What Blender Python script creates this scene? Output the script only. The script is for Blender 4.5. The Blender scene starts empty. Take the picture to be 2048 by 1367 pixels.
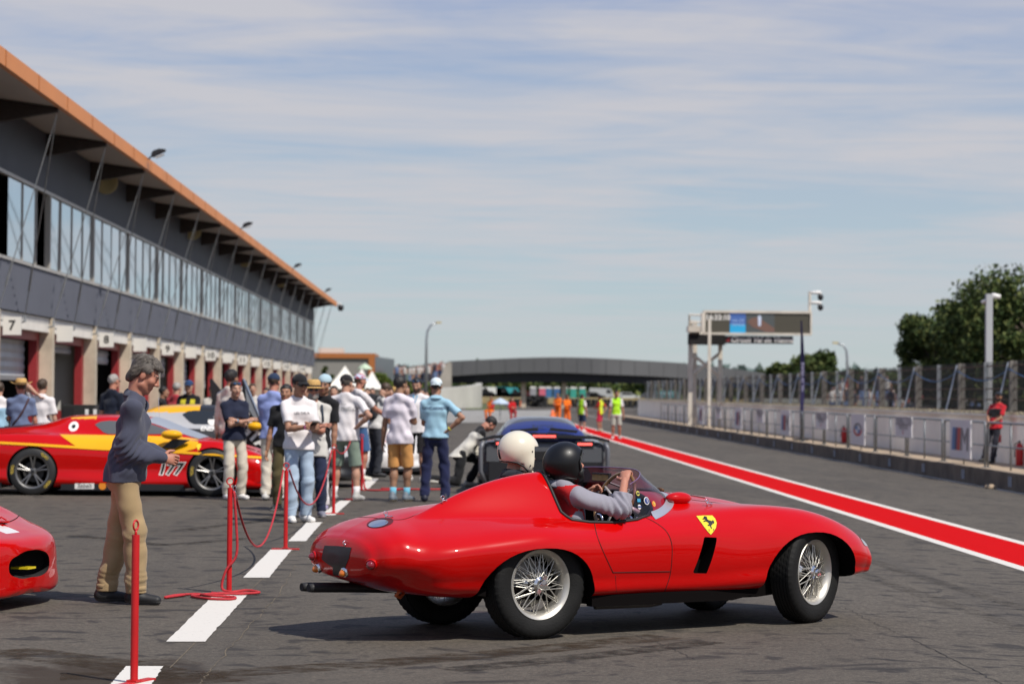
import bpy, bmesh, math, random
import numpy as np
from mathutils import Vector as V, Matrix as M
from mathutils.bvhtree import BVHTree
R = math.radians
C = bpy.context.scene.collection
SC = bpy.context.scene
random.seed(7); np.random.seed(7)

# ------------------------------------------------------------------ camera
F, CX, CY, HCAM = 4836.0, 1024.0, 683.5, 1.55
cam_d = bpy.data.cameras.new('camera'); cam = bpy.data.objects.new('camera', cam_d); C.objects.link(cam)
SC.camera = cam
cam_d.sensor_width = 36.0; cam_d.lens = 36.0 * F / 2048.0
cam_d.clip_start = 0.5; cam_d.clip_end = 6000
CAM_ROT = M.Rotation(R(-1.33), 4, 'Z') @ M.Rotation(R(90 + 1.2), 4, 'X') @ M.Rotation(R(0.5), 4, 'Z')
cam.matrix_world = M.Translation((0, 0, HCAM)) @ CAM_ROT
cam_d.dof.use_dof = True; cam_d.dof.focus_distance = 15.6; cam_d.dof.aperture_fstop = 3.6

# ------------------------------------------------------------------ sun and sky
SUN_EL, SUN_AZ = R(53), R(136)          # azimuth clockwise from +Y (behind the camera, to the right)
sun_dir = V((math.sin(SUN_AZ) * math.cos(SUN_EL), math.cos(SUN_AZ) * math.cos(SUN_EL), math.sin(SUN_EL)))
sl = bpy.data.lights.new('sun', 'SUN'); sl.energy = 4.6; sl.angle = R(0.55); sl.color = (1.0, 0.945, 0.86)
so = bpy.data.objects.new('sun', sl); C.objects.link(so)
so.rotation_euler = sun_dir.to_track_quat('Z', 'Y').to_euler()
so.location = (20, -20, 40)
W = bpy.data.worlds.new('World'); SC.world = W; W.use_nodes = True
wn, wl = W.node_tree.nodes, W.node_tree.links
wn.clear()
def wnode(t, **k):
    n = wn.new(t)
    for a, b in k.items(): setattr(n, a, b)
    return n
w_out = wnode('ShaderNodeOutputWorld'); w_bg = wnode('ShaderNodeBackground'); w_bg.inputs[1].default_value = 0.115
w_sky = wnode('ShaderNodeTexSky', sky_type='NISHITA', sun_disc=False)
w_sky.sun_elevation = SUN_EL; w_sky.sun_rotation = SUN_AZ; w_sky.air_density = 1.0; w_sky.dust_density = 0.6; w_sky.ozone_density = 1.5
w_tc = wnode('ShaderNodeTexCoord')
w_sep = wnode('ShaderNodeSeparateXYZ'); wl.new(w_tc.outputs['Generated'], w_sep.inputs[0])
def wmath(op, a, b=None, clamp=False):
    n = wnode('ShaderNodeMath', operation=op); n.use_clamp = clamp
    for i, v in enumerate((a, b)):
        if v is None: continue
        if isinstance(v, (int, float)): n.inputs[i].default_value = v
        else: wl.new(v, n.inputs[i])
    return n.outputs[0]
zz = wmath('MAXIMUM', w_sep.outputs[2], 0.0)
den = wmath('ADD', zz, 0.035)
comb = wnode('ShaderNodeCombineXYZ')
wl.new(wmath('DIVIDE', w_sep.outputs[0], den), comb.inputs[0]); wl.new(wmath('DIVIDE', w_sep.outputs[1], den), comb.inputs[1])
def wnoise(scale, rot, sx, sy, det, rough, dist):
    mp = wnode('ShaderNodeMapping'); mp.inputs['Rotation'].default_value = (0, 0, R(rot)); mp.inputs['Scale'].default_value = (sx, sy, 1)
    wl.new(comb.outputs[0], mp.inputs[0])
    n = wnode('ShaderNodeTexNoise'); n.inputs['Scale'].default_value = scale; n.inputs['Detail'].default_value = det
    n.inputs['Roughness'].default_value = rough; n.inputs['Distortion'].default_value = dist
    wl.new(mp.outputs[0], n.inputs[0]); return n.outputs[0]
def wramp(src, stops):
    r = wnode('ShaderNodeValToRGB'); wl.new(src, r.inputs[0]); e = r.color_ramp.elements
    e[0].position, e[0].color = stops[0][0], (*[stops[0][1]] * 3, 1); e[1].position, e[1].color = stops[1][0], (*[stops[1][1]] * 3, 1)
    return r.outputs[0]
n1 = wnoise(1.0, 8, 0.55, 0.62, 7, 0.55, 0.7); n2 = wnoise(2.4, -14, 0.5, 1.0, 9, 0.62, 1.2)
cl = wmath('ADD', wmath('MULTIPLY', n1, 0.66), wmath('MULTIPLY', n2, 0.34))
mask = wramp(cl, ((0.40, 0.0), (0.59, 1.0)))
# fixed gradient tints: thin hazy blue above, paler at the horizon
gr = wnode('ShaderNodeValToRGB'); wl.new(zz, gr.inputs[0])
ge = gr.color_ramp.elements
ge[0].position, ge[0].color = 0.0, (0.50, 0.585, 0.60, 1)
ge[1].position, ge[1].color = 0.17, (0.305, 0.375, 0.585, 1)
for p_, c_ in ((0.05, (0.42, 0.53, 0.62, 1)), (0.09, (0.405, 0.485, 0.60, 1)), (0.5, (0.21, 0.30, 0.56, 1)), (1.0, (0.15, 0.24, 0.50, 1))):
    e_ = ge.new(p_); e_.color = c_
sc_ = wnode('ShaderNodeVectorMath', operation='SCALE'); wl.new(gr.outputs[0], sc_.inputs[0]); sc_.inputs[3].default_value = 1.0 / 0.115
mx1 = wnode('ShaderNodeMix', data_type='RGBA'); mx1.inputs[0].default_value = 0.82
wl.new(w_sky.outputs[0], mx1.inputs[6]); wl.new(sc_.outputs[0], mx1.inputs[7])
mx2 = wnode('ShaderNodeMix', data_type='RGBA'); mx2.inputs[7].default_value = tuple(c / 0.115 for c in (0.595, 0.585, 0.615)) + (1,)
wl.new(mx1.outputs[2], mx2.inputs[6])
wl.new(wmath('MULTIPLY', mask, wmath('MULTIPLY', wramp(zz, ((0.0, 0.15), (0.075, 0.85))), wramp(zz, ((0.25, 1.0), (0.7, 0.35))))), mx2.inputs[0])
wl.new(mx2.outputs[2], w_bg.inputs[0]); wl.new(w_bg.outputs[0], w_out.inputs[0])
SC.view_settings.view_transform = 'Standard'; SC.view_settings.look = 'None'
SC.view_settings.exposure = 0.0; SC.view_settings.gamma = 1.0
SC.cycles.use_denoising = True
SC.cycles.max_bounces = 8; SC.cycles.transparent_max_bounces = 24; SC.cycles.sample_clamp_indirect = 6.0
SC.cycles.caustics_reflective = False; SC.cycles.caustics_refractive = False

# ------------------------------------------------------------------ helpers
def gz(x):                     # the lane falls a little towards the pit wall
    return -0.046 * min(max(x - 2.5, 0.0), 9.4)
def ray(px, py):
    d = CAM_ROT.to_3x3() @ V(((px - CX) / F, -(py - CY) / F, -1.0)); return d
def at(px, py, Y):             # point on the pixel's ray at depth Y along the lane
    d = ray(px, py); return V((0, 0, HCAM)) + d * (Y / d.y)
def gnd(px, py, z=None):
    d = ray(px, py); zt = 0.0 if z is None else z
    for _ in range(30):
        p = V((0, 0, HCAM)) + d * ((zt - HCAM) / d.z)
        if z is not None: break
        zt = 0.5 * zt + 0.5 * gz(p.x)
    return p

MATS = {}
def mat(name, col, rough=0.6, metal=0.0, spec=0.5, noise=0.0, nscale=8.0, bump=0.0, bscale=60.0, coat=0.0, emit=None, estr=0.0, sss=0.0, alpha=None, sheen=0.0, stretch=None):
    if name in MATS: return MATS[name]
    m = bpy.data.materials.new(name); m.use_nodes = True; MATS[name] = m
    nt = m.node_tree; b = nt.nodes['Principled BSDF']
    b.inputs['Base Color'].default_value = (*col, 1); b.inputs['Roughness'].default_value = rough
    b.inputs['Metallic'].default_value = metal; b.inputs['Specular IOR Level'].default_value = spec
    if coat: b.inputs['Coat Weight'].default_value = coat; b.inputs['Coat Roughness'].default_value = 0.03
    if sheen: b.inputs['Sheen Weight'].default_value = sheen
    if sss: b.inputs['Subsurface Weight'].default_value = sss; b.inputs['Subsurface Radius'].default_value = (0.02, 0.007, 0.004); b.inputs['Subsurface Scale'].default_value = 0.4
    if emit: b.inputs['Emission Color'].default_value = (*emit, 1); b.inputs['Emission Strength'].default_value = estr
    if noise or bump:
        tc = nt.nodes.new('ShaderNodeTexCoord'); src = tc.outputs['Object']
        if stretch:
            mp = nt.nodes.new('ShaderNodeMapping'); mp.inputs['Scale'].default_value = stretch; nt.links.new(src, mp.inputs[0]); src = mp.outputs[0]
    if noise:
        n = nt.nodes.new('ShaderNodeTexNoise'); n.inputs['Scale'].default_value = nscale; n.inputs['Detail'].default_value = 6; n.inputs['Roughness'].default_value = 0.6
        nt.links.new(src, n.inputs[0])
        r = nt.nodes.new('ShaderNodeValToRGB'); nt.links.new(n.outputs[0], r.inputs[0])
        lo = [max(0, c * (1 - noise)) for c in col]; hi = [min(1, c * (1 + noise)) for c in col]
        r.color_ramp.elements[0].position = 0.3; r.color_ramp.elements[0].color = (*lo, 1)
        r.color_ramp.elements[1].position = 0.7; r.color_ramp.elements[1].color = (*hi, 1)
        nt.links.new(r.outputs[0], b.inputs['Base Color'])
    if bump:
        n2_ = nt.nodes.new('ShaderNodeTexNoise'); n2_.inputs['Scale'].default_value = bscale; n2_.inputs['Detail'].default_value = 4
        nt.links.new(src, n2_.inputs[0])
        bp = nt.nodes.new('ShaderNodeBump'); bp.inputs['Strength'].default_value = bump; bp.inputs['Distance'].default_value = 0.01
        nt.links.new(n2_.outputs[0], bp.inputs['Height']); nt.links.new(bp.outputs[0], b.inputs['Normal'])
    return m
def glass(name, tint, mixf=0.12, rough=0.02):
    if name in MATS: return MATS[name]
    m = bpy.data.materials.new(name); m.use_nodes = True; MATS[name] = m; nt = m.node_tree; nt.nodes.clear()
    o = nt.nodes.new('ShaderNodeOutputMaterial'); t = nt.nodes.new('ShaderNodeBsdfTransparent'); t.inputs[0].default_value = (*tint, 1)
    g = nt.nodes.new('ShaderNodeBsdfGlossy'); g.inputs[1].default_value = rough
    fr = nt.nodes.new('ShaderNodeLayerWeight'); pw = nt.nodes.new('ShaderNodeMath'); pw.operation = 'POWER'; pw.inputs[1].default_value = 4.0; nt.links.new(fr.outputs['Facing'], pw.inputs[0])
    ad = nt.nodes.new('ShaderNodeMath'); ad.operation = 'MULTIPLY_ADD'; ad.inputs[1].default_value = 0.6; ad.inputs[2].default_value = mixf * 0.4; nt.links.new(pw.outputs[0], ad.inputs[0])
    x = nt.nodes.new('ShaderNodeMixShader'); nt.links.new(ad.outputs[0], x.inputs[0]); nt.links.new(t.outputs[0], x.inputs[1]); nt.links.new(g.outputs[0], x.inputs[2])
    nt.links.new(x.outputs[0], o.inputs[0]); return m

class MB:
    """collects shapes; build() links them as ONE mesh object"""
    def __init__(s): s.v = []; s.f = []; s.m = []; s.mi = 0
    def mat(s, i): s.mi = i; return s
    def add(s, vs, fs):
        o = len(s.v); s.v += [tuple(p) for p in vs]
        for f in fs: s.f.append(tuple(i + o for i in f)); s.m.append(s.mi)
        return s
    def box(s, c, size, rot=None):
        x, y, z = (q / 2 for q in size); c = V(c)
        ps = [V((sx * x, sy * y, sz * z)) for sx in (-1, 1) for sy in (-1, 1) for sz in (-1, 1)]
        if rot is not None: ps = [rot @ p for p in ps]
        return s.add([p + c for p in ps], [(0, 1, 3, 2), (4, 6, 7, 5), (0, 4, 5, 1), (2, 3, 7, 6), (0, 2, 6, 4), (1, 5, 7, 3)])
    def bbox(s, lo, hi): return s.box([(a + b) / 2 for a, b in zip(lo, hi)], [abs(b - a) for a, b in zip(lo, hi)])
    def tube(s, pts, rad, n=8, caps=True, closed=False, flat=None):
        pts = [V(p) for p in pts]; k = len(pts)
        rs = rad if isinstance(rad, (list, tuple)) else [rad] * k
        vs, fs = [], []; up = None
        for i, p in enumerate(pts):
            if closed: t = pts[(i + 1) % k] - pts[i - 1]
            else: t = pts[min(i + 1, k - 1)] - pts[max(i - 1, 0)]
            if t.length < 1e-9: t = V((0, 0, 1))
            t.normalize()
            if up is None: up = V((0, 0, 1)) if abs(t.z) < 0.9 else V((1, 0, 0))
            a = t.cross(up)
            if a.length < 1e-6: a = t.orthogonal()
            a.normalize(); b = a.cross(t).normalized(); up = b
            for j in range(n):
                q = 2 * math.pi * j / n
                vs.append(p + a * math.cos(q) * rs[i] + b * math.sin(q) * rs[i])
        m = k if closed else k - 1
        for i in range(m):
            for j in range(n):
                i2 = (i + 1) % k
                fs.append((i * n + j, i * n + (j + 1) % n, i2 * n + (j + 1) % n, i2 * n + j))
        if caps and not closed:
            fs.append(tuple(range(n - 1, -1, -1))); fs.append(tuple(range((k - 1) * n, k * n)))
        return s.add(vs, fs)
    def lathe(s, prof, n=24, axis='Z', c=(0, 0, 0), rot=None, close=False):
        vs, fs = [], []; c = V(c); k = len(prof)
        for r, h in prof:
            for j in range(n):
                q = 2 * math.pi * j / n; p = V((r * math.cos(q), r * math.sin(q), h))
                if axis == 'X': p = V((p.z, p.x, p.y))
                elif axis == 'Y': p = V((p.y, p.z, p.x))
                if rot is not None: p = rot @ p
                vs.append(p + c)
        for i in range(k if close else k - 1):
            i2 = (i + 1) % k
            for j in range(n): fs.append((i * n + j, i * n + (j + 1) % n, i2 * n + (j + 1) % n, i2 * n + j))
        return s.add(vs, fs)
    def ell(s, c, r, rot=None, nu=16, nv=10):
        vs, fs = [], []; c = V(c)
        for i in range(nv + 1):
            a = math.pi * i / nv - math.pi / 2
            for j in range(nu):
                q = 2 * math.pi * j / nu; p = V((r[0] * math.cos(a) * math.cos(q), r[1] * math.cos(a) * math.sin(q), r[2] * math.sin(a)))
                if rot is not None: p = rot @ p
                vs.append(p + c)
        for i in range(nv):
            for j in range(nu): fs.append((i * nu + j, i * nu + (j + 1) % nu, (i + 1) * nu + (j + 1) % nu, (i + 1) * nu + j))
        return s.add(vs, fs)
    def prism(s, poly, o, u, w, n, t):
        """2-D polygon in plane (o,u,w), extruded by t along n"""
        o, u, w, n = V(o), V(u), V(w), V(n); k = len(poly)
        a = [o + u * p[0] + w * p[1] for p in poly]; b = [p + n * t for p in a]
        fs = [tuple(range(k - 1, -1, -1)), tuple(range(k, 2 * k))] + [(i, (i + 1) % k, k + (i + 1) % k, k + i) for i in range(k)]
        return s.add(a + b, fs)
    def build(s, name, mats, parent=None, smooth=False, angle=None):
        me = bpy.data.meshes.new(name); me.from_pydata([tuple(p) for p in s.v], [], s.f)
        return finish(me, name, mats, parent, smooth, s.m, angle)
def finish(me, name, mats, parent=None, smooth=False, midx=None, angle=None):
    if not isinstance(mats, (list, tuple)): mats = [mats]
    for m in mats: me.materials.append(m)
    if midx is not None and len(mats) > 1: me.polygons.foreach_set('material_index', [min(i, len(mats) - 1) for i in midx])
    bm = bmesh.new(); bm.from_mesh(me); bmesh.ops.recalc_face_normals(bm, faces=bm.faces); bm.to_mesh(me); bm.free()
    if smooth: me.polygons.foreach_set('use_smooth', [True] * len(me.polygons))
    if angle is not None: me.set_sharp_from_angle(angle=R(angle))
    me.update()
    o = bpy.data.objects.new(name, me); C.objects.link(o)
    if parent is not None: o.parent = parent
    return o
def tag(o, label, cat, group=None, kind=None):
    o['label'] = label; o['category'] = cat
    if group: o['group'] = group
    if kind: o['kind'] = kind
    return o
def thing(name, label, cat, loc=(0, 0, 0), rz=0.0, group=None):
    o = bpy.data.objects.new(name, None); o.empty_display_size = 0.2; C.objects.link(o)
    o.location = loc; o.rotation_euler = (0, 0, rz); return tag(o, label, cat, group)
def struct(o): o['kind'] = 'structure'; return o
def kids(o): return [c for c in bpy.data.objects if c.parent == o]
def dup(root, loc=None, rz=None, label=None):
    def cp(o, par):
        c = o.copy(); C.objects.link(c)
        if par is not None: c.parent = par
        for ch in kids(o): cp(ch, c)
        return c
    r = cp(root, None)
    if loc is not None: r.location = loc
    if rz is not None: r.rotation_euler = (0, 0, rz)
    if label: r['label'] = label
    return r
def text_mesh(txt, size, bold=0.0, shear=0.0, align='CENTER'):
    """flat lettering in the XY plane; returns (verts, faces)"""
    cu = bpy.data.curves.new('t', 'FONT'); cu.body = txt; cu.size = size; cu.align_x = align; cu.align_y = 'CENTER'; cu.offset = bold; cu.shear = shear; cu.resolution_u = 3
    o = bpy.data.objects.new('t', cu); C.objects.link(o)
    dg = bpy.context.evaluated_depsgraph_get(); me = bpy.data.meshes.new_from_object(o.evaluated_get(dg))
    vs = [tuple(v.co) for v in me.vertices]; fs = [tuple(p.vertices) for p in me.polygons]
    bpy.data.objects.remove(o); bpy.data.curves.remove(cu); bpy.data.meshes.remove(me)
    return vs, fs
def lettering(name, txt, size, o, u, w, m, parent=None, bold=0.0, shear=0.0, thick=0.003, align='CENTER'):
    vs, fs = text_mesh(txt, size, bold, shear, align); o, u, w = V(o), V(u), V(w); n = u.cross(w).normalized()
    mb = MB(); mb.add([o + u * p[0] + w * p[1] + n * thick for p in vs], fs); return mb.build(name, m, parent)
def bvh_of(ob): return BVHTree.FromPolygons([tuple(v.co) for v in ob.data.vertices], [tuple(p.vertices) for p in ob.data.polygons])
def decal(name, vs, fs, bvh, o, u, w, d, m, parent, off=0.003, smooth=True, sub=0):
    """drape flat shape (vs in plane o,u,w) along d onto a surface"""
    o, u, w, d = V(o), V(u), V(w), V(d).normalized(); mb = MB(); pts = []
    bmx = bmesh.new(); bv = [bmx.verts.new((p[0], p[1], 0)) for p in vs]
    for f in fs:
        try: bmx.faces.new([bv[i] for i in f])
        except ValueError: pass
    if sub:
        bmesh.ops.triangulate(bmx, faces=bmx.faces)
        for _ in range(4):
            es = [e for e in bmx.edges if e.calc_length() > sub]
            if not es: break
            bmesh.ops.subdivide_edges(bmx, edges=es, cuts=1); bmesh.ops.triangulate(bmx, faces=bmx.faces)
    bmx.verts.ensure_lookup_table(); bmx.verts.index_update()
    last = None
    for v_ in bmx.verts:
        p = o + u * v_.co.x + w * v_.co.y
        h = bvh.ray_cast(p, d)
        if h[0] is not None: q = h[0] - d * off; last = q
        else: q = last if last is not None else p
        pts.append(q)
    mb.add(pts, [tuple(v_.index for v_ in f.verts) for f in bmx.faces]); bmx.free()
    return mb.build(name, m, parent, smooth)
def apply_mods(ob, keep_name):
    dg = bpy.context.evaluated_depsgraph_get(); dg.update()
    me = bpy.data.meshes.new_from_object(ob.evaluated_get(dg)); old = ob.data
    ob.modifiers.clear(); ob.data = me; me.name = keep_name; return ob
def boolean(ob, cutters, mode='DIFFERENCE'):
    for c in cutters:
        md = ob.modifiers.new('b', 'BOOLEAN'); md.object = c; md.operation = mode; md.solver = 'EXACT'; md.material_mode = 'TRANSFER'
    apply_mods(ob, ob.name)
    for c in cutters: bpy.data.objects.remove(c)
    return ob
def crom(xs, ys, x):
    """smooth 1-D interpolation (Catmull-Rom on uneven knots), vectorised over ys' columns"""
    xs = np.asarray(xs, float); ys = np.asarray(ys, float); x = np.atleast_1d(np.asarray(x, float))
    sl_ = (ys[1:] - ys[:-1]) / (xs[1:] - xs[:-1]).reshape((-1,) + (1,) * (ys.ndim - 1))
    m_ = np.empty_like(ys); m_[0] = sl_[0]; m_[-1] = sl_[-1]
    h_ = (xs[1:] - xs[:-1]).reshape((-1,) + (1,) * (ys.ndim - 1))
    m_[1:-1] = (sl_[:-1] * h_[1:] + sl_[1:] * h_[:-1]) / (h_[1:] + h_[:-1])
    i = np.clip(np.searchsorted(xs, x, 'right') - 1, 0, len(xs) - 2)
    sh = (-1,) + (1,) * (ys.ndim - 1); h = (xs[i + 1] - xs[i]).reshape(sh); t = ((x - xs[i]) / (xs[i + 1] - xs[i])).reshape(sh)
    return ((2*t**3-3*t**2+1)*ys[i] + (t**3-2*t**2+t)*h*m_[i] + (-2*t**3+3*t**2)*ys[i+1] + (t**3-t**2)*h*m_[i+1])
def pchip(xs, ys, x):
    """monotone cubic: no overshoot between stations"""
    xs = np.asarray(xs, float); ys = np.asarray(ys, float); x = np.atleast_1d(np.asarray(x, float)); ex = (-1,) + (1,) * (ys.ndim - 1)
    h_ = np.diff(xs).reshape(ex); s = np.diff(ys, axis=0) / h_; m_ = np.zeros_like(ys); m_[0] = s[0]; m_[-1] = s[-1]
    w1 = 2 * h_[1:] + h_[:-1]; w2 = h_[1:] + 2 * h_[:-1]; same = s[:-1] * s[1:] > 0; sa, sb = np.where(same, s[:-1], 1), np.where(same, s[1:], 1)
    m_[1:-1] = np.where(same, (w1 + w2) / (w1 / sa + w2 / sb), 0)
    i = np.clip(np.searchsorted(xs, x, 'right') - 1, 0, len(xs) - 2); h = (xs[i + 1] - xs[i]).reshape(ex); t = ((x - xs[i]) / (xs[i + 1] - xs[i])).reshape(ex)
    return ((2*t**3-3*t**2+1)*ys[i] + (t**3-2*t**2+t)*h*m_[i] + (-2*t**3+3*t**2)*ys[i+1] + (t**3-t**2)*h*m_[i+1])
def loft(stations, nx=150, nt=44, xs=None, along=None):
    """stations: {x: [(y,z)...] half profile from top centre to bottom centre}; returns grid P[nx][full ring]"""
    kx = sorted(stations); K = np.array([stations[k] for k in kx])
    if xs is None: xs = np.linspace(kx[0], kx[-1], nx)
    P = (along or pchip)(kx, K, xs)                                  # nx, ncp, 2
    t = np.linspace(0, K.shape[1] - 1, nt); out = []
    for i in range(len(xs)):
        out.append(crom(np.arange(K.shape[1]), P[i], t))
    H = np.array(out); H[:, :, 0] = np.maximum(H[:, :, 0], 0); H[:, 0, 0] = 0; H[:, -1, 0] = 0
    return np.asarray(xs), H
def loft_mb(xs, H, bump=None):
    nx, nt = H.shape[:2]; mb = MB(); vs = []; n = 2 * nt - 2
    for i in range(nx):
        for j in range(nt): vs.append([xs[i], -H[i, j, 0], H[i, j, 1]])          # right side, y<0
        for j in range(nt - 2, 0, -1): vs.append([xs[i], H[i, j, 0], H[i, j, 1]])
    if bump: vs = [bump(p, (k % n), nt) for k, p in enumerate(vs)]
    fs = [(i * n + j, i * n + (j + 1) % n, (i + 1) * n + (j + 1) % n, (i + 1) * n + j) for i in range(nx - 1) for j in range(n)]
    fs.append(tuple(range(n))); fs.append(tuple((nx - 1) * n + j for j in range(n - 1, -1, -1)))
    mb.add(vs, fs); return mb
# ------------------------------------------------------------------ ground
def asphalt():
    m = bpy.data.materials.new('asphalt'); m.use_nodes = True; nt = m.node_tree; b = nt.nodes['Principled BSDF']; N, L = nt.nodes.new, nt.links.new
    tc = N('ShaderNodeTexCoord')
    def noise(sc, det=4, rough=0.6, scale=(1, 1, 1), dist=0.0):
        mp = N('ShaderNodeMapping'); mp.inputs['Scale'].default_value = scale; L(tc.outputs['Object'], mp.inputs[0])
        n = N('ShaderNodeTexNoise'); n.inputs['Scale'].default_value = sc; n.inputs['Detail'].default_value = det; n.inputs['Roughness'].default_value = rough; n.inputs['Distortion'].default_value = dist
        L(mp.outputs[0], n.inputs[0]); return n.outputs[0]
    def ramp(s, p0, c0, p1, c1):
        r = N('ShaderNodeValToRGB'); L(s, r.inputs[0]); e = r.color_ramp.elements
        e[0].position, e[0].color, e[1].position, e[1].color = p0, (*c0, 1), p1, (*c1, 1); return r.outputs[0]
    def mix(f, a, c, mode='MIX'):
        x = N('ShaderNodeMix'); x.data_type = 'RGBA'; x.blend_type = mode
        if isinstance(f, float): x.inputs[0].default_value = f
        else: L(f, x.inputs[0])
        for s_, v_ in ((6, a), (7, c)):
            if isinstance(v_, tuple): x.inputs[s_].default_value = (*v_, 1)
            else: L(v_, x.inputs[s_])
        return x.outputs[2]
    base = ramp(noise(0.35, 5, 0.6, (1, 0.5, 1)), 0.3, (0.086, 0.076, 0.066), 0.7, (0.112, 0.100, 0.087))
    grain = ramp(noise(150, 3, 0.75), 0.30, (0.45, 0.45, 0.45), 0.70, (1.5, 1.48, 1.42))
    c = mix(1.0, base, grain, 'MULTIPLY')
    grain2 = ramp(noise(34, 5, 0.8), 0.34, (0.55, 0.55, 0.55), 0.66, (1.45, 1.43, 1.38))
    c = mix(1.0, c, grain2, 'MULTIPLY')
    c = mix(1.0, c, ramp(noise(9, 6, 0.75), 0.32, (0.80, 0.80, 0.80), 0.68, (1.20, 1.19, 1.17)), 'MULTIPLY')
    spk = ramp(noise(70, 2, 0.6), 0.65, (0, 0, 0), 0.71, (.9, .9, .9)); c = mix(spk, c, (0.21, 0.18, 0.135))
    # rubber scuffs: short dark dashes lying across the lane, and long tyre arcs
    dash = ramp(noise(1.0, 3, 0.55, (3.6, 3.4, 1), 0.5), 0.575, (0, 0, 0), 0.66, (0.8, 0.8, 0.8)); c = mix(dash, c, (0.034, 0.031, 0.029))
    dash2 = ramp(noise(1.0, 2, 0.5, (1.7, 3.0, 1), 0.5), 0.60, (0, 0, 0), 0.68, (0.75, 0.75, 0.75)); c = mix(dash2, c, (0.028, 0.026, 0.025))
    lng = ramp(noise(1.0, 2, 0.5, (1.3, 0.07, 1), 0.6), 0.56, (0, 0, 0), 0.72, (0.35, 0.35, 0.35)); c = mix(lng, c, (0.045, 0.042, 0.040))
    st_p = gnd(250, 1352); ds = N('ShaderNodeVectorMath'); ds.operation = 'DISTANCE'; mps = N('ShaderNodeMapping'); mps.inputs['Scale'].default_value = (1, .8, 1); L(tc.outputs['Object'], mps.inputs[0]); L(mps.outputs[0], ds.inputs[0]); ds.inputs[1].default_value = (st_p.x - .1, st_p.y * .8, 0)
    sm = N('ShaderNodeMath'); sm.operation = 'SUBTRACT'; L(noise(2.0, 6, .7, (1, 1, 1), .8), sm.inputs[0]); sd = N('ShaderNodeMath'); sd.operation = 'MULTIPLY'; L(ds.outputs['Value'], sd.inputs[0]); sd.inputs[1].default_value = .62; L(sd.outputs[0], sm.inputs[1])
    stn = ramp(sm.outputs[0], .05, (0, 0, 0), .22, (.85, .85, .85)); c = mix(stn, c, (0.040, 0.028, 0.018))
    L(c, b.inputs['Base Color']); b.inputs['Roughness'].default_value = 0.82; b.inputs['Specular IOR Level'].default_value = 0.22
    bp = N('ShaderNodeBump'); bp.inputs['Strength'].default_value = 0.55; bp.inputs['Distance'].default_value = 0.006; L(noise(120, 3, 0.7), bp.inputs['Height']); L(bp.outputs[0], b.inputs['Normal'])
    return m
m_asph = asphalt()
def sheet(name, x0, x1, y0, y1, lift, m, nx=None, ny=2, wob=0.0):
    xs = sorted({x0, x1} | {v for v in (2.5, 11.9) if x0 < v < x1})
    if nx: xs = list(np.linspace(x0, x1, nx))
    ys = np.linspace(y0, y1, ny); mb = MB(); vs = []
    for y in ys:
        for i, x in enumerate(xs):
            e = wob * (random.random() - .5) if i in (0, len(xs) - 1) else 0
            vs.append((x + e, y, gz(x) + lift))
    n = len(xs); mb.add(vs, [(j * n + i, j * n + i + 1, (j + 1) * n + i + 1, (j + 1) * n + i) for j in range(len(ys) - 1) for i in range(n - 1)])
    return mb.build(name, m)
g = sheet('ground', -1500, 1500, -60, 4000, 0.0, m_asph); struct(g)

def road_paint(name, col, wear=0.55, amt=0.5):
    m = bpy.data.materials.new(name); m.use_nodes = True; nt = m.node_tree; b = nt.nodes['Principled BSDF']; N, L = nt.nodes.new, nt.links.new
    tc = N('ShaderNodeTexCoord'); n = N('ShaderNodeTexNoise'); n.inputs['Scale'].default_value = 30; n.inputs['Detail'].default_value = 6; n.inputs['Roughness'].default_value = 0.75; L(tc.outputs['Object'], n.inputs[0])
    r = N('ShaderNodeValToRGB'); L(n.outputs[0], r.inputs[0]); e = r.color_ramp.elements
    e[0].position, e[0].color = 0.26, (*[c * 0.55 for c in col], 1); e[1].position, e[1].color = 0.42, (*col, 1)
    L(r.outputs[0], b.inputs['Base Color']); b.inputs['Roughness'].default_value = 0.8; b.inputs['Specular IOR Level'].default_value = 0.03
    bp = N('ShaderNodeBump'); bp.inputs['Strength'].default_value = 0.4; bp.inputs['Distance'].default_value = 0.004; L(n.outputs[0], bp.inputs['Height']); L(bp.outputs[0], b.inputs['Normal']); return m
m_wpaint = road_paint('white_road_paint', (0.64, 0.61, 0.56)); m_rpaint = road_paint('red_road_paint', (0.52, 0.002, 0.003))
struct(sheet('red_lane_stripe', 5.70, 6.72, -10, 165, 0.004, m_rpaint, ny=2))
struct(sheet('white_lane_edging', 5.53, 5.70, -10, 165, 0.004, m_wpaint)); struct(sheet('white_lane_edging', 6.72, 6.89, -10, 165, 0.004, m_wpaint))
struct(sheet('white_kerb_line', 11.52, 11.64, -10, 220, 0.004, m_wpaint, ny=150, wob=0.02))
# dashed white line in front of the garages, one slab of paint per dash
dl0, dl1 = gnd(335, 1283), gnd(497, 1187)
dashes = [((332, 1283), (410, 1283), (497, 1187), (430, 1187)), ((486, 1155), (538, 1155), (583, 1099), (541, 1099)),
          ((576, 1082), (611, 1082), (645, 1044), (614, 1044)), ((640, 1030), (670, 1030), (702, 1001), (680, 1001)),
          ((712, 978), (736, 978), (757, 957), (738, 957)), ((215, 1375), (300, 1375), (326, 1332), (252, 1332))]
for q in dashes:
    ps = [gnd(*p) for p in q]; mb = MB(); n = 24; vs = []
    for i in range(n + 1):
        t = i / n; a = ps[0].lerp(ps[3], t); b = ps[1].lerp(ps[2], t)
        vs += [(a.x + random.gauss(0, .002), a.y, .004), (b.x + random.gauss(0, .003), b.y, .004)]
    mb.add(vs, [(2*i, 2*i+1, 2*i+3, 2*i+2) for i in range(n)]); struct(mb.build('white_road_dash', m_wpaint))
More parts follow.
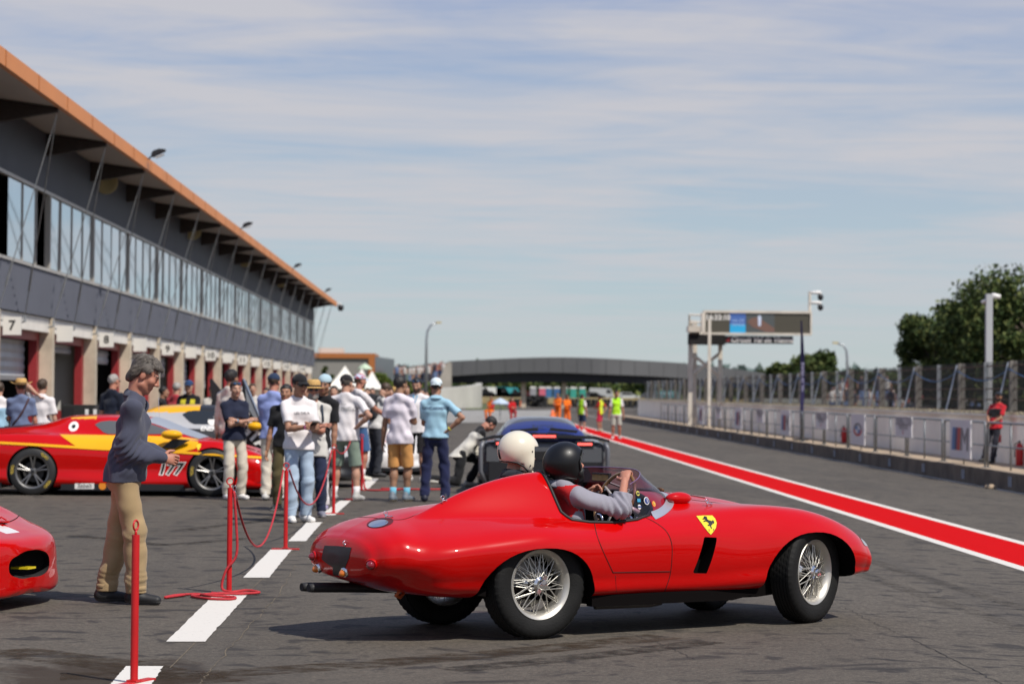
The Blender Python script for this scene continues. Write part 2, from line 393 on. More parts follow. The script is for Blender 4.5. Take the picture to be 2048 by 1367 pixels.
# thin surveying line and sandy seams in the asphalt
m_seam = mat('sandy_seam', (0.15, 0.12, 0.08), 0.95, noise=0.5, nscale=20)
m_stain = mat('brown_stain', (0.062, 0.046, 0.032), 0.9, noise=0.45, nscale=9)
def strip(name, pix, w, m, jit=0.0, lift=0.003, n=70):
    P = [gnd(*p) for p in pix]; mb = MB(); vs = []
    for i in range(n + 1):
        t = i / n * (len(P) - 1); k = min(int(t), len(P) - 2); p = P[k].lerp(P[k + 1], t - k)
        d = (P[k + 1] - P[k]).normalized(); s_ = V((-d.y, d.x, 0)); o = random.gauss(0, jit); ww = w * (0.4 + 0.9 * random.random()) if jit else w
        a, b = p + s_ * (ww + o), p - s_ * (ww - o); vs += [(a.x, a.y, gz(a.x) + lift), (b.x, b.y, gz(b.x) + lift)]
    mb.add(vs, [(2*i, 2*i+1, 2*i+3, 2*i+2) for i in range(n)]); return struct(mb.build(name, m))
strip('thin_white_line', [(340, 1335), (450, 1225), (560, 1125), (640, 1052), (700, 1000)], 0.0028, m_seam)
strip('asphalt_seam', [(395, 1370), (425, 1335), (520, 1230), (560, 1185), (590, 1130)], 0.003, m_seam, 0.008)
m_tar = mat('tar_crack', (0.022, 0.02, 0.019), 0.9)
strip('asphalt_crack', [(1690, 1215), (1760, 1250), (1850, 1290), (1960, 1345), (2060, 1400)], 0.0035, m_tar, 0.010)
strip('asphalt_crack', [(1240, 1262), (1330, 1290), (1390, 1318)], 0.003, m_tar, 0.010)
def smear(name, col, amt, sx, sy):
    m = bpy.data.materials.new(name); m.use_nodes = True; nt = m.node_tree; N, L = nt.nodes.new, nt.links.new; b = nt.nodes['Principled BSDF']; b.inputs['Base Color'].default_value = (*col, 1); b.inputs['Roughness'].default_value = .85; b.inputs['Specular IOR Level'].default_value = .15
    tc = N('ShaderNodeTexCoord'); mp = N('ShaderNodeMapping'); mp.inputs['Scale'].default_value = (sx, sy, 1); L(tc.outputs['Object'], mp.inputs[0]); n = N('ShaderNodeTexNoise'); n.inputs['Scale'].default_value = 3; n.inputs['Detail'].default_value = 7; n.inputs['Roughness'].default_value = .75; L(mp.outputs[0], n.inputs[0])
    r = N('ShaderNodeValToRGB'); L(n.outputs[0], r.inputs[0]); e = r.color_ramp.elements; e[0].position, e[0].color, e[1].position, e[1].color = .40, (0, 0, 0, 1), .66, (amt, amt, amt, 1); L(r.outputs[0], b.inputs['Alpha']); return m
m_sm1 = smear('rubber_smear', (.030, .026, .022), .8, 2, 2); m_sm3 = smear('faint_smear', (.035, .031, .027), .34, 2, 2); m_sm2 = smear('earthy_smear', (.050, .034, .020), .85, 1.5, 2)
def tyremark(pix, w, m, lift): o = strip('tyre_mark', pix, w, m, 0, lift, 60); return o
tyremark([(120, 1352), (420, 1348), (760, 1326), (1060, 1300), (1330, 1272)], .17, m_sm2, .0022); tyremark([(900, 1340), (1080, 1322), (1280, 1300), (1420, 1282)], .12, m_sm1, .0024); tyremark([(0, 1300), (230, 1328), (420, 1366)], .22, m_sm2, .0026)
tyremark([(1240, 975), (1420, 1040), (1700, 1140), (2060, 1262)], .10, m_sm3, .0022); tyremark([(1340, 985), (1560, 1060), (1800, 1140), (2060, 1220)], .10, m_sm3, .0024); tyremark([(360, 1060), (520, 1042), (640, 1010)], .11, m_sm1, .0022); tyremark([(150, 1070), (330, 1090), (500, 1076)], .11, m_sm1, .0026)
# ------------------------------------------------------------------ grass, gravel, bank
m_grass = mat('grass', (0.085, 0.10, 0.030), 0.9, noise=0.5, nscale=0.6, bump=0.5, bscale=8)
m_dry = mat('dry_grass', (0.21, 0.155, 0.055), 0.95, noise=0.35, nscale=0.7, bump=0.5, bscale=8)
m_gravel = mat('gravel', (0.27, 0.26, 0.24), 0.95, noise=0.45, nscale=2.2, bump=0.6, bscale=10, stretch=(0.5, 1, 1))
def field(name, poly, z, m, kind='structure', mound=0.0):
    mb = MB(); mb.add([(p[0], p[1], z) for p in poly], [tuple(range(len(poly)))]); o = mb.build(name, m); o['kind'] = kind; return o
def mound(name, x0, x1, y0, y1, h, m, n=40, k=10, z0=0.0, ends=True):
    mb = MB(); vs = []
    for i in range(n + 1):
        for j in range(k + 1):
            a, b = i / n, j / k; hh = h * (math.sin(math.pi * b) ** 0.7 if 0 < b < 1 else 0) * (min(1, a * 6, (1 - a) * 6) if ends else 1)
            hh *= 0.85 + 0.3 * random.random()
            vs.append((x0 + (x1 - x0) * a, y0 + (y1 - y0) * b, z0 + hh))
    mb.add(vs, [(i*(k+1)+j, (i+1)*(k+1)+j, (i+1)*(k+1)+j+1, i*(k+1)+j+1) for i in range(n) for j in range(k)])
    return struct(mb.build(name, m, None, True))
G = lambda px, py: gnd(px, py, 0.0)
a = [G(880, 845), G(1030, 845), G(1060, 836), G(1112, 831), G(1112, 820), G(880, 820)]
field('gravel_trap', [(p.x, p.y) for p in a], 0.012, m_gravel)
a = [G(930, 819), G(1015, 819), G(1005, 808), G(940, 808)]
field('grass_verge', [(p.x, p.y) for p in a], 0.016, m_grass)
mound('dry_grass_bank', -24, 75, 345, 380, 0.85, m_dry)
mound('grass_terrace', -70, -5, 250, 300, 3.4, m_grass)
field('paddock_grass', [(-400, 400), (600, 400), (900, 1500), (-700, 1500)], 0.03, m_grass)

# ------------------------------------------------------------------ pit building (local frame = world; long face at x = -10)
m_panel = mat('grey_cladding', (0.105, 0.112, 0.142), 0.55, noise=0.08, nscale=0.5)
m_panel_hi = mat('dark_cladding', (0.085, 0.096, 0.120), 0.5, noise=0.08, nscale=0.5)
m_conc = mat('concrete', (0.55, 0.47, 0.365), 0.9, noise=0.22, nscale=1.3, bump=0.3, bscale=25)
m_white = mat('white_paint', (0.84, 0.79, 0.71), 0.6, noise=0.08, nscale=1.5)
m_orange = mat('orange_fascia', (0.70, 0.235, 0.038), 0.45, noise=0.07, nscale=0.4)
m_soffit = mat('soffit', (0.52, 0.465, 0.42), 0.6); m_beam = mat('brown_beam', (0.045, 0.034, 0.030), 0.7, noise=0.2)
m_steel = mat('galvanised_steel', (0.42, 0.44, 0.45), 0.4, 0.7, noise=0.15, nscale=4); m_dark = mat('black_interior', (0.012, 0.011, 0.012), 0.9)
m_shut = mat('grey_shutter', (0.46, 0.48, 0.50), 0.45, 0.2, noise=0.1, nscale=2); m_redf = mat('red_door_frame', (0.32, 0.028, 0.032), 0.5, noise=0.1)
m_wall_in = mat('garage_wall', (0.62, 0.60, 0.56), 0.8); m_black = mat('black_plastic', (0.014, 0.014, 0.016), 0.45)
m_win = mat('sky_glass', (0.66, 0.75, 0.80), 0.05, 0.9, noise=0.06, nscale=0.5)
m_alu = mat('window_aluminium', (0.50, 0.47, 0.43), 0.45, 0.3)
PB = thing('pit_building', 'long grey pit building with garages below, glazed upper storey and orange roof edge', 'building', (0, 0, 0))
Y0, Y1, BAY, P0 = 38.0, 171.0, 7.18, 53.04
def corrug(x, y0, y1, z0, z1, pitch=0.22, dep=0.035, face=1):
    mb = MB(); ys = []; y = y0
    while y < y1:
        ys += [(y, 0), (y + pitch * .45, 0), (y + pitch * .55, dep), (y + pitch * .9, dep)]; y += pitch
    ys.append((y1, 0)); vs = []
    for yy, d in ys: vs += [(x + d * face, min(yy, y1), z0), (x + d * face, min(yy, y1), z1)]
    mb.add(vs, [(2*i, 2*i+1, 2*i+3, 2*i+2) for i in range(len(ys) - 1)]); return mb
corrug(-10.0, Y0, Y1, 3.30, 4.40).build('lower_cladding', m_panel, PB)
corrug(-10.06, Y0, Y1, 6.36, 7.74).build('upper_cladding', m_panel_hi, PB)
mb = MB(); mb.bbox((-22, Y0, 3.32), (-10.14, Y1, 3.5)); mb.bbox((-22, Y0, 7.3), (-10.2, Y1, 7.48)); mb.bbox((-22, Y1 - .2, 0), (-10.1, Y1, 7.45)); mb.bbox((-22, Y0, 0), (-21.8, Y1, 7.45))
mb.build('building_shell', m_panel, PB)
mb = MB(); mb.bbox((-10.08, Y0, 4.40), (-9.94, Y1, 4.47)); mb.bbox((-10.1, Y0, 6.28), (-9.97, Y1, 6.36)); mb.build('window_rail', m_alu, PB)
mb = MB(); mb.bbox((-8.56, Y0, 7.54), (-8.44, Y1 + .6, 7.86)); mb.build('roof_fascia', m_orange, PB)
for yy in np.arange(Y0, Y1, BAY / 2): MB().bbox((-8.438, yy, 7.54), (-8.432, yy + .03, 7.86)).build('fascia_joint', mat('fascia_joint', (0.33, 0.10, 0.03), 0.6), PB)
mb = MB(); mb.prism([(-8.57, 7.80), (-8.57, 7.85), (-22.5, 8.1), (-22.5, 8.05), (-10.1, 7.83)], (0, Y0, 0), (1, 0, 0), (0, 0, 1), (0, 1, 0), Y1 + .6 - Y0); mb.build('roof', m_panel, PB)
mb = corrug(0, 0, 1, 0, 1); mb = MB(); ys = np.arange(Y0, Y1 + .5, 0.12); vs = []
for i, yy in enumerate(ys): vs += [(-10.05, yy, 7.76 + .03 * (i % 2)), (-8.57, yy, 7.56 + .03 * (i % 2))]
mb.add(vs, [(2*i, 2*i+1, 2*i+3, 2*i+2) for i in range(len(ys) - 1)]); mb.build('soffit', m_soffit, PB)
NB = range(-2, 17)
m_num = mat('number_black', (0.01, 0.01, 0.01), 0.6)
nlist = {}
for n in NB:
    yb = P0 + BAY * n
    mb = MB(); mb.bbox((-10.42, yb - .17, 0), (-9.98, yb + .17, 3.29)); mb.build('pier', m_conc, PB)
    # curved brown bracket beam carrying the eaves
    y2 = yb - 1.1; poly = [(-8.57, 7.55), (-8.57, 7.47), (-9.0, 7.40), (-9.5, 7.30), (-10.02, 7.22), (-10.02, 7.75)]
    MB().prism(poly, (0, y2 - .1, 0), (1, 0, 0), (0, 0, 1), (0, 1, 0), .2).build('eaves_beam', m_beam, PB)
    # paired stays: one V of rods per beam
    mb = MB(); 
    for dy in (0.35, 3.6):
        mb.tube([(-8.6, y2, 7.42), (-9.86, y2 + dy, 3.22)], 0.013, 6); mb.tube([(-9.55, y2 + dy * .75, 4.28), (-9.7, y2 + dy * .875, 3.76)], 0.026, 6)
        mb.tube([(-9.86, y2 + dy, 3.22), (-9.86, y2 + dy, 3.08), (-9.98, y2 + dy, 3.05)], 0.028, 6)
    mb.build('stay_rod', m_steel, PB)
    if n == 16: continue
    # lintel and red door frame
    mb = MB(); mb.bbox((-10.40, yb + .175, 2.93), (-10.06, yb + BAY - .175, 3.288)); mb.build('lintel', m_white, PB)
    mb = MB(); mb.bbox((-10.50, yb + BAY - .52, 0), (-10.30, yb + BAY - .18, 2.72)); mb.bbox((-10.50, yb + .18, 0), (-10.30, yb + .42, 2.72)); mb.bbox((-10.50, yb + .18, 2.725), (-10.30, yb + BAY - .18, 2.925)); mb.build('door_frame', m_redf, PB)
    low = {-2: 0.0, -1: 0.0, 0: 1.75, 1: 2.5, 2: 2.3, 3: 0.0, 4: 2.0, 5: 0.2}.get(n, [0.0, 2.4, 1.6, 0.2][n % 4])
    mb = MB(); zz_ = low; vs = []; xs_ = []
    k = int((2.72 - low) / 0.11) + 1
    for i in range(k + 1):
        z = low + (2.72 - low) * i / k; vs += [(-10.62 + .03 * (i % 2), yb + .42, z), (-10.62 + .03 * (i % 2), yb + BAY - .52, z)]
    mb.add(vs, [(2*i, 2*i+1, 2*i+3, 2*i+2) for i in range(k)]); mb.build('roller_shutter', m_shut, PB)
    # inside of the garage
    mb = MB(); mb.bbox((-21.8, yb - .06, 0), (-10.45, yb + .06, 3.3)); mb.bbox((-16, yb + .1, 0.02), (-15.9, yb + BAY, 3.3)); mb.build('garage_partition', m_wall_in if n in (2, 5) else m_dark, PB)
    if n == 2: MB().bbox((-21, yb - .08, 0.0), (-10.5, yb - .065, .95)).build('garage_skirting', m_redf, PB)
# glazing: each pane is a part of its own, five to a bay
ncol = 0
for n in range(-2, 17):
    ya = P0 + BAY * n - .72
    mb = MB(); mb.bbox((-10.10, ya - .07, 4.47), (-9.96, ya + .07, 6.28)); mb.build('window_mullion', m_alu, PB)
    for k in range(4):
        w_ = BAY / 4; yk = ya + k * w_
        if yk + w_ > Y1 or yk < Y0: continue
        if n == 0 and k in (0, 3):
            MB().bbox((-10.6, yk + .08, 4.47), (-10.5, yk + w_ - .05, 6.28)).build('window_opening', m_dark, PB); continue
        t = random.gauss(0, .006)
        pn = MB(); pn.add([(-10.02 + t, yk + .02, 4.5), (-10.02 - t, yk + w_ - .03, 4.5), (-10.02 - t * .5, yk + w_ - .03, 6.27), (-10.02 + t, yk + .02, 6.27)], [(0, 1, 2, 3)])
        w0 = pn.build('window', m_win, PB)
        fr = MB(); fr.bbox((-10.05, yk + w_ - .03, 4.47), (-9.995, yk + w_ + .02, 6.28)); fr.build('window_frame', m_alu, w0)
# numbered blade signs over the doors
num = 7; m_sign = mat('sign_white', (0.78, 0.76, 0.72), 0.5)
for n in range(0, 16):
    yb = P0 + BAY * n
    s_ = thing('bay_sign', '', 'sign', (-9.74, yb + .25, 2.92), 0, 'white bay number plates along the garages')
    MB().box((0, 0, 0), (.40, .04, .40)).build('plate', m_sign, s_)
    MB().box((-.23, 0, .12), (.06, .03, .04)).build('bracket', m_steel, s_)
    if n % 2 == 0:
        lettering('bay_number', str(num), .30, (0, -.021, 0), (1, 0, 0), (0, 0, 1), m_num, s_, bold=.008)
        s_['label'] = f'white garage plate reading {num} fixed beside its pier'; num += 1
    else:
        s_['label'] = f'blank white plate between the garage plates {num - 1} and {num}'
# round cream loudspeakers on the upper cladding
m_cream = mat('cream_plastic', (0.52, 0.43, 0.22), 0.5)
spk_pos = [(214, 366), (386, 463), (490, 520), (562, 563)]
for i, (px, py) in enumerate(spk_pos):
    d = ray(px, py); t = (-9.85 - 0) / d.x; p = V((0, 0, HCAM)) + d * t
    s_ = thing('horn_speaker', ['large round cream loudspeaker nearest the glazed end under the eaves', 'round cream loudspeaker second along the eaves from the near end', 'round cream loudspeaker third along the eaves from the near end', 'small round cream loudspeaker farthest along the eaves'][i], 'loudspeaker', p, 0, 'loudspeakers under the eaves')
    MB().lathe([(0.0, .1), (.06, .1), (.08, 0), (.30, -.12), (.33, -.16), (.31, -.17), (.1, -.05), (0, -.06)], 20, 'Y').build('horn', m_cream, s_, True)
    MB().tube([(-.35, .1, 0), (0, .1, 0)], .04, 8).build('bracket', m_black, s_)
# floodlights clipped on the fascia
m_lampw = mat('lamp_glass', (0.75, 0.72, 0.68), 0.2)
fl = [(305, 322), (487, 455), (590, 526), (652, 573)]
for i, (px, py) in enumerate(fl):
    d = ray(px, py); t = (-8.3) / d.x; p = V((0, 0, HCAM)) + d * t; p.z = 7.88
    f_ = thing('floodlight', ['black floodlight on the orange roof edge nearest the camera', 'black floodlight second along the orange roof edge', 'black floodlight third along the orange roof edge', 'black floodlight farthest along the orange roof edge'][i], 'floodlight', p, 0, 'floodlights along the roof edge')
    MB().tube([(-.15, 0, -.1), (0, 0, .05), (.1, 0, .08)], .03, 8).build('arm', m_black, f_)
    rt = M.Rotation(R(-24), 3, 'Y')
    MB().prism([(-.22, -.07), (.25, -.05), (.30, .0), (.12, .10), (-.1, .12), (-.22, .05)], (.18, -.17, .13), rt @ V((1, 0, 0)), rt @ V((0, 0, 1)), (0, 1, 0), .34).build('housing', m_black, f_)
    MB().box((.26, 0, .02), (.32, .3, .02), rt).build('lens', m_lampw, f_); f_.scale = (.78, .78, .78)
cb = thing('dome_camera', 'dark dome camera at the far tip of the orange roof edge', 'camera', (-8.2, 171.9, 7.55))
MB().lathe([(0, -.32), (.16, -.28), (.22, -.12), (.22, .05), (.12, .12), (0, .12)], 16).build('dome', m_black, cb, True); MB().tube([(-.3, 0, .2), (0, 0, .2), (0, 0, .1)], .05, 8).build('bracket', m_white, cb)

# ------------------------------------------------------------------ pit wall side
m_kerb = mat('kerb_concrete', (0.15, 0.122, 0.094), 0.95, noise=0.4, nscale=1.2, bump=0.4, bscale=20)
m_plat = mat('platform_gravel', (0.38, 0.29, 0.20), 0.95, noise=0.25, nscale=3, bump=0.4, bscale=30)
m_wallw = mat('white_wall', (0.92, 0.87, 0.79), 0.8, noise=0.10, nscale=1.1)
ZP = -0.05
mb = MB(); mb.bbox((11.80, -10, -.6), (14.4, 178, ZP)); struct(mb.build('platform', m_plat))
y = -10.0; kb = thing('kerb', 'stained concrete kerb edging the platform below the pit wall', 'kerb', (0, 0, 0))
mb = MB()
while y < 178: mb.bbox((11.66 + random.gauss(0, .004), y, -.7), (11.795, y + 1.97, ZP + .012 + random.gauss(0, .004))); y += 2.0
kb2 = mb.build('kerb_stones', m_kerb, kb)
mb = MB()
for q in np.arange(41, 150, 4.7): mb.bbox((11.642, q, -.33), (11.652, q + .09, -.12)); mb.bbox((11.642, q + .2, -.33), (11.652, q + .26, -.12))
mb.build('kerb_mark', mat('pale_blue_mark', (0.42, 0.47, 0.55), 0.8), kb)
pw = thing('pit_wall', 'low white concrete wall topped by yellow rubber blocks behind the railing', 'wall', (0, 0, 0))
MB().bbox((13.3, -10, ZP - .02), (13.62, 176, 1.06)).build('wall_face', m_wallw, pw)
MB().bbox((13.24, -10, 1.065), (13.66, 176, 1.12)).build('coping', m_white, pw)
mb = MB(); m_yel = mat('cream_block', (0.66, 0.55, 0.34), 0.7, noise=.25, nscale=3)
for q in np.arange(30, 176, 0.62): mb.box((13.45, q, 1.155 + random.gauss(0, .006)), (.3, .42, .065))
bl = mb.build('rubber_block', m_yel, pw); bl['kind'] = 'stuff'
# debris fence
m_post = mat('concrete_post', (0.20, 0.185, 0.165), 0.9, noise=.2, nscale=3); m_wire = mat('fence_wire', (0.055, 0.055, 0.055), 0.7, 0.2); m_rust = mat('rusty_rail', (0.10, 0.062, 0.042), 0.8)
fe = thing('debris_fence', 'tall wire mesh fence with concrete posts and diagonal braces behind the pit wall', 'fence', (0, 0, 0))
q = 41.6; k = 0; FX = 13.95; FT = 2.46
while q < 176:
    big = k % 2 == 0
    MB().bbox((FX - (.09 if big else .05), q - (.07 if big else .04), ZP), (FX + (.09 if big else .05), q + (.07 if big else .04), FT)).build('post', m_post if big else m_steel, fe)
    if big:
        MB().tube([(FX - .08, q + .2, FT - .04), (FX - .45, q - .1, 1.13)], .026, 6).build('brace', m_steel, fe)
    if q + 3.1 < 178:
        mb = MB()
        for z in (1.2, 1.48, 1.76, 2.04, 2.35): mb.bbox((FX - .012, q + .05, z - .016), (FX + .012, q + 3.05, z + .016))
        mb.build('fence_rail', m_rust, fe)
        mb = MB(); st = 0.06; hgt = FT - 1.1; L_ = 3.1; w_ = .0085
        for i in range(int((L_ + hgt) / st)):
            for sgn in (1, -1):
                a = i * st - hgt; y0_, y1_ = a, a + hgt; z0_, z1_ = 1.1, FT
                if y0_ < 0: z0_ = 1.1 - y0_; y0_ = 0
                if y1_ > L_: z1_ = FT - (y1_ - L_); y1_ = L_
                if y1_ <= y0_: continue
                if sgn < 0: y0_, y1_ = L_ - y0_, L_ - y1_
                x_ = FX + .006 * sgn
                mb.add([(x_, q + y0_ - w_, z0_), (x_, q + y0_ + w_, z0_), (x_, q + y1_ + w_, z1_), (x_, q + y1_ - w_, z1_)], [(0, 1, 2, 3)])
        mb.build('mesh_panel', m_wire, fe)
    q += 3.1; k += 1
mb = MB(); m_blue = mat('blue_cord', (0.05, 0.16, 0.34), 0.7)
for q in np.arange(41.6, 120, 6.2):
    pts = [(FX - .1, q + 6.2 * t, 2.25 - .28 * math.sin(math.pi * t)) for t in np.linspace(0, 1, 9)]; mb.tube(pts, .012, 5)
mb.build('slack_cord', m_blue, fe)
# railing: bays of two posts with a mid bar, standing along the kerb
m_rail = mat('railing_grey', (0.21, 0.23, 0.245), 0.45, 0.35)
RX = 12.07; rposts = [50.0 + 2.42 * i for i in range(40)]
for i, yp in enumerate(rposts):
    if i % 2 or yp > 140: continue
    r_ = thing('guard_rail', '', 'railing', (RX, yp, ZP), 0, 'grey tubular railing bays along the kerb')
    r_['label'] = 'grey tubular railing bay standing on the kerb platform'
    ln = 2.42 * 2 - .30; pts = [(0, 0, 0), (0, 0, .92)] + [(0, .10 * (1 - math.cos(t)), .92 + .1 * math.sin(t)) for t in (.4, .8, 1.2, 1.57)]
    e = [(p[0], ln - p[1], p[2]) for p in reversed(pts)]
    MB().tube(pts + e, .024, 8).build('top_rail', m_rail, r_, True)
    MB().tube([(0, 0, .5), (0, ln, .5)], .018, 8).build('mid_rail', m_rail, r_, True)
    MB().tube([(0, ln / 2, 0), (0, ln / 2, 1.0)], .020, 8).build('post', m_rail, r_, True)
    MB().box((0, 0, .006), (.14, .14, .012)).box((0, ln, .006), (.14, .14, .012)).build('foot', m_rail, r_)
# advertising boards hung on the railing
m_bd = mat('board_white', (0.80, 0.78, 0.80), 0.45); m_bl = mat('stripe_light_blue', (0.10, 0.24, 0.50), .5); m_db = mat('stripe_dark_blue', (0.03, 0.05, 0.16), .5); m_rd = mat('stripe_red', (0.55, 0.05, 0.05), .5); m_gy = mat('letter_grey', (0.25, 0.24, 0.25), .5)
def board(px0, px1, kind, label, full=True):
    y1_, y0_ = (RX - .06) * F / (px0 - 912), (RX - .06) * F / (px1 - 912); w = y1_ - y0_
    b = thing('banner_board', label, 'banner', (RX - .06, (y0_ + y1_) / 2, ZP), 0, 'white boards hung on the railing')
    zlo, zhi = (.14, 1.05) if full else (.5, 1.05)
    MB().bbox((-.012, -w / 2, zlo), (.012, w / 2, zhi)).build('panel', m_bd, b)
    U, Wv, O = V((0, -1, 0)), V((0, 0, 1)), V((-.013, 0, (zlo + zhi) / 2)); s = w * .42
    if kind == 'm':
        mb = MB(); hh = .27
        for j, (a0, a1) in enumerate(((-.95, -.62), (-.62, -.35), (-.35, .0))):
            mb.mat(j).prism([(a0 * s, -hh), (a1 * s, -hh), (a1 * s + .1 * s, hh), (a0 * s + .1 * s, hh)], O, U, Wv, (-1, 0, 0), .004)
        mb.mat(3).prism([(.05 * s, -hh), (.25 * s, -hh), (.3 * s, .1), (.55 * s, -.12), (.75 * s, .1), (.75 * s, -hh), (.95 * s, -hh), (1.0 * s, hh), (.8 * s, hh), (.53 * s, 0.05), (.3 * s, hh), (.12 * s, hh)], O, U, Wv, (-1, 0, 0), .0045)
        mb.build('logo', [m_bl, m_db, m_rd, m_gy], b)
    elif kind == 'round':
        mb = MB(); rr = .2; kx_ = s / rr * .75
        def arc(a0, a1, r0, r1, n=16): 
            return [(r1 * kx_ * math.cos(t), r1 * math.sin(t)) for t in np.linspace(a0, a1, n)] + [(r0 * kx_ * math.cos(t), r0 * math.sin(t)) for t in np.linspace(a1, a0, n)]
        for q4 in range(4): mb.mat(q4 % 2).prism(arc(q4 * math.pi / 2, (q4 + 1) * math.pi / 2, .005, rr * .62), O, U, Wv, (-1, 0, 0), .004)
        for q4 in range(2): mb.mat(2 + q4).prism(arc(q4 * math.pi + .02, (q4 + 1) * math.pi - .02, rr * .66, rr), O, U, Wv, (-1, 0, 0), .004)
        mb.build('logo', [m_bd, m_bl, m_gy, m_rd], b)
    elif kind == 'text':
        lettering('lettering', 'DRIVING TOUR', .22 * w / 1.6, O + V((0, 0, .14)), U, Wv, m_gy, b, bold=.004); lettering('lettering', 'experience', .2 * w / 1.6, O + V((0, 0, .03)), U, Wv, m_gy, b)
        MB().prism([(-.08, -.2), (0, -.2), (.02, -.08), (-.05, -.08)], O, U, Wv, (-1, 0, 0), .004).build('logo', m_rd, b)
board(1906, 1948, 'm', 'white board with blue and red stripes beside a grey M, nearest the leaning man')
board(1796, 1829, 'text', 'short white board with two lines of grey lettering hung on the railing', False)
board(1707, 1734, 'round', 'white board carrying a round emblem with blue quarters')
board(1636, 1658, 'text', 'short white board with grey lettering just right of the dark feather flag', False)
board(1565, 1583, 'm', 'white board with striped M just left of the dark feather flag')
board(1516, 1530, 'text', 'small white lettered board far along the railing, second left of the flag', False)
board(1473, 1486, 'm', 'white striped board far along the railing near the screen gantry')
board(1435, 1444, 'text', 'small pale lettered board seen just right of the gantry leg', False)
board(1400, 1409, 'm', 'narrow pink and white board seen between the gantry legs')
# extinguishers
m_ext = mat('extinguisher_red', (0.50, 0.012, 0.015), .35)
for i, (px, py) in enumerate(((1692, 885), (2046, 925))):
    p = gnd(px, py, ZP); X_ = 13.18; p = V((X_, X_ * F / (px - 912), ZP))
    e_ = thing('fire_extinguisher', ['red fire extinguisher standing against the white wall beside the round emblem board', 'red fire extinguisher at the wall by the right edge, right of the leaning man'][i], 'extinguisher', p, 0)
    MB().lathe([(0, 0), (.085, 0), (.09, .03), (.09, .42), (.06, .5), (.03, .53), (0, .53)], 16).build('cylinder', m_ext, e_, True)
    MB().box((0, 0, .56), (.03, .10, .05)).build('valve', m_black, e_); MB().tube([(0, .03, .57), (-.1, .05, .5), (-.1, .05, .2)], .012, 6).build('hose', m_black, e_)
# ------------------------------------------------------------------ screen gantry
m_cw = mat('cream_white_steel', (0.66, 0.60, 0.51), 0.55, noise=0.18, nscale=1.2)
GY = 121.0
gt = thing('screen_gantry', 'white steel gantry tower carrying a wide screen over the pit wall', 'gantry', (0, GY, 0))
def gx(px, Y=GY): return (px - 912) * Y / F
def gzz(px, py, Y=GY): return at(px, py, Y).z
xa, xb, xc = gx(1382), gx(1393), gx(1443)
for n_, (x_, dy) in enumerate(((xa, 0), (xb + .05, 1.0), (gx(1411), -2.2), (xc, 0.2))):
    lw = .07 if n_ == 2 else .10
    MB().bbox((x_ - lw, dy - lw, ZP), (x_ + lw, dy + lw, gzz(1383, 640 if n_ != 3 else 672))).build('leg', m_cw, gt)
mb = MB()
za, zb_ = gzz(1410, 752), gzz(1410, 705)
mb.tube([(xa, 0, za), (xc, .2, zb_)], .09, 6); mb.tube([(xa, 0, zb_), (xc, .2, za)], .09, 6); mb.tube([(xa, 0, gzz(1410, 668)), (xc, .2, gzz(1410, 668))], .1, 6); mb.build('cross_brace', m_cw, gt)
mb = MB()
for z in (gzz(1395, 630), gzz(1395, 645)): mb.tube([(xa - .1, -.4, z), (gx(1405), -.4, z)], .05, 6); mb.tube([(xa - .1, -.4, gzz(1395, 652)), (xa - .1, -.4, gzz(1395, 630))], .05, 6)
mb.bbox((xa - .15, -.5, gzz(1395, 664)), (gx(1402), .5, gzz(1395, 652))); mb.build('walkway', m_cw, gt)
s0, s1, z0, z1 = gx(1405), gx(1613), gzz(1510, 667), gzz(1510, 628)
scr = MB().bbox((s0, -1.6, z0), (s1, -1.25, z1)).build('screen_panel', mat('screen_grey', (0.080, 0.072, 0.052), .5), gt)
mb = MB(); t_ = .09
mb.bbox((s0 - t_, -1.66, z1), (s1 + t_, -1.2, z1 + .12)); mb.bbox((s0 - t_, -1.66, z0 - .10), (s1 + t_, -1.2, z0)); mb.bbox((s0 - t_ - .1, -1.66, z0), (s0, -1.2, z1)); mb.bbox((s1, -1.66, z0), (s1 + t_, -1.2, z1)); mb.build('screen_frame', m_cw, scr)
def led(n, c, e): return mat(n, c, .5, emit=c, estr=e)
lettering('clock', '16:33:10', .36, (s0 + .62, -1.61, z1 - .24), (1, 0, 0), (0, 0, 1), led('led_white', (.55, .53, .5), .5), scr, bold=.01)
def patch(a, b, c, d, m, nm, e=0): MB().bbox((s0 + (s1 - s0) * a, -1.606 - e, z0 + (z1 - z0) * c), (s0 + (s1 - s0) * b, -1.598, z0 + (z1 - z0) * d)).build(nm, m, scr)
patch(.235, .385, .0, .42, led('led_cyan', (.02, .30, .55), .35), 'screen_picture'); patch(.235, .385, .42, 1, led('led_navy', (.05, .11, .32), .35), 'screen_picture')
lettering('screen_text', 'VAL DE', .19, (s0 + (s1 - s0) * .31, -1.61, z0 + (z1 - z0) * .62), (1, 0, 0), (0, 0, 1), led('led_pale', (.30, .42, .60), .4), scr)
lettering('screen_text', 'VIENNE', .19, (s0 + (s1 - s0) * .31, -1.61, z0 + (z1 - z0) * .40), (1, 0, 0), (0, 0, 1), led('led_pale', (.30, .42, .60), .4), scr)
patch(.387, .66, 0, 1, led('led_video', (.075, .085, .085), .15), 'screen_picture')
mb = MB(); mb.prism([(.40, .55), (.44, .75), (.5, .8), (.6, .45), (.66, .25), (.66, .05), (.58, .05), (.45, .3)], (s0, -1.608, z0), ((s1 - s0), 0, 0), (0, 0, (z1 - z0)), (0, -1, 0), .004); mb.build('screen_picture', led('led_brown', (.16, .09, .07), .2), scr)
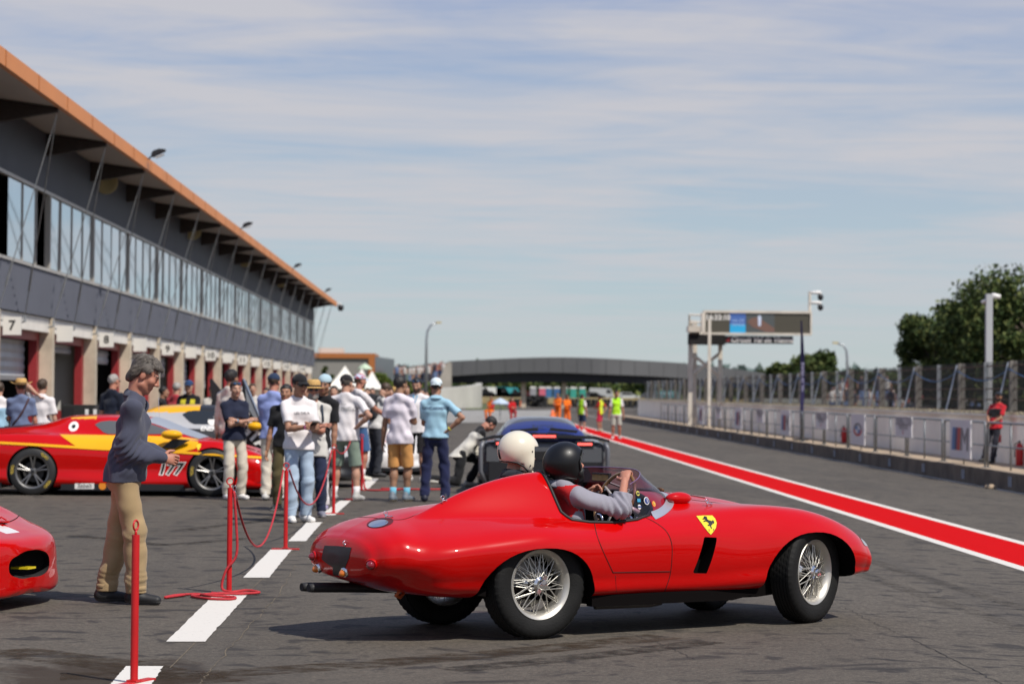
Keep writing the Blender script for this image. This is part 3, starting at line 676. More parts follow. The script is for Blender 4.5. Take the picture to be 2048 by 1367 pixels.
mb = MB(); mb.prism([(.505, .35), (.53, .35), (.535, .8), (.515, .92), (.50, .8)], (s0, -1.611, z0), ((s1 - s0), 0, 0), (0, 0, (z1 - z0)), (0, -1, 0), .004); mb.build('screen_picture', led('led_figure', (.45, .5, .62), .3), scr)
b0, b1, zz0, zz1 = gx(1446), gx(1580), gzz(1510, 688), gzz(1510, 673)
sg = MB().bbox((b0, -1.5, zz0), (b1, -1.3, zz1)).build('name_board', m_black, gt)
lettering('lettering', 'Circuit Val de Vienne', .36, ((b0 + b1) / 2 + .12, -1.51, (zz0 + zz1) / 2), (1, 0, 0), (0, 0, 1), mat('sign_letters', (.78, .74, .70), .5), sg, bold=.012, shear=.25)
MB().prism([(0, 0), (.22, .02), (.1, .10), (.24, .18), (.14, .2)], (b0 + .02, -1.501, zz0 + .1), (1, 0, 0), (0, 0, 1), (0, -1, 0), .006).build('logo', m_rd, sg)
MB().bbox((xa - .1, -.3, zz0 - .05), (xc + .2, .4, zz1 + .1)).build('gantry_beam', m_dark, gt)
# twin dome cameras at the end of the screen
mm = gx(1613)
mb = MB(); mb.tube([(mm, -1.4, z0), (mm, -1.4, gzz(1613, 585))], .07, 8); mb.build('camera_mast', m_cw, gt)
for py in (588, 608):
    z = gzz(1613, py); dc = thing('dome_camera', ['upper white dome camera on the mast at the right end of the screen', 'lower white dome camera on the mast at the right end of the screen'][py > 600], 'camera', (mm, GY - 1.4, z), 0)
    MB().tube([(0, 0, 0), (.2, 0, .03), (.45, 0, .02), (.55, 0, -.04)], [.07, .08, .1, .12], 10).build('housing', mat('camera_white', (.75, .73, .7), .4), dc, True)
    MB().ell((.54, 0, -.2), (.15, .15, .17)).build('dome', m_black, dc, True)
# feather flag
FX_ = (1605 - 912) * 85.6 / F
ff = thing('feather_flag', 'tall narrow navy feather flag with white lettering standing on the platform', 'flag', (FX_, 85.6, ZP))
MB().tube([(0, 0, 0), (0.0, 0, 2.0), (.02, 0, 4.2)], [.028, .022, .01], 8).build('pole', m_black, ff)
mb = MB(); n = 20; vs = []
for i in range(n + 1):
    t = i / n; z = .85 + 3.4 * t; w_ = (.02 + .17 * math.sin(math.pi * min(1, t * .9 + .06)) ** .6) * (1 - .55 * t); vs += [(-.03, -.015 * math.sin(9 * t), z), (-.03 + w_, -.10 + .05 * math.sin(7 * t), z)]
mb.add(vs, [(2*i, 2*i+1, 2*i+3, 2*i+2) for i in range(n)]); mb.build('cloth', mat('navy_cloth', (0.035, 0.03, 0.11), .7), ff, True)
lettering('lettering', 'VAL DE VIENNE', .15, (.045, -.12, 2.25), (0, 0, 1), (-1, 0, 0), mat('lilac_letters', (.45, .43, .62), .6), ff)
MB().box((0, 0, .03), (.5, .5, .05)).build('base', m_black, ff)
# camera pole behind the wall
PX_ = 14.25; PYp = PX_ * F / (1983 - 912)
pl = thing('camera_pole', 'pale grey square pole with a white camera on top beside the leaning man', 'pole', (PX_, PYp, ZP))
MB().bbox((-.085, -.085, 0), (.085, .085, 4.35)).build('post', mat('pole_grey', (.48, .49, .50), .5, .2), pl)
MB().tube([(-.2, 0, 4.12), (0, 0, 4.2), (.12, 0, 4.3), (.3, -.05, 4.27)], [.05, .05, .09, .06], 10).build('camera_head', mat('camera_white', (.75, .73, .7), .4), pl, True)
# street lamps
def lamp(px, py_top, px_arm, Y, label):
    zt = at(px, py_top, Y).z; x = at(px, 780, Y).x; dx = at(px_arm, py_top, Y).x - x; s = 1 if dx > 0 else -1
    l = thing('street_lamp', label, 'street lamp', (x, Y, 0), 0, 'tall curved street lamps')
    pts = [(0, 0, 0), (0, 0, zt * .8), (dx * .06, 0, zt * .9), (dx * .3, 0, zt * .97), (dx * .75, 0, zt)]
    MB().tube(pts, [.16, .11, .1, .09, .08], 8).build('post', m_steel, l, True)
    MB().box((dx * .9, 0, zt + .02), (abs(dx) * .4, .3, .16)).build('lamp_head', m_cream, l)
lamp(852, 645, 880, 215, 'tall curved street lamp to the left of the footbridge, above the crowd'); lamp(1694, 686, 1668, 200, 'tall curved street lamp behind the mesh fence near the trees')

# ------------------------------------------------------------------ trees
def leafmat(n, c): return mat(n, c, .7, noise=.35, nscale=1.0, spec=.2)
m_leaf1 = leafmat('leaf_dark', (0.030, 0.050, 0.014)); m_leaf2 = leafmat('leaf_mid', (0.065, 0.095, 0.026)); m_leaf3 = leafmat('leaf_light', (0.13, 0.15, 0.045)); m_bark = mat('bark', (.07, .055, .04), .9, noise=.3)
def tree(label, x, y, h, w, n=9000, leaf=.34, seed=0, crown_lo=.12, nblob=26, group=None):
    rg = np.random.default_rng(seed); t = thing('broadleaf_tree', label, 'tree', (x, y, gz(x) - .05), 0, group)
    mb = MB(); mb.tube([(0, 0, 0), (.1, 0, h * .3), (0, .1, h * .7)], [w * .045, w * .032, w * .012], 8)
    bl = []
    for i in range(nblob):
        a = rg.uniform(0, 2 * math.pi); zc = rg.uniform(crown_lo + .10, .9); rr = math.sqrt(max(.05, 1 - ((zc - .5) / .52) ** 2)) * rg.uniform(.35, 1) ** .5
        c = np.array([math.cos(a) * rr * w * .40, math.sin(a) * rr * w * .40, zc * h]); r = rg.uniform(.10, .19) * w; bl.append((c, r))
        if i % 2 == 0: mb.tube([(0, 0, h * (.25 + .3 * zc)), tuple(c * np.array([.5, .5, .9])), tuple(c)], [w * .014, w * .009, w * .004], 5)
    mb.build('trunk', m_bark, t, True)
    wts = np.array([r ** 2 for _, r in bl]); cnt = rg.multinomial(n, wts / wts.sum()); P = []
    for (c, r), k in zip(bl, cnt):
        d = rg.normal(size=(k, 3)); d /= np.linalg.norm(d, axis=1)[:, None]; rad = r * rg.uniform(.55, 1.05, (k, 1)) * (1 + .22 * np.sin(5 * d[:, :1] + 4 * d[:, 1:2]) * np.sin(6 * d[:, 2:3]))
        q = c + d * rad * np.array([1, 1, .8]); P.append(q)
    P = np.concatenate(P); P = P[P[:, 2] > h * crown_lo * rg.uniform(.6, 1.6, len(P))]
    k = len(P); a = rg.normal(size=(k, 3)); a /= np.linalg.norm(a, axis=1)[:, None]; b = np.cross(a, rg.normal(size=(k, 3))); b /= np.linalg.norm(b, axis=1)[:, None]
    s = leaf * rg.uniform(.5, 1.1, (k, 1)); vs = np.stack([P - a * s, P + b * s * .55, P + a * s, P - b * s * .55], 1).reshape(-1, 3)
    me = bpy.data.meshes.new('crown'); me.from_pydata(vs.tolist(), [], [(4*i, 4*i+1, 4*i+2, 4*i+3) for i in range(k)])
    for m in (m_leaf1, m_leaf2, m_leaf3): me.materials.append(m)
    me.polygons.foreach_set('material_index', rg.choice(3, k, p=[.32, .42, .26]).astype(np.int32)); o = bpy.data.objects.new('crown', me); C.objects.link(o); o.parent = t
    return t
def treeat(px0, px1, py, Y, label, **k):
    a, b = at(px0, 780, Y), at(px1, 780, Y); z = at((px0 + px1) / 2, py, Y).z; xm = (a.x + b.x) / 2; return tree(label, xm, Y, z - gz(xm) + .1, b.x - a.x, **k)
treeat(1868, 2290, 545, 152, 'tallest dark broadleaf tree rising at the right edge behind the fence', n=46000, seed=3, leaf=.20, nblob=46)
treeat(1785, 1960, 628, 160, 'dark broadleaf tree with a ragged left flank beside the camera pole', n=24000, seed=5, leaf=.185, crown_lo=.05)
treeat(1830, 2010, 600, 166, 'dark broadleaf tree filling the gap behind the camera pole', n=16000, seed=8, leaf=.23, crown_lo=.05)
treeat(1960, 2120, 660, 140, 'lower dark tree under the tallest one at the right edge', n=14000, seed=12, leaf=.22, crown_lo=.03)
treeat(1570, 1680, 703, 285, 'round mid green tree standing alone behind the feather flag', n=7000, seed=6, leaf=.42)
treeat(1520, 1592, 722, 290, 'small pale green tree just left of the round one behind the flag', n=4500, seed=9, leaf=.42)
treeat(1685, 1750, 733, 270, 'low rounded tree showing over the fence right of the round tree', n=4000, seed=10, leaf=.4, crown_lo=.03)
treeat(640, 668, 728, 232, 'small conical green tree in front of the orange banded building', n=1800, seed=14, leaf=.22, crown_lo=.02, nblob=14)
def hedge(name, x0, x1, y, h, dep, n, seed, kind='stuff', mats=None, leaf=.3, z0=0, label=None, cat='hedge'):
    rg = np.random.default_rng(seed); P = np.stack([rg.uniform(x0, x1, n), y + rg.uniform(-dep, dep, n), z0 + h * rg.uniform(0, 1, n) ** .7 * (0.75 + .25 * np.sin(rg.uniform(0, 1) + np.linspace(0, 1, n) * 0))], 1)
    P[:, 2] *= .8 + .25 * np.sin(P[:, 0] * .55) + .12 * np.sin(P[:, 0] * 1.7 + 1)
    a = rg.normal(size=(n, 3)); a /= np.linalg.norm(a, axis=1)[:, None]; b = np.cross(a, rg.normal(size=(n, 3))); b /= np.linalg.norm(b, axis=1)[:, None]; s = leaf * rg.uniform(.6, 1.2, (n, 1))
    vs = np.stack([P - a * s, P + b * s * .6, P + a * s, P - b * s * .6], 1).reshape(-1, 3); me = bpy.data.meshes.new(name); me.from_pydata(vs.tolist(), [], [(4*i, 4*i+1, 4*i+2, 4*i+3) for i in range(n)])
    ms = mats or (m_leaf1, m_leaf2, m_leaf3)
    for m in ms: me.materials.append(m)
    me.polygons.foreach_set('material_index', rg.choice(len(ms), n).astype(np.int32)); o = bpy.data.objects.new(name, me); C.objects.link(o)
    tag(o, label, cat); o['kind'] = kind; return o
hedge('far_wood', -30, 260, 640, 9.5, 12, 15000, 21, leaf=1.1, label='far off wood forming a dark green band below the footbridge', cat='wood')
hedge('far_wood', -400, 900, 1500, 20, 40, 26000, 22, leaf=5.0, label='distant wooded ridge along the horizon', cat='wood', mats=(mat('ridge', (.10, .14, .13), .9), mat('ridge_light', (.13, .17, .14), .9)))
m_hl = leafmat('hedge_lime', (.13, .17, .03)); m_hd = leafmat('hedge_green', (.10, .14, .03))
hedge('clipped_hedge', at(640, 0, 225).x - 8, at(860, 0, 225).x, 232, 1.4, 1.2, 6000, 23, 'thing', (m_hl, m_hd), .22, 1.9, 'long clipped lime green hedge on the bank behind the white tents')

# ------------------------------------------------------------------ footbridge
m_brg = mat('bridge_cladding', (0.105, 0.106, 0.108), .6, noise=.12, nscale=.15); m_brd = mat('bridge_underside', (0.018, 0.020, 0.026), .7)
BYd = 250.0; br = thing('footbridge', 'long arched grey footbridge with a black underside crossing beyond the pit lane', 'bridge', (0, 0, 0))
tops = [(900, 722), (960, 719), (1040, 715.5), (1120, 714), (1200, 716), (1290, 721), (1380, 727), (1450, 735), (1530, 746)]
bots = [(900, 752), (960, 748), (1040, 744.5), (1120, 745), (1200, 748), (1290, 751.5), (1380, 757), (1450, 763), (1530, 772)]
low_ = [(900, 766), (960, 765), (1040, 764), (1120, 764), (1200, 765), (1290, 767), (1380, 770), (1450, 774), (1530, 781)]
def brY(i): return BYd + 0.9 * max(0, i - 4) ** 2
mb = MB(); mb2 = MB(); vs = []; vs2 = []
pxs = np.linspace(900, 1530, 43)
ft = lambda A, x: float(crom([p[0] for p in A], np.array([p[1] for p in A], float), x)[0])
for x in pxs:
    yy = BYd + 22 * max(0, (x - 1180) / 350) ** 2; a, b, c = at(x, ft(tops, x), yy), at(x, ft(bots, x), yy), at(x, ft(low_, x), yy)
    vs += [(a.x, a.y, a.z), (b.x, b.y, b.z), (b.x, b.y + .5, b.z), (b.x, b.y + 3.6, b.z), (a.x, a.y + 4, a.z)]
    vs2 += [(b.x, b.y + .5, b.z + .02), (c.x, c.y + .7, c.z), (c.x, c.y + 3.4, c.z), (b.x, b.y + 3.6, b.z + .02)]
def strips(mb, vs, k): mb.add(vs, [(i * k + j, i * k + (j + 1) % k, (i + 1) * k + (j + 1) % k, (i + 1) * k + j) for i in range(len(vs) // k - 1) for j in range(k)] + [tuple(range(k)), tuple(range(len(vs) - k, len(vs)))])
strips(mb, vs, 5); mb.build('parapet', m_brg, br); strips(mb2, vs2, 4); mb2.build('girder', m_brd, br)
m_jt = mat('cladding_joint', (.088, .09, .092), .7)
for x in np.linspace(925, 1500, 21):
    yy = BYd + 22 * max(0, (x - 1180) / 350) ** 2; a, b = at(x, ft(tops, x), yy), at(x, ft(bots, x), yy); MB().bbox((a.x - .03, a.y - .03, b.z), (a.x + .03, a.y - .004, a.z)).build('cladding_joint', m_jt, br)
for px in (1128, 1047):
    p = at(px, 790, BYd + 2); MB().bbox((p.x - .25, p.y - .25, 0), (p.x + .25, p.y + .25, at(px, 764, BYd + 2).z)).build('pillar', m_conc, br)
a0, a1 = at(880, 800, BYd - 18), at(962, 800, BYd); m_abt = mat('pale_concrete', (.46, .45, .41), .9, noise=.12, nscale=.3)
ab = thing('abutment_wall', 'curved pale concrete abutment wall under the left end of the footbridge', 'wall', (0, 0, 0)); mb = MB(); vs = []
for i in range(13):
    t = i / 12; p = a0.lerp(a1, t); bow = 3.0 * math.sin(math.pi * t); z = at(880 + 82 * t, 779 - 14 * t ** .6, p.y).z
    vs += [(p.x + bow * .5, p.y + bow * -1, -.1), (p.x + bow * .5, p.y - bow, z), (p.x + bow * .5 - .6, p.y - bow + .8, z), (p.x + bow * .5 - .6, p.y - bow + .8, -.1)]
strips(mb, vs, 4); mb.build('wall_face', m_abt, ab); p = at(960, 800, BYd - .3); MB().bbox((p.x - .4, p.y - .8, 0), (p.x + .1, p.y + .6, at(960, 765, BYd).z)).build('end_post', mat('slot_dark', (.10, .10, .09), .9), ab)
st_ = thing('stair_wall', 'pale stepped concrete stair wall climbing to the left end of the footbridge', 'wall', (0, 0, 0)); p0, p1 = at(872, 790, 248), at(903, 790, 248)
MB().prism([(p0.x, 1.5), (p1.x, 1.5), (p1.x, 4.6), (p1.x - .5, 4.6), (p0.x, 2.2)], (0, 248, 0), (1, 0, 0), (0, 0, 1), (0, 1, 0), 1.2).build('flank', mat('cream_render', (.38, .345, .29), .9, noise=.2, nscale=.6), st_)
# ------------------------------------------------------------------ far building with orange band, tents
YB_ = 268.0; fb = thing('paddock_building', 'grey flat roofed building with a rust orange band beyond the pit building', 'building', (0, YB_, 0))
xl, xr, zt, zo = at(560, 0, YB_).x, at(757, 0, YB_).x, at(700, 706, YB_).z, at(700, 716, YB_).z
MB().bbox((xl, 0, 0), (xr - .7, 14, zo - .02)).build('wall', mat('warm_grey_wall', (.26, .245, .225), .8, noise=.06), fb)
mb = MB(); mb.bbox((xl, -.25, zo), (xr, 14, zt)); mb.bbox((xr - .69, -.25, 0), (xr, .0, zo - .005)); mb.build('orange_band', mat('rust_orange', (.42, .14, .035), .6), fb)
xr2 = at(795, 0, YB_ + 20).x; zt2 = at(780, 715, YB_ + 10).z
MB().prism([(xr + .02, 0), (xr2, 22), (xr2 - .5, 22.5), (xr - .5, .5)], (0, .1, 0), (1, 0, 0), (0, 1, 0), (0, 0, 1), zt2).build('glazed_side', mat('dark_glazing', (.10, .11, .13), .3), fb)  # one even dark grey over the whole glazed side
MB().bbox((at(640, 0, YB_).x, 4, zt + .01), (at(688, 0, YB_).x, 10, at(660, 694, YB_).z)).build('roof_unit', mat('roof_unit_white', (.62, .58, .52), .7), fb)
m_tent = mat('tent_white', (.82, .80, .74), .8)
def tent(px0, px1, py, Y, label):
    a, b = at(px0, 0, Y).x, at(px1, 0, Y).x; z = at((px0 + px1) / 2, py, Y).z; w = (b - a) / 2; t = thing('peaked_tent', label, 'tent', ((a + b) / 2, Y, 0), 0, 'white peaked tents'); mb = MB(); vs = []; n = 12
    for i in range(n + 1):
        u = i / n; hw = w * (1 - u) ** 1.0; zz_ = 1.7 + (z - 1.7) * (u ** 1.25)
        vs += [(-hw, -hw, zz_), (hw, -hw, zz_), (hw, hw, zz_), (-hw, hw, zz_)]
    strips(mb, vs, 4); mb.build('canopy', m_tent, t)
    for sx in (-1, 1):
        for sy in (-1, 1): MB().tube([(sx * w * .97, sy * w * .97, 0), (sx * w * .97, sy * w * .97, 1.75)], .05, 6).build('pole', m_steel, t)
    MB().bbox((-w, w * .95, 0), (w, w * .97, 1.7)).build('back_wall', m_tent, t)
tent(660, 735, 731, 150, 'leftmost white peaked tent behind the colourful cap'); tent(706, 756, 736, 158, 'middle white peaked tent in front of the green parasol'); tent(728, 775, 741, 146, 'rightmost white peaked tent of the row')
def parasol(px0, px1, py_top, py_edge, Y, m, label, zb=None):
    a, b = at(px0, 0, Y).x, at(px1, 0, Y).x; z1_, z0_ = at(px0, py_top, Y).z, at(px0, py_edge, Y).z; r = (b - a) / 2; t = thing('parasol', label, 'parasol', ((a + b) / 2, Y, gz((a+b)/2)), 0)
    MB().lathe([(.01, z1_), (r * .5, z0_ + (z1_ - z0_) * .62), (r * .85, z0_ + (z1_ - z0_) * .25), (r, z0_), (r * .98, z0_ - .05)], 8).build('canopy', m, t); MB().tube([(0, 0, 0), (0, 0, z1_)], .03, 6).build('pole', m_steel, t)
parasol(722, 752, 726, 737, 170, mat('pale_green_cloth', (.50, .62, .46), .8), 'pale green parasol above the white tents'); parasol(990, 1025, 795, 806, 132, mat('pale_blue_cloth', (.45, .55, .68), .8), 'pale blue striped parasol between the two marshals at the gravel')
hd = thing('inflatable_arch', 'magenta and pink tent side between the white tents', 'tent', (at(742, 0, 140).x, 140, 0)); MB().ell((0, 0, .75), (.6, .5, .62)).build('dome', mat('magenta_cloth', (.52, .05, .30), .7), hd, True); MB().ell((-.55, -.2, .6), (.35, .35, .55)).build('flap', mat('pink_cloth', (.75, .2, .3), .7), hd, True)
# ------------------------------------------------------------------ far end of the lane: tyre wall, toilets, parked vehicles, signs
m_tyre = mat('tyre_rubber', (.018, .018, .019), .85, noise=.2, bump=.2)
for i, (px0, px1, Y, label) in enumerate(((1030, 1108, 285, 'black tyre barrier left of the orange marshals'), (1120, 1250, 300, 'black tyre barrier behind the lime vests'), (1255, 1400, 270, 'black tyre barrier running behind the screen gantry'))):
    a, b = at(px0, 0, Y).x, at(px1, 0, Y).x; t = thing('tyre_barrier', label, 'tyre barrier', (0, Y, 0), 0, 'tyre barriers at the end of the lane')
    mb = MB(); x = a
    while x < b:
        for lv in range(4): mb.lathe([(.16, 0), (.30, .01), (.34, .1), (.30, .2), (.16, .21)], 10, c=(x, random.gauss(0, .04), .21 * lv), close=True)
        x += .66
    mb.build('tyre_stack', m_tyre, t)
tp = thing('tyre_pile', 'tall heap of black tyres left of the orange marshals', 'tyre pile', (at(1083, 0, 262).x, 262, 0)); mb = MB()
for i in range(34): mb.lathe([(.18, 0), (.34, .02), (.38, .12), (.34, .24), (.18, .26)], 10, c=(random.gauss(0, .5), random.gauss(0, .4), .26 * (i // 7)), close=True)
mb.build('tyres', m_tyre, tp)
cols = [((1073), 'grey', (.30, .30, .31)), (1091, 'pink', (.62, .13, .19)), (1104, 'blue', (.05, .16, .33)), (1120, 'darker blue', (.045, .13, .30)), (1136, 'green', (.04, .33, .25)), (1153, 'green', (.04, .35, .26)), (1171, 'green', (.05, .37, .28))]
for i, (px, cn, c) in enumerate(cols):
    Y = 400.0; x = at(px, 0, Y).x; lab = {'grey': 'grey portable toilet with white roof, leftmost of the row', 'pink': 'pink portable toilet with white roof', 'blue': 'blue portable toilet next to the pink one', 'darker blue': 'blue portable toilet next to the green ones'}.get(cn) or ['green portable toilet beside the blue one', 'green portable toilet in the middle of the three green ones', 'green portable toilet at the right end of the row'][i - 4]
    t = thing('portable_toilet', lab, 'portable toilet', (x, Y, .4), 0, 'row of portable toilets')
    MB().bbox((-.52, -.5, 0), (.52, .5, 1.9)).build('cabin', mat('toilet_' + cn.replace(' ', '_'), c, .6), t); MB().bbox((-.43, -.53, .1), (.43, -.51, 1.8)).build('door', mat('toilet_' + cn.replace(' ', '_'), c, .6), t); MB().prism([(-.56, 0), (.56, 0), (.42, .28), (-.42, .28)], (0, -.56, 1.905), (1, 0, 0), (0, 0, 1), (0, 1, 0), 1.12).build('roof', m_tent, t)
def farcar(px, Y, c, label, nm, kind='van', s=1.0, z=.35):
    t = thing('parked_van' if kind == 'van' else 'parked_car', label, kind, (at(px, 0, Y).x, Y, z), 0, 'vehicles parked beyond the footbridge')
    prof = [(-2.4, .35), (2.4, .35), (2.4, .9), (1.9, 1.15), (1.3, 2.1), (-2.4, 2.2)] if kind == 'van' else [(-2.1, .3), (2.1, .3), (2.1, .75), (1.2, .9), (.5, 1.4), (-1.1, 1.45), (-1.9, .95), (-2.1, .9)]
    MB().prism([(p[0] * s, p[1] * s) for p in prof], (0, -.9, 0), (1, 0, 0), (0, 0, 1), (0, 1, 0), 1.8).build('body', mat('far_' + nm, c, .35), t)
    MB().prism([(.6, 1.25), (1.55, 1.25), (1.2, 1.85), (.6, 1.9)] if kind == 'van' else [(-1.5, .95), (1.0, .95), (.45, 1.33), (-1.0, 1.37)], (0, -.905, 0), (1, 0, 0), (0, 0, 1), (0, -1, 0), .01).build('window', m_black, t)
    for x_ in (-1.4, 1.4): MB().lathe([(0, -.1), (.33, -.1), (.33, .1), (0, .1)], 14, 'Y', (x_, -.85, .33)).build('wheel', m_black, t)
vc = [(965, 'white', (.75, .74, .72), 'van'), (985, 'white', (.75, .74, .72), 'car'), (1003, 'white', (.72, .71, .70), 'van'), (1026, 'turquoise', (.06, .36, .40), 'van'), (1046, 'silver', (.45, .45, .46), 'car'), (1060, 'red', (.40, .03, .03), 'car'), (1193, 'dark grey', (.10, .10, .11), 'car'), (1212, 'silver', (.45, .45, .46), 'van'), (1262, 'pale', (.6, .6, .6), 'car'), (1310, 'dark', (.08, .08, .09), 'car')]
labs = ['white van parked leftmost under the footbridge', 'white car parked between two white vans', 'white van parked left of the turquoise one', 'turquoise van parked under the footbridge', 'silver car parked left of the grey toilet', 'red car parked just left of the grey toilet', 'dark grey car parked right of the green toilets', 'silver van parked behind the lime vests', 'pale car parked right of the tall marshal', 'dark car parked left of the turquoise banner']
for (px, nm, c, kd), lb in zip(vc, labs): farcar(px, 430, c, lb, nm.replace(' ', '_'), kd)
bn = thing('roadside_banner', 'turquoise banner with white lettering beyond the bridge, left of the gantry', 'banner', (at(1340, 0, 330).x, 330, .8)); w_ = 1.4
MB().bbox((-w_, -.03, .35), (w_, .03, 1.15)).build('panel', mat('turquoise', (.02, .42, .46), .5), bn); lettering('lettering', 'VIENNE', .55, (0, -.04, .75), (1, 0, 0), (0, 0, 1), m_sign, bn); MB().tube([(-w_, 0, -.8), (-w_, 0, 1.15)], .04, 6).build('post', m_steel, bn); MB().tube([(w_, 0, -.8), (w_, 0, 1.15)], .04, 6).build('post', m_steel, bn)
ys_ = thing('marker_post', 'small yellow board on a post behind the tall marshal', 'sign', (at(1239, 0, 300).x, 300, 0)); MB().bbox((-.35, -.03, 1.2), (.35, .03, 1.9)).build('board', mat('yellow_board', (.72, .58, .03), .5), ys_); MB().tube([(0, 0, 0), (0, 0, 1.9)], .04, 6).build('post', m_steel, ys_)
for i, (px, py, s) in enumerate(((1105, 850, 1.0), (1042, 813, .9))):
    p = G(px, py); c_ = thing('traffic_cone', ['orange and white cone at the feet of the orange marshals', 'small orange cone beyond the gravel trap'][i], 'cone', p, 0); MB().lathe([(.20, .04), (.05, .75), (0, .75)], 14).build('cone', mat('cone_orange', (.75, .14, .03), .6), c_, True); MB().lathe([(.155, .22), (.115, .42)], 14, c=(0, 0, 0)).build('white_band', m_sign, c_, True); MB().box((0, 0, .02), (.42, .42, .04)).build('base', m_black, c_)
# crowd barriers near the end of the pit wall
for i in range(4):
    x = at(1292 + 24 * i, 0, 175 - 2 * i).x; b_ = thing('crowd_barrier', 'grey metal crowd barrier closing the end of the pit wall', 'barrier', (x, 176 - 2 * i, gz(x)), 0, 'crowd barriers closing the end of the pit wall')
    MB().tube([(-.5, 0, .2), (-.5, 0, 1.1), (.5, 0, 1.1), (.5, 0, .2)], .03, 6, closed=True).build('frame', m_steel, b_)
    mb = MB()
    for k in range(7): mb.tube([(-.4 + .133 * k, 0, .2), (-.4 + .133 * k, 0, 1.1)], .018, 6)
    mb.build('bars', m_steel, b_); MB().box((-.4, 0, .1), (.06, .5, .2)).box((.4, 0, .1), (.06, .5, .2)).build('foot', m_steel, b_)
# grandstand crowd seen through the fence: reads as one mass; crowd on the bank left of the bridge
def crowd(name, pts, label, sc=1.0):
    rg = random.Random(5); mb = MB(); ms = [mat('crowd_white', (.6, .57, .54), .9), mat('crowd_red', (.45, .10, .09), .9), mat('crowd_skin', (.42, .24, .17), .8), mat('crowd_dark', (.05, .05, .07), .9), mat('crowd_blue', (.16, .22, .38), .9)]
    for p in pts:
        c = rg.choice([0, 0, 0, 1, 3, 4]); h = sc * rg.uniform(.9, 1.08); x, y, z = p
        mb.mat(c).tube([(x, y, z + .75 * h), (x, y, z + 1.05 * h), (x, y, z + 1.38 * h), (x, y, z + 1.47 * h)], [.16 * h, .20 * h, .22 * h, .07], 8)
        mb.mat(rg.choice([3, 4, 2])).tube([(x - .08, y, z), (x - .08, y, z + .8 * h)], .09, 6).tube([(x + .08, y, z), (x + .08, y, z + .8 * h)], .09, 6)
        mb.mat(2).tube([(x - .25 * h, y, z + 1.35 * h), (x - .28 * h, y - .05, z + .85 * h)], .05, 6).tube([(x + .25 * h, y, z + 1.35 * h), (x + .28 * h, y - .05, z + .85 * h)], .05, 6).ell((x, y, z + 1.6 * h), (.10 * h, .11 * h, .13 * h), nu=8, nv=6)
        mb.mat(rg.choice([3, 3, 0])).ell((x, y + .02, z + 1.66 * h), (.11 * h, .12 * h, .10 * h), nu=8, nv=5)
    o = mb.build(name, ms); tag(o, label, 'crowd', kind='stuff'); return o
rg = random.Random(3); pts = []
for i in range(95):
    px = rg.uniform(1660, 2060); Y = rg.uniform(170, 200); tier = rg.choice([0, 0, 0, .9]); p = at(px, 790, Y); pts.append((p.x, Y, .35 + tier))
crowd('grandstand_crowd', pts, 'crowd of spectators on the far terrace seen through the mesh fence')
mb = MB(); mb.bbox((25, 165, -.3), (60, 204, .33)); mb.bbox((25, 196, .34), (60, 206, 1.25)); struct(mb.build('terrace', mat('terrace_concrete', (.26, .26, .23), .9, noise=.2)))
wb_ = thing('trackside_board', 'row of white, blue and green sponsor boards seen through the fence', 'board', (0, 160, 0))
for i, (p0_, p1_, c) in enumerate(((1812, 1830, (.16, .32, .48)), (1842, 1872, (.55, .53, .5)), (1880, 1912, (.10, .28, .12)), (1925, 1975, (.10, .10, .15)), (2020, 2060, (.12, .3, .42)), (1700, 1760, (.24, .28, .12)))):
    MB().bbox((at(p0_, 0, 160).x, -.05, .0), (at(p1_, 0, 160).x, .05, .95 if i < 5 else .5)).build('board_panel', mat('sponsor_%d' % i, c, .6), wb_)
pts = []
for i in range(42):
    px = rg.uniform(788, 905); Y = rg.uniform(262, 285); p = at(px, 790, Y); pts.append((p.x, Y, 2.75 + (.4 if px > 860 else 0)))
crowd('terrace_crowd', pts, 'crowd of spectators standing on the grass terrace left of the footbridge')
# ------------------------------------------------------------------ the red racing roadster
def carpaint(name, col, flake=0.0):
    return mat(name, col, 0.32, 0.0, 0.06, coat=0.75)
m_red = carpaint('racing_red_paint', (0.50, 0.0008, 0.0008)); m_chrome = mat('chrome', (0.78, 0.78, 0.78), .08, 1.0); m_rubber = mat('tyre_black', (.008, .0078, .0075), .72, spec=.3, noise=.3, nscale=9, bump=.3, bscale=90)
m_alurim = mat('aluminium_rim', (.60, .57, .51), .42, .75, noise=.08, nscale=12); m_trim = mat('black_rubber_trim', (.012, .012, .012), .6); m_line = mat('shut_line', (.025, .001, .001), .8); m_in = mat('cockpit_black', (.006, .005, .005), .9, spec=.03)
YAW = R(33.6 - 1.33)
camX = V((math.cos(R(-1.33)), math.sin(R(-1.33)), 0)); camY = V((-camX.y, camX.x, 0))
hub = camX * 0.20 + camY * 15.24                      # outer face of the near rear hub
cu_, cn_ = V((math.cos(YAW), math.sin(YAW), 0)), V((-math.sin(YAW), math.cos(YAW), 0))
org = hub + cn_ * 0.645
CAR = thing('racing_roadster', 'glossy red open vintage racing roadster with wire wheels and headrest fairing, nearest car', 'sports car', org, YAW)
CM = M.Translation(org) @ M.Rotation(YAW, 4, 'Z'); CMI = CM.inverted()
def e9(zt, zb, hw, p=2.4):
    out = []
    for i in range(9):
        a = math.pi / 2 - math.pi * i / 8; c_, s_ = math.cos(a), math.sin(a); out.append((hw * abs(c_) ** (2 / p), (zt + zb) / 2 + (zt - zb) / 2 * math.copysign(abs(s_) ** (2 / p), s_)))
    return out
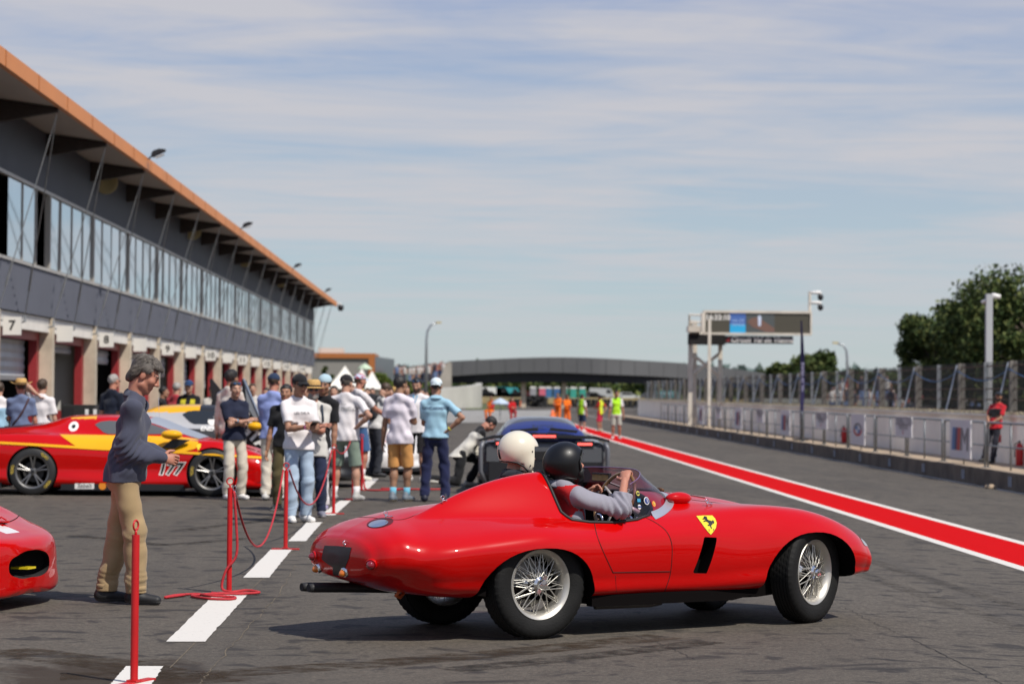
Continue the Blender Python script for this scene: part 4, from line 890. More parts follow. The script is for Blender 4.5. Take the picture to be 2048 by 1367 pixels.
ST = {-1.14: e9(.535, .465, .08), -1.12: e9(.60, .415, .27), -1.06: e9(.665, .375, .42), -.95: e9(.722, .342, .51),
 -.75: [(0, .784), (.15, .771), (.30, .733), (.44, .675), (.55, .605), (.60, .52), (.555, .39), (.44, .305), (0, .285)],
 -.4: [(0, .828), (.15, .817), (.30, .782), (.46, .727), (.61, .652), (.676, .56), (.635, .395), (.52, .272), (0, .25)],
 0: [(0, .85), (.15, .842), (.30, .808), (.47, .758), (.645, .700), (.732, .60), (.712, .395), (.61, .252), (0, .23)],
 .4: [(0, .865), (.15, .86), (.31, .83), (.46, .772), (.60, .704), (.695, .595), (.68, .38), (.59, .245), (0, .20)],
 .8: [(0, .875), (.15, .87), (.32, .845), (.46, .786), (.58, .718), (.668, .60), (.652, .38), (.56, .24), (0, .2)],
 1.2: [(0, .892), (.14, .888), (.30, .855), (.44, .80), (.575, .735), (.668, .61), (.655, .38), (.56, .235), (0, .2)],
 1.6: [(0, .868), (.13, .86), (.28, .825), (.43, .812), (.585, .765), (.685, .60), (.69, .40), (.60, .245), (0, .21)],
 2.0: [(0, .81), (.12, .80), (.27, .765), (.43, .798), (.61, .770), (.725, .60), (.72, .41), (.63, .27), (0, .23)],
 2.25: [(0, .75), (.12, .74), (.27, .712), (.44, .765), (.615, .74), (.725, .58), (.71, .40), (.63, .29), (0, .25)],
 2.55: [(0, .655), (.12, .65), (.26, .632), (.43, .682), (.59, .655), (.685, .52), (.67, .385), (.58, .30), (0, .27)],
 2.75: [(0, .575), (.12, .575), (.25, .57), (.40, .60), (.53, .57), (.61, .465), (.59, .37), (.50, .31), (0, .285)],
 2.88: [(0, .51), (.12, .51), (.24, .515), (.37, .52), (.46, .49), (.505, .42), (.485, .36), (.40, .32), (0, .30)],
 2.95: e9(.465, .335, .36), 2.985: e9(.425, .365, .16)}
xs = np.concatenate([np.linspace(-1.14, -.95, 14)[:-1], np.linspace(-.95, .5, 96)[:-1], np.linspace(.5, 2.75, 70)[:-1], np.linspace(2.75, 2.985, 20)])
xs, Hh = loft(ST, nt=100, xs=xs, along=crom)
def hump(p, k, nt):
    x, y, z = p
    up = k < nt * .60 or k > 2 * nt - 2 - nt * .60
    if up and -.69 < x < .42 and y < .08:
        u = min((x + .69) / .92, 1); Hx = .200 * math.sin(math.pi / 2 * u) ** 1.05; dy = y + .262 - .03 * (1 - u)
        if dy > 0: f = max(0, 1 - (dy / (.165 * (.22 + .78 * u))) ** 2.6)
        else: q = min(1, -dy / (.285 * (.12 + .88 * u ** .8))); f = (1 - q ** 1.5) ** 1.55
        z += Hx * f
    return (x, y, z)
body = loft_mb(xs, Hh, hump).build('body', [m_red, m_in], CAR, True)
BV = bvh_of(body); eye_l = CMI @ V((0, 0, HCAM))
def hit(px, py, bv=None, off=0.0):
    d = (CMI.to_3x3() @ ray(px, py)).normalized(); h = (bv or BV).ray_cast(eye_l, d)
    if h[0] is None:
        q = (bv or BV).find_nearest(eye_l + d * (15.2 / d.length)); return q[0]
    return h[0] - d * off
def cut(poly, axis, lo, hi, m=m_in):
    mb = MB()
    if axis == 'Y': mb.prism(poly, (0, lo, 0), (1, 0, 0), (0, 0, 1), (0, 1, 0), hi - lo)
    else: mb.prism(poly, (0, 0, lo), (1, 0, 0), (0, 1, 0), (0, 0, 1), hi - lo)
    o = mb.build('cutter', [m_in, m_in]); o.matrix_world = CM; return o
def ellp(cx, cz, a, b, n=44, p=2.25): return [(cx + a * math.copysign(abs(math.cos(t)) ** (2 / p), math.cos(t)), cz + b * math.copysign(abs(math.sin(t)) ** (2 / p), math.sin(t))) for t in np.linspace(0, 2 * math.pi, n, endpoint=False)]
half = [(.25, .30), (.252, .49), (.30, .545), (.42, .572), (.6, .58), (.8, .565), (.92, .53), (1.0, .46), (1.05, .36), (1.075, .24), (1.085, .12)]
plan = [(x, -y) for x, y in half] + [(1.088, 0)] + [(x, y) for x, y in reversed(half)]
vent_px = [(1410, 1073), (1433, 1074), (1433.5, 1078), (1413, 1146), (1388, 1145.5), (1386.5, 1142), (1408, 1075)]
vent = [(h.x, h.z) for h in (hit(*p) for p in vent_px)]
cuts = [cut(plan, 'Z', .30, 1.6)]
for s in (-1, 1):
    a, b = sorted((s * .40, s * .95))
    cuts += [cut(ellp(-.025, .225, .425, .355), 'Y', a, b), cut(ellp(2.20, .24, .43, .385), 'Y', a, b)]
cuts.append(cut(vent, 'Y', -.9, -.56)); boolean(body, cuts)
body.data.polygons.foreach_set('use_smooth', [True] * len(body.data.polygons)); body.data.set_sharp_from_angle(angle=R(38))
# rolled black lips on the openings
def ontop(x, y, dz=0.0):
    h = BV.ray_cast(V((x, y, 2)), V((0, 0, -1))); return (h[0] + V((0, 0, dz))) if h[0] is not None else V((x, y, .8))
mb = MB(); pp = []
for i in range(len(plan)):
    a, b = plan[i], plan[(i + 1) % len(plan)]; n = max(1, int(math.dist(a, b) / .035))
    for k in range(n): pp.append(ontop(a[0] + (b[0] - a[0]) * k / n, a[1] + (b[1] - a[1]) * k / n, .003))
mb.tube(pp, .0105, 8, closed=True).build('cockpit_trim', m_trim, CAR, True)
def surf_line(name, pix, r, m, off=0.0005, n=14):
    pts = []
    for (a, b) in zip(pix[:-1], pix[1:]):
        for k in range(n): t = k / n; pts.append(hit(a[0] + (b[0] - a[0]) * t, a[1] + (b[1] - a[1]) * t, None, off))
    pts.append(hit(*pix[-1], None, off)); return MB().tube(pts, r, 6).build(name, m, CAR, True)
def smoothpx(P, n=26):
    t = np.linspace(0, len(P) - 1, n); return [tuple(q) for q in crom(np.arange(len(P)), np.array(P, float), t)]
door = surf_line('door_seam', smoothpx([(1274, 1027), (1307, 1042), (1332, 1061), (1343, 1085), (1344, 1113), (1340, 1150), (1329, 1183)]), .003, m_line, n=2)
surf_line('door_seam', smoothpx([(1189, 1047), (1194, 1070), (1206, 1101), (1226, 1144)]), .003, m_line, n=2); surf_line('door_seam', [(1226, 1144), (1340, 1142)], .003, m_line, n=10)
surf_line('sill_seam', [(1231, 1150), (1233, 1188)], .0016, m_line, n=6)
# bootlid and bonnet seams (true positions on the skin)
def topline(name, P, r=.002): return MB().tube([ontop(x, y, .0005) for x, y in P], r, 6).build(name, m_line, CAR, True)
topline('bootlid_seam', [(x, y) for x, y in crom(np.arange(9), np.array([(.12, -.08), (.12, .46), (-.1, .48), (-.45, .44), (-.80, .28), (-.86, 0), (-.80, -.22), (-.5, -.16), (.12, -.08)], float), np.linspace(0, 8, 70))])
topline('bonnet_seam', [(x, y) for x, y in crom(np.arange(7), np.array([(1.42, .26), (1.42, -.26), (1.9, -.25), (2.45, -.20), (2.6, 0), (2.45, .20), (1.42, .26)], float), np.linspace(0, 6, 60))])
# yellow shield: outline follows the skin, black horse and letters on it
def px_patch(name, pts, m, off, parent=CAR, inner=None, sub=.02):
    P = [hit(*p) for p in pts]; c = sum(P, V()) / len(P); u = (P[1] - P[0]).normalized(); nrm = V((0, 0, 0))
    for i in range(len(P)): nrm += (P[i] - c).cross(P[(i + 1) % len(P)] - c)
    nrm.normalize(); 
    if nrm.dot(eye_l - c) < 0: nrm = -nrm
    w = nrm.cross(u).normalized(); o = c + nrm * .5; vs = [((p - c).dot(u), (p - c).dot(w)) for p in P]
    return decal(name, vs, [tuple(range(len(vs)))], BV, o, u, w, -nrm, m, parent, off, True, sub)
m_yel2 = mat('shield_yellow', (.80, .62, .02), .35, coat=.5); m_blk = mat('emblem_black', (.01, .01, .01), .4)
shield = [(1392, 1031), (1408, 1030), (1424, 1030), (1430, 1036), (1433.5, 1045), (1432, 1055), (1426, 1064), (1421.5, 1069), (1415, 1062), (1408, 1053), (1400, 1042)]
sh = px_patch('shield_badge', shield, m_yel2, .002, sub=.012)
surf_line('badge_edge', shield + [shield[0]], .0011, m_blk, .002, 3)
S = lambda x, y: (1340 + x / 4.271, 960 + y / 4.271)
horse = [S(*p) for p in [(285, 315), (293, 306), (300, 310), (308, 308), (314, 318), (318, 334), (330, 342), (345, 345), (356, 350), (362, 342), (370, 352), (374, 366), (368, 372), (362, 366), (361, 378), (352, 384), (350, 394), (357, 410), (350, 416), (343, 400), (337, 388), (332, 392), (322, 388), (318, 380), (328, 378), (332, 372), (316, 356), (300, 352), (288, 358), (282, 352), (290, 344), (302, 342), (296, 334), (278, 336), (274, 328), (284, 326)]]
px_patch('badge_horse', horse, m_blk, .004, sub=.012)
px_patch('badge_tail', [S(*p) for p in [(356, 352), (360, 340), (370, 345), (377, 360), (371, 374), (364, 366)]], m_blk, .0042, sub=.012)
for t_, (x, y) in (('S', (330, 426)), ('F', (368, 424))):
    p, q = hit(*S(x, y)), hit(*S(x + 12, y)); u = (q - p).normalized(); vs, fs = text_mesh(t_, .022, shear=.25); nn = V((0, -1, .25)).normalized()
    decal('badge_letter', vs, fs, BV, p + nn * .3, u, nn.cross(u).normalized(), -nn, m_blk, CAR, .004)
# round lamps and patch on the tail
m_lred = mat('lamp_red', (.20, .004, .012), .12, coat=1); m_lamb = mat('lamp_amber', (.62, .16, .01), .15, coat=1)
def lamp_on(px, py, r, m, nm):
    p = hit(px, py); h = BV.find_nearest(p); n = h[1]; n = n if n.dot(eye_l - p) > 0 else -n; rt = n.to_track_quat('Z', 'Y').to_matrix()
    a = MB().lathe([(r * 1.22, -.012), (r * 1.22, .010), (r * 1.06, .017), (r * .98, .010)], 20, c=p, rot=rt).build(nm, m_chrome if m is m_lamb else m_red, CAR, True)
    MB().lathe([(r, .0), (r * .98, .014), (r * .75, .032), (r * .4, .042), (0, .045)], 20, c=p, rot=rt).build('lens', m, a, True)
lamp_on(743, 1128, .030, m_lred, 'tail_lamp'); lamp_on(630, 1112, .028, m_lred, 'tail_lamp'); lamp_on(690, 1143, .026, m_lamb, 'indicator_lamp'); lamp_on(637, 1135, .026, m_lamb, 'indicator_lamp')
px_patch('number_patch', [(650, 1090), (678, 1091), (704, 1094), (699, 1115), (690, 1150), (668, 1150), (641, 1145), (644, 1118)], mat('matt_black_vinyl', (.016, .016, .016), .5), .003)
# fuel filler: dark oval well with a polished cap
px_patch('filler_well', [(760 + 27 * math.cos(t), 1045 - 10 * math.sin(t) - 4 * math.cos(t)) for t in np.linspace(0, 2 * math.pi, 20, endpoint=False)], mat('well_red', (.10, .003, .003), .5), .001); px_patch('filler_cap', [(757 + 20 * math.cos(t), 1047 - 7 * math.sin(t) - 3.2 * math.cos(t)) for t in np.linspace(0, 2 * math.pi, 20, endpoint=False)], m_chrome, .004)
def clip(px, py, s=1.0):
    p = hit(px, py + 6); mb = MB(); mb.tube([p, p + V((0, 0, .03 * s))], .004, 6); mb.tube([p + V((.04 * s, .01, 0)), p + V((.04 * s, .01, .02 * s))], .004, 6)
    mb.tube([p + V((-.005, 0, .022 * s)), p + V((.05 * s, .01, .012 * s))], .0045, 6); mb.tube([p + V((.014 * math.cos(t), 0, .034 * s + .012 * math.sin(t))) for t in np.linspace(0, 2 * math.pi, 10, endpoint=False)], .003, 5, closed=True); mb.build('spring_clip', m_chrome, CAR, True)
clip(768, 1012, 1.2); clip(885, 1001, 1.2); clip(1414, 1006, 1.1); clip(690, 1086, .7)
# mirror pod on the cowl and centre mirror on the screen
p = hit(1357, 1003) + V((0, 0, .025)); a = MB().ell(p, (.105, .05, .042)); a.build('mirror_pod', m_red, CAR, True)
# louvres
for dx in (0, .05): MB().tube([ontop(1.50 + dx, -.14 - dx * .2, .001), ontop(1.62 + dx, -.16 - dx * .2, .001)], .005, 6).build('bonnet_louvre', m_trim, CAR)
MB().tube([ontop(1.40, -.05, .01), ontop(1.43, .02, .018), ontop(1.45, .12, .01)], .012, 6).build('bonnet_strap', mat('brown_leather', (.10, .05, .02), .7), CAR, True)
# wraparound tinted screen
bs = [(.775, -.565, .74), (.95, -.535, .77), (1.08, -.48, .80), (1.21, -.37, .835), (1.29, -.22, .865), (1.325, 0, .885)]
ts = [(.765, -.53, .960), (.86, -.49, .995), (.93, -.42, 1.028), (.985, -.30, 1.045), (1.02, -.16, 1.05), (1.03, 0, 1.052)]
mir = lambda L_: L_ + [(x, -y, z) for x, y, z in reversed(L_[:-1])]
B_, T_ = np.array(mir(bs)), np.array(mir(ts)); tt = np.linspace(0, len(B_) - 1, 61); Bq, Tq = crom(np.arange(len(B_)), B_, tt), crom(np.arange(len(T_)), T_, tt)
for i in range(len(Bq)): 
    q = ontop(*Bq[i][:2]); Bq[i][2] = q.z - .004
mb = MB(); n = 8; vs = []
for i in range(61):
    for k in range(n + 1):
        u = k / n; q = Bq[i] * (1 - u) + Tq[i] * u; vs.append(tuple(q + np.array([.018 * math.sin(math.pi * u), 0, 0])))
ws = mb.add(vs, [(i*(n+1)+k, (i+1)*(n+1)+k, (i+1)*(n+1)+k+1, i*(n+1)+k+1) for i in range(60) for k in range(n)]).build('windscreen', glass('tinted_perspex', (.74, .58, .68), .16), CAR, True)
MB().tube([V(q) for q in Tq], .0035, 6).build('screen_edge', mat('perspex_edge', (.16, .10, .20), .25), ws, True)
mb = MB(); vs = []
for i in range(6, 55):
    b = V(Bq[i]); t = V(Tq[i]); d = (t - b).normalized(); o = V((b.x - .95, b.y * 1.2, 0)).normalized(); q = ontop(b.x + o.x * .035, b.y + o.y * .035, .003); vs += [tuple(b + d * .035 + o * .004), tuple(b + d * .006 + o * .006), tuple(q)]
mb.add(vs, [(3*i+k, 3*i+3+k, 3*i+4+k, 3*i+1+k) for i in range(48) for k in range(2)]).build('screen_base_strip', mat('satin_aluminium', (.50, .52, .57), .35, .6), ws, True)
# stickers inside the near side of the screen
wsb = bvh_of(ws)
def sticker(px, py, r, m, txt=None, m2=None, ry=None, off=.004, sq=False):
    d = (CMI.to_3x3() @ ray(px, py)).normalized(); h = wsb.ray_cast(eye_l, d)
    if h[0] is None: return
    n = h[1] if h[1].dot(d) < 0 else -h[1]; u = (V((0, 0, 1)).cross(n)).normalized(); w = n.cross(u); ry = ry or r; c = h[0] + n * off
    pts = [(-r, -ry), (r, -ry), (r, ry), (-r, ry)] if sq else [(r * math.cos(t), ry * math.sin(t)) for t in np.linspace(0, 2 * math.pi, 22, endpoint=False)]
    s_ = decal('sticker', pts, [tuple(range(len(pts)))], wsb, c + n * .1, u, w, -n, m, ws, off)
    if txt: vs, fs = text_mesh(txt, r * (1.5 if len(txt) == 1 else .8), bold=.001); decal('sticker_lettering', vs, fs, wsb, c + n * .1, u, w, -n, m2, s_, off + .003)
sy, sb, snv, sw, sor, sgn = mat('sticker_yellow', (.55, .50, .10), .4), mat('sticker_blue', (.05, .30, .50), .4), mat('sticker_navy', (.02, .05, .22), .4), mat('sticker_white', (.75, .73, .72), .4), mat('sticker_orange', (.75, .30, .04), .4), mat('sticker_dark', (.03, .03, .035), .4)
sticker(1275, 986, .017, sy, 'D24', sgn); sticker(1277, 1000, .015, sb, None, ry=.011, sq=True); sticker(1278, 1013, .016, sw, 'TOUR', snv); sticker(1292, 1001, .031, sgn); sticker(1292, 1001, .026, sw, off=.006); sticker(1292, 1001, .020, snv, '1', sw, off=.008); sticker(1307, 1007, .019, sor, 'GP', sy)
for px, py in ((1149, 975), (1166, 974)): pass
# steering wheel, dash, mirror, seats
WC = V((.80, -.32, .845)); axis = V((-1, 0, .42)).normalized(); e1 = V((0, 1, 0)); e2 = axis.cross(e1).normalized()
sw_ = MB().tube([WC + e1 * (.195 * math.cos(t)) + e2 * (.195 * math.sin(t)) for t in np.linspace(0, 2 * math.pi, 48, endpoint=False)], .0125, 8, closed=True).build('steering_wheel', mat('wood_rim', (.20, .105, .035), .35, noise=.25, nscale=20, coat=.6), CAR, True)
mb = MB(); 
for t in (R(90), R(210), R(330)): mb.tube([WC - axis * .02, WC + e1 * (.19 * math.cos(t)) + e2 * (.19 * math.sin(t))], .009, 6)
mb.tube([WC - axis * .015, WC - axis * .45], .02, 8); mb.build('wheel_spokes', m_alu, sw_, True)
MB().prism([(1.00, .50), (1.06, .50), (1.06, .80), (1.02, .80), (.985, .76)], (0, -.40, 0), (1, 0, 0), (0, 0, 1), (0, 1, 0), .80).build('dashboard', m_in, CAR)
for y_ in (-.36, -.25, 0.1): MB().lathe([(.05, 0), (.05, .02), (.042, .02), (0, .016)], 16, 'Z', (.983, y_, .69), M.Rotation(R(-90), 3, 'Y')).build('gauge', m_chrome, CAR, True)
mq = V((.965, .06, .985)); mrr = MB().box(mq, (.02, .20, .058)).build('centre_mirror', m_black, CAR); MB().box(mq + V((-.0115, 0, 0)), (.002, .185, .046)).build('mirror_glass', mat('mirror_silver', (.85, .85, .87), .02, 1.0), mrr); MB().tube([mq + V((.01, 0, -.02)), V((1.2, -.06, .87))], .008, 6).build('mirror_stalk', m_black, mrr)
MB().tube([(.98, -.02, .84), (.98, .0, .90), (.98, .10, .90), (.98, .12, .84)], .009, 8).build('grab_handle', m_chrome, CAR, True)
for y_ in (-.31, .31):
    a = MB().prism([(.30, .30), (.42, .30), (.38, .70), (.33, .71)], (0, y_ - .21, 0), (1, 0, 0), (0, 0, 1), (0, 1, 0), .42); a.prism([(.40, .30), (.82, .30), (.82, .46), (.40, .42)], (0, y_ - .21, 0), (1, 0, 0), (0, 0, 1), (0, 1, 0), .42); a.build('seat', mat('seat_red', (.06, .006, .006), .7), CAR)
# underside, exhaust, nose intake, head lamps
MB().prism([(-.42, .285), (.42, .20), (1.82, .19), (2.3, .23), (2.3, .30), (-.42, .33)], (0, -.55, 0), (1, 0, 0), (0, 0, 1), (0, 1, 0), 1.1).build('belly_pan', m_in, CAR)
MB().prism([(.40, .19), (1.55, .185), (1.75, .22), (1.78, .26), (.40, .26)], (0, -.63, 0), (1, 0, 0), (0, 0, 1), (0, 1, 0), .06).build('side_sill', m_in, CAR)
MB().tube([(.46, -.58, .185), (.9, -.58, .18), (1.0, -.56, .19)], .020, 10).build('side_pipe', mat('dark_steel', (.06, .055, .05), .45, .6), CAR, True)
mex = mat('sooty_exhaust', (.028, .027, .028), .6, .3, noise=.3)
for y_ in (.20, .29): MB().tube([(-1.20, y_, .308), (-1.17, y_, .308), (-.95, y_, .300), (-.4, y_, .272), (.2, y_, .23)], [.026, .029, .029, .028, .026], 12).build('exhaust_pipe', mex, CAR, True); MB().lathe([(0, -.002), (.026, -.002)], 12, 'X', (-1.202, y_, .308)).build('exhaust_mouth', m_dark, CAR)
MB().bbox((-.55, .16, .29), (-.5, .33, .35)).build('exhaust_bracket', mex, CAR)
MB().tube([(-.78, -.22, .31), (-.8, -.2, .275), (-.76, -.18, .26), (-.72, -.17, .29)], .012, 6).build('tow_eye', mat('orange_tow', (.45, .10, .03), .5), CAR, True)
vs = [(.20 * math.cos(t), .06 * math.sin(t)) for t in np.linspace(0, 2 * math.pi, 24, endpoint=False)]; decal('grille_opening', vs, [tuple(range(24))], BV, (3.4, 0, .40), (0, 1, 0), (0, 0, 1), (-1, 0, 0), m_dark, CAR, .003, True, .05)
for s in (-1, 1):
    vs = [(.085 * math.cos(t), .07 * math.sin(t)) for t in np.linspace(0, 2 * math.pi, 22, endpoint=False)]; decal('head_lamp', vs, [tuple(range(22))], BV, (3.2, s * .50, .70), (0, 1, 0), (.45, 0, .89), V((-.89, 0, -.35)), mat('lamp_lens', (.55, .55, .55), .05, .6), CAR, .004, True, .03)
# wire wheels
def wire_wheel(x, y, side, steer=0.0):
    wh = bpy.data.objects.new('wheel', None); C.objects.link(wh); wh.parent = CAR; wh.location = (x, y, .345); wh.rotation_euler = (0, 0, steer); s = side
    prof = [(.205, -.060), (.222, -.074), (.25, -.086), (.285, -.092), (.315, -.088), (.333, -.076), (.341, -.060)]
    tr = []
    for c0 in (-.060, -.036, -.012, .012, .036, .060): tr += [(.345, c0 - .009), (.345, c0 + .009), (.3375, c0 + .0105), (.3375, c0 + .0135)]
    prof = [(r, h) for r, h in prof] + tr[:-2] + [(.341, .070), (.333, .078), (.315, .088), (.285, .092), (.25, .086), (.222, .074), (.205, .060)]
    N = 150; vs = []; k = len(prof)
    for i, (r, h) in enumerate(prof):
        for j in range(N):
            q = 2 * math.pi * j / N; rr = r - (.0045 if (r > .330 and (j + (i // 4) * 1) % 3 == 0) else 0); vs.append((rr * math.cos(q), h, rr * math.sin(q)))
    MB().add(vs, [(i * N + j, i * N + (j + 1) % N, (i + 1) * N + (j + 1) % N, (i + 1) * N + j) for i in range(k - 1) for j in range(N)]).build('tyre', m_rubber, wh, True, angle=35)
    # rim barrel with rolled lips
    rp = [(.206, -.074), (.221, -.080), (.224, -.076), (.221, -.070), (.207, -.064), (.196, -.05), (.186, -.02), (.184, .03), (.196, .05), (.207, .064), (.221, .072), (.213, .076), (.20, .06), (.178, .03), (.178, -.02), (.190, -.055)]
    o = 1 if s < 0 else -1
    MB().lathe([(r, h * o) for r, h in rp], 64, 'Y', close=True).build('rim', m_alurim, wh, True, angle=50)
    mb = MB(); nsp = 0
    for row, (rh, yh, rr_, yr, nn, tw) in enumerate(((.046, -.072, .194, -.046, 24, .62), (.046, -.064, .183, -.015, 24, .62), (.062, .030, .188, .045, 20, .55))):
        for k_ in range(nn):
            a = 2 * math.pi * k_ / nn + row * .12; b = a + tw * (1 if k_ % 2 else -1)
            mb.tube([(rh * math.cos(a), yh * o, rh * math.sin(a)), (rr_ * math.cos(b), yr * o, rr_ * math.sin(b))], .0030, 5, caps=False)
            if row < 2: mb.ell((rr_ * math.cos(b) * .975, yr * o, rr_ * math.sin(b) * .975), (.0048, .0048, .0048), nu=6, nv=4)
    mb.build('spokes', mat('polished_spoke', (.70, .68, .62), .35, .8), wh, True)
    hb = MB().lathe([(.066, .05 * o), (.066, .02 * o), (.046, 0), (.044, -.06 * o), (.050, -.075 * o), (.034, -.085 * o), (.033, -.104 * o), (.027, -.112 * o), (0, -.114 * o)], 28, 'Y').build('hub', m_chrome, wh, True, angle=40)
    mb = MB()
    for t in (R(65), R(245)): mb.prism([(-.012, .02), (.012, .02), (.017, .062), (-.010, .066)], (0, -.080 * o, 0), (math.sin(t), 0, -math.cos(t)), (math.cos(t), 0, math.sin(t)), (0, -o, 0), .012)
    mb.build('knock_off_ear', m_chrome, wh); MB().lathe([(0, .055 * o), (.145, .055 * o), (.155, .075 * o), (.155, .11 * o), (0, .11 * o)], 32, 'Y').build('brake_drum', mat('drum_alu', (.30, .285, .26), .5, .5, noise=.15, nscale=20), wh, True, angle=40)
for x_, st, wy in ((0, 0, .557), (2.25, R(19), .545)):
    for s in (-1, 1): wire_wheel(x_, s * wy, s, st)
# ------------------------------------------------------------------ other cars
m_wtyre = mat('slick_tyre', (.018, .018, .018), .6, noise=.2, nscale=9); m_alloy = mat('grey_alloy', (.20, .195, .19), .35, .7); m_glass_d = mat('car_glass', (.02, .024, .028), .05, 0, .8)
m_yellowp = carpaint('yellow_paint', (.80, .40, .008)); m_silver = carpaint('silver_paint', (.42, .42, .43)); m_carbon = mat('carbon_black', (.015, .015, .017), .4); m_shade = mat('silver_sunshade', (.34, .37, .42), .5, .3)
GT = {-.98: e9(.90, .52, .70, 4), -.95: [(0, .935), (.3, .935), (.55, .925), (.75, .90), (.85, .85), (.90, .70), (.89, .5), (.82, .40), (0, .38)],
 -.5: [(0, .975), (.3, .97), (.5, .95), (.72, .905), (.88, .86), (.965, .68), (.95, .4), (.88, .17), (0, .15)], 0: [(0, 1.03), (.3, 1.015), (.47, .98), (.70, .905), (.87, .865), (.975, .68), (.975, .4), (.93, .14), (0, .12)],
 .5: [(0, 1.16), (.3, 1.14), (.47, 1.07), (.66, .92), (.84, .83), (.955, .66), (.95, .4), (.9, .13), (0, .12)], 1.0: [(0, 1.175), (.3, 1.165), (.50, 1.105), (.68, .89), (.82, .81), (.925, .62), (.92, .38), (.9, .13), (0, .12)],
 1.6: [(0, 1.145), (.3, 1.135), (.52, 1.07), (.70, .87), (.82, .80), (.91, .60), (.91, .38), (.9, .13), (0, .12)], 2.1: [(0, .975), (.3, .965), (.55, .92), (.72, .83), (.84, .79), (.935, .60), (.93, .38), (.9, .13), (0, .12)],
 2.6: [(0, .80), (.3, .79), (.5, .775), (.70, .80), (.85, .79), (.965, .60), (.96, .38), (.92, .13), (0, .12)], 3.0: [(0, .70), (.3, .70), (.5, .69), (.70, .71), (.84, .69), (.955, .52), (.95, .35), (.92, .12), (0, .1)],
 3.4: [(0, .57), (.3, .57), (.5, .57), (.68, .57), (.80, .55), (.885, .43), (.88, .3), (.85, .11), (0, .1)], 3.65: [(0, .44), (.3, .44), (.45, .43), (.55, .42), (.62, .39), (.67, .33), (.67, .24), (.64, .11), (0, .1)], 3.72: e9(.36, .14, .35, 4)}
def alloy(par, x, y, side, r=.345, wid=.30, mt=None, lab=None, mtyre=None):
    wh = bpy.data.objects.new('wheel', None); C.objects.link(wh); wh.parent = par; wh.location = (x, y, r); o = side; h = wid / 2
    MB().lathe([(r * .70, -h), (r * .93, -h * 1.03), (r * .985, -h * .9), (r, -h * .75), (r, h * .75), (r * .985, h * .9), (r * .93, h), (r * .70, h)], 56, 'Y').build('tyre', mtyre or m_wtyre, wh, True, angle=50)
    mb = MB(); rr = r * .70; mb.lathe([(rr, o * h), (rr * 1.02, o * h * 1.02), (rr * .93, o * h * .95), (rr * .88, o * h * .3), (rr * .88, -o * h)], 48, 'Y')
    for k in range(5):
        for d in (-.10, .10):
            a = 2 * math.pi * k / 5 + .3 + d; b = 2 * math.pi * k / 5 + .3 + d * 1.6; mb.tube([(rr * .20 * math.cos(a), o * h * .62, rr * .20 * math.sin(a)), (rr * .6 * math.cos((a+b)/2), o * h * .78, rr * .6 * math.sin((a+b)/2)), (rr * .92 * math.cos(b), o * h * .86, rr * .92 * math.sin(b))], [.017, .013, .014], 6)
    mb.lathe([(rr * .24, o * h * .3), (rr * .24, o * h * .68), (rr * .12, o * h * .74), (.0, o * h * .72)], 20, 'Y'); mb.build('rim', mt or m_alloy, wh, True, angle=40)
    MB().lathe([(0, o * h * .1), (rr * .62, o * h * .1), (rr * .62, o * h * .2), (0, o * h * .2)], 32, 'Y').build('brake_disc', mat('brake_disc', (.07, .068, .065), .65, .3), wh); MB().lathe([(0, o * h * .75), (rr * .10, o * h * .75), (rr * .1, o * h * .82), (0, o * h * .82)], 12, 'Y').build('centre_nut', m_carbon, wh)
    if lab:
        mb = MB()
        for a0 in (R(62), R(185), R(-28)):
            for i, ch in enumerate(lab):
                vs, fs = text_mesh(ch, r * .17, .001); a = a0 - i * .085; u, w = V((math.sin(a), 0, -math.cos(a))), V((math.cos(a), 0, math.sin(a))); u = -u if False else u; c = w * (r * .83) + V((0, o * h * 1.035, 0)); mb.add([c + u * p[0] * (-o) * (-1 if o < 0 else 1) + w * p[1] for p in vs], fs)
        mb.build('tyre_lettering', mat('tyre_yellow', (.50, .36, .05), .6), wh)
    return wh
def gt_body(par, mats, paint, stations=GT, nx=230, zs=1.0, arches=((0, .37), (2.6, .37)), hwin=.36, rear_arch_in=.62):
    xs_, H_ = loft(stations, nx=nx, nt=62); H_[:, :, 1] *= zs; b = loft_mb(xs_, H_).build('body', list(mats) + [m_dark], par, True)
    for p in b.data.polygons: p.material_index = paint(p.center.x, p.center.y, p.center.z, p.normal)
    bv = bvh_of(b); cs = []
    for ax, r in arches:
        for s in (-1, 1):
            mb = MB(); lo, hi = sorted((s * rear_arch_in, s * 1.2)); mb.mat(len(mats)).prism([(ax + r * math.cos(t), .345 + r * math.sin(t)) for t in np.linspace(0, 2 * math.pi, 40, endpoint=False)], (0, lo, 0), (1, 0, 0), (0, 0, 1), (0, 1, 0), hi - lo); c = mb.build('cutter', list(mats) + [m_dark]); c.matrix_world = par.matrix_world; cs.append(c)
    bpy.context.view_layer.update()
    for c in cs: c.matrix_world = par.matrix_world
    boolean(b, cs); b.data.polygons.foreach_set('use_smooth', [True] * len(b.data.polygons)); b.data.set_sharp_from_angle(angle=R(40)); return b, bv
def line_z(x): return .775 - .062 * x * .72 if x < 2.2 else .675 - .05 * (x - 2.2)
def gt_paint(x, y, z, n):
    zl = line_z(x)
    if z > 1.11 and .45 < x < .85 and abs(y) > .33: return 1
    return 0
def pxloc(px, Y): p = at(px, 785, Y); return V((p.x, p.y, gz(p.x)))
D1 = 35.4; loc = pxloc(69, D1) + V((0, .85, 0))
car2 = thing('race_car', 'red and yellow racing coupe numbered 177 parked side on by the garages', 'race car', loc, 0); bpy.context.view_layer.update()
b2, bv2 = gt_body(car2, [m_red, m_yellowp], gt_paint)
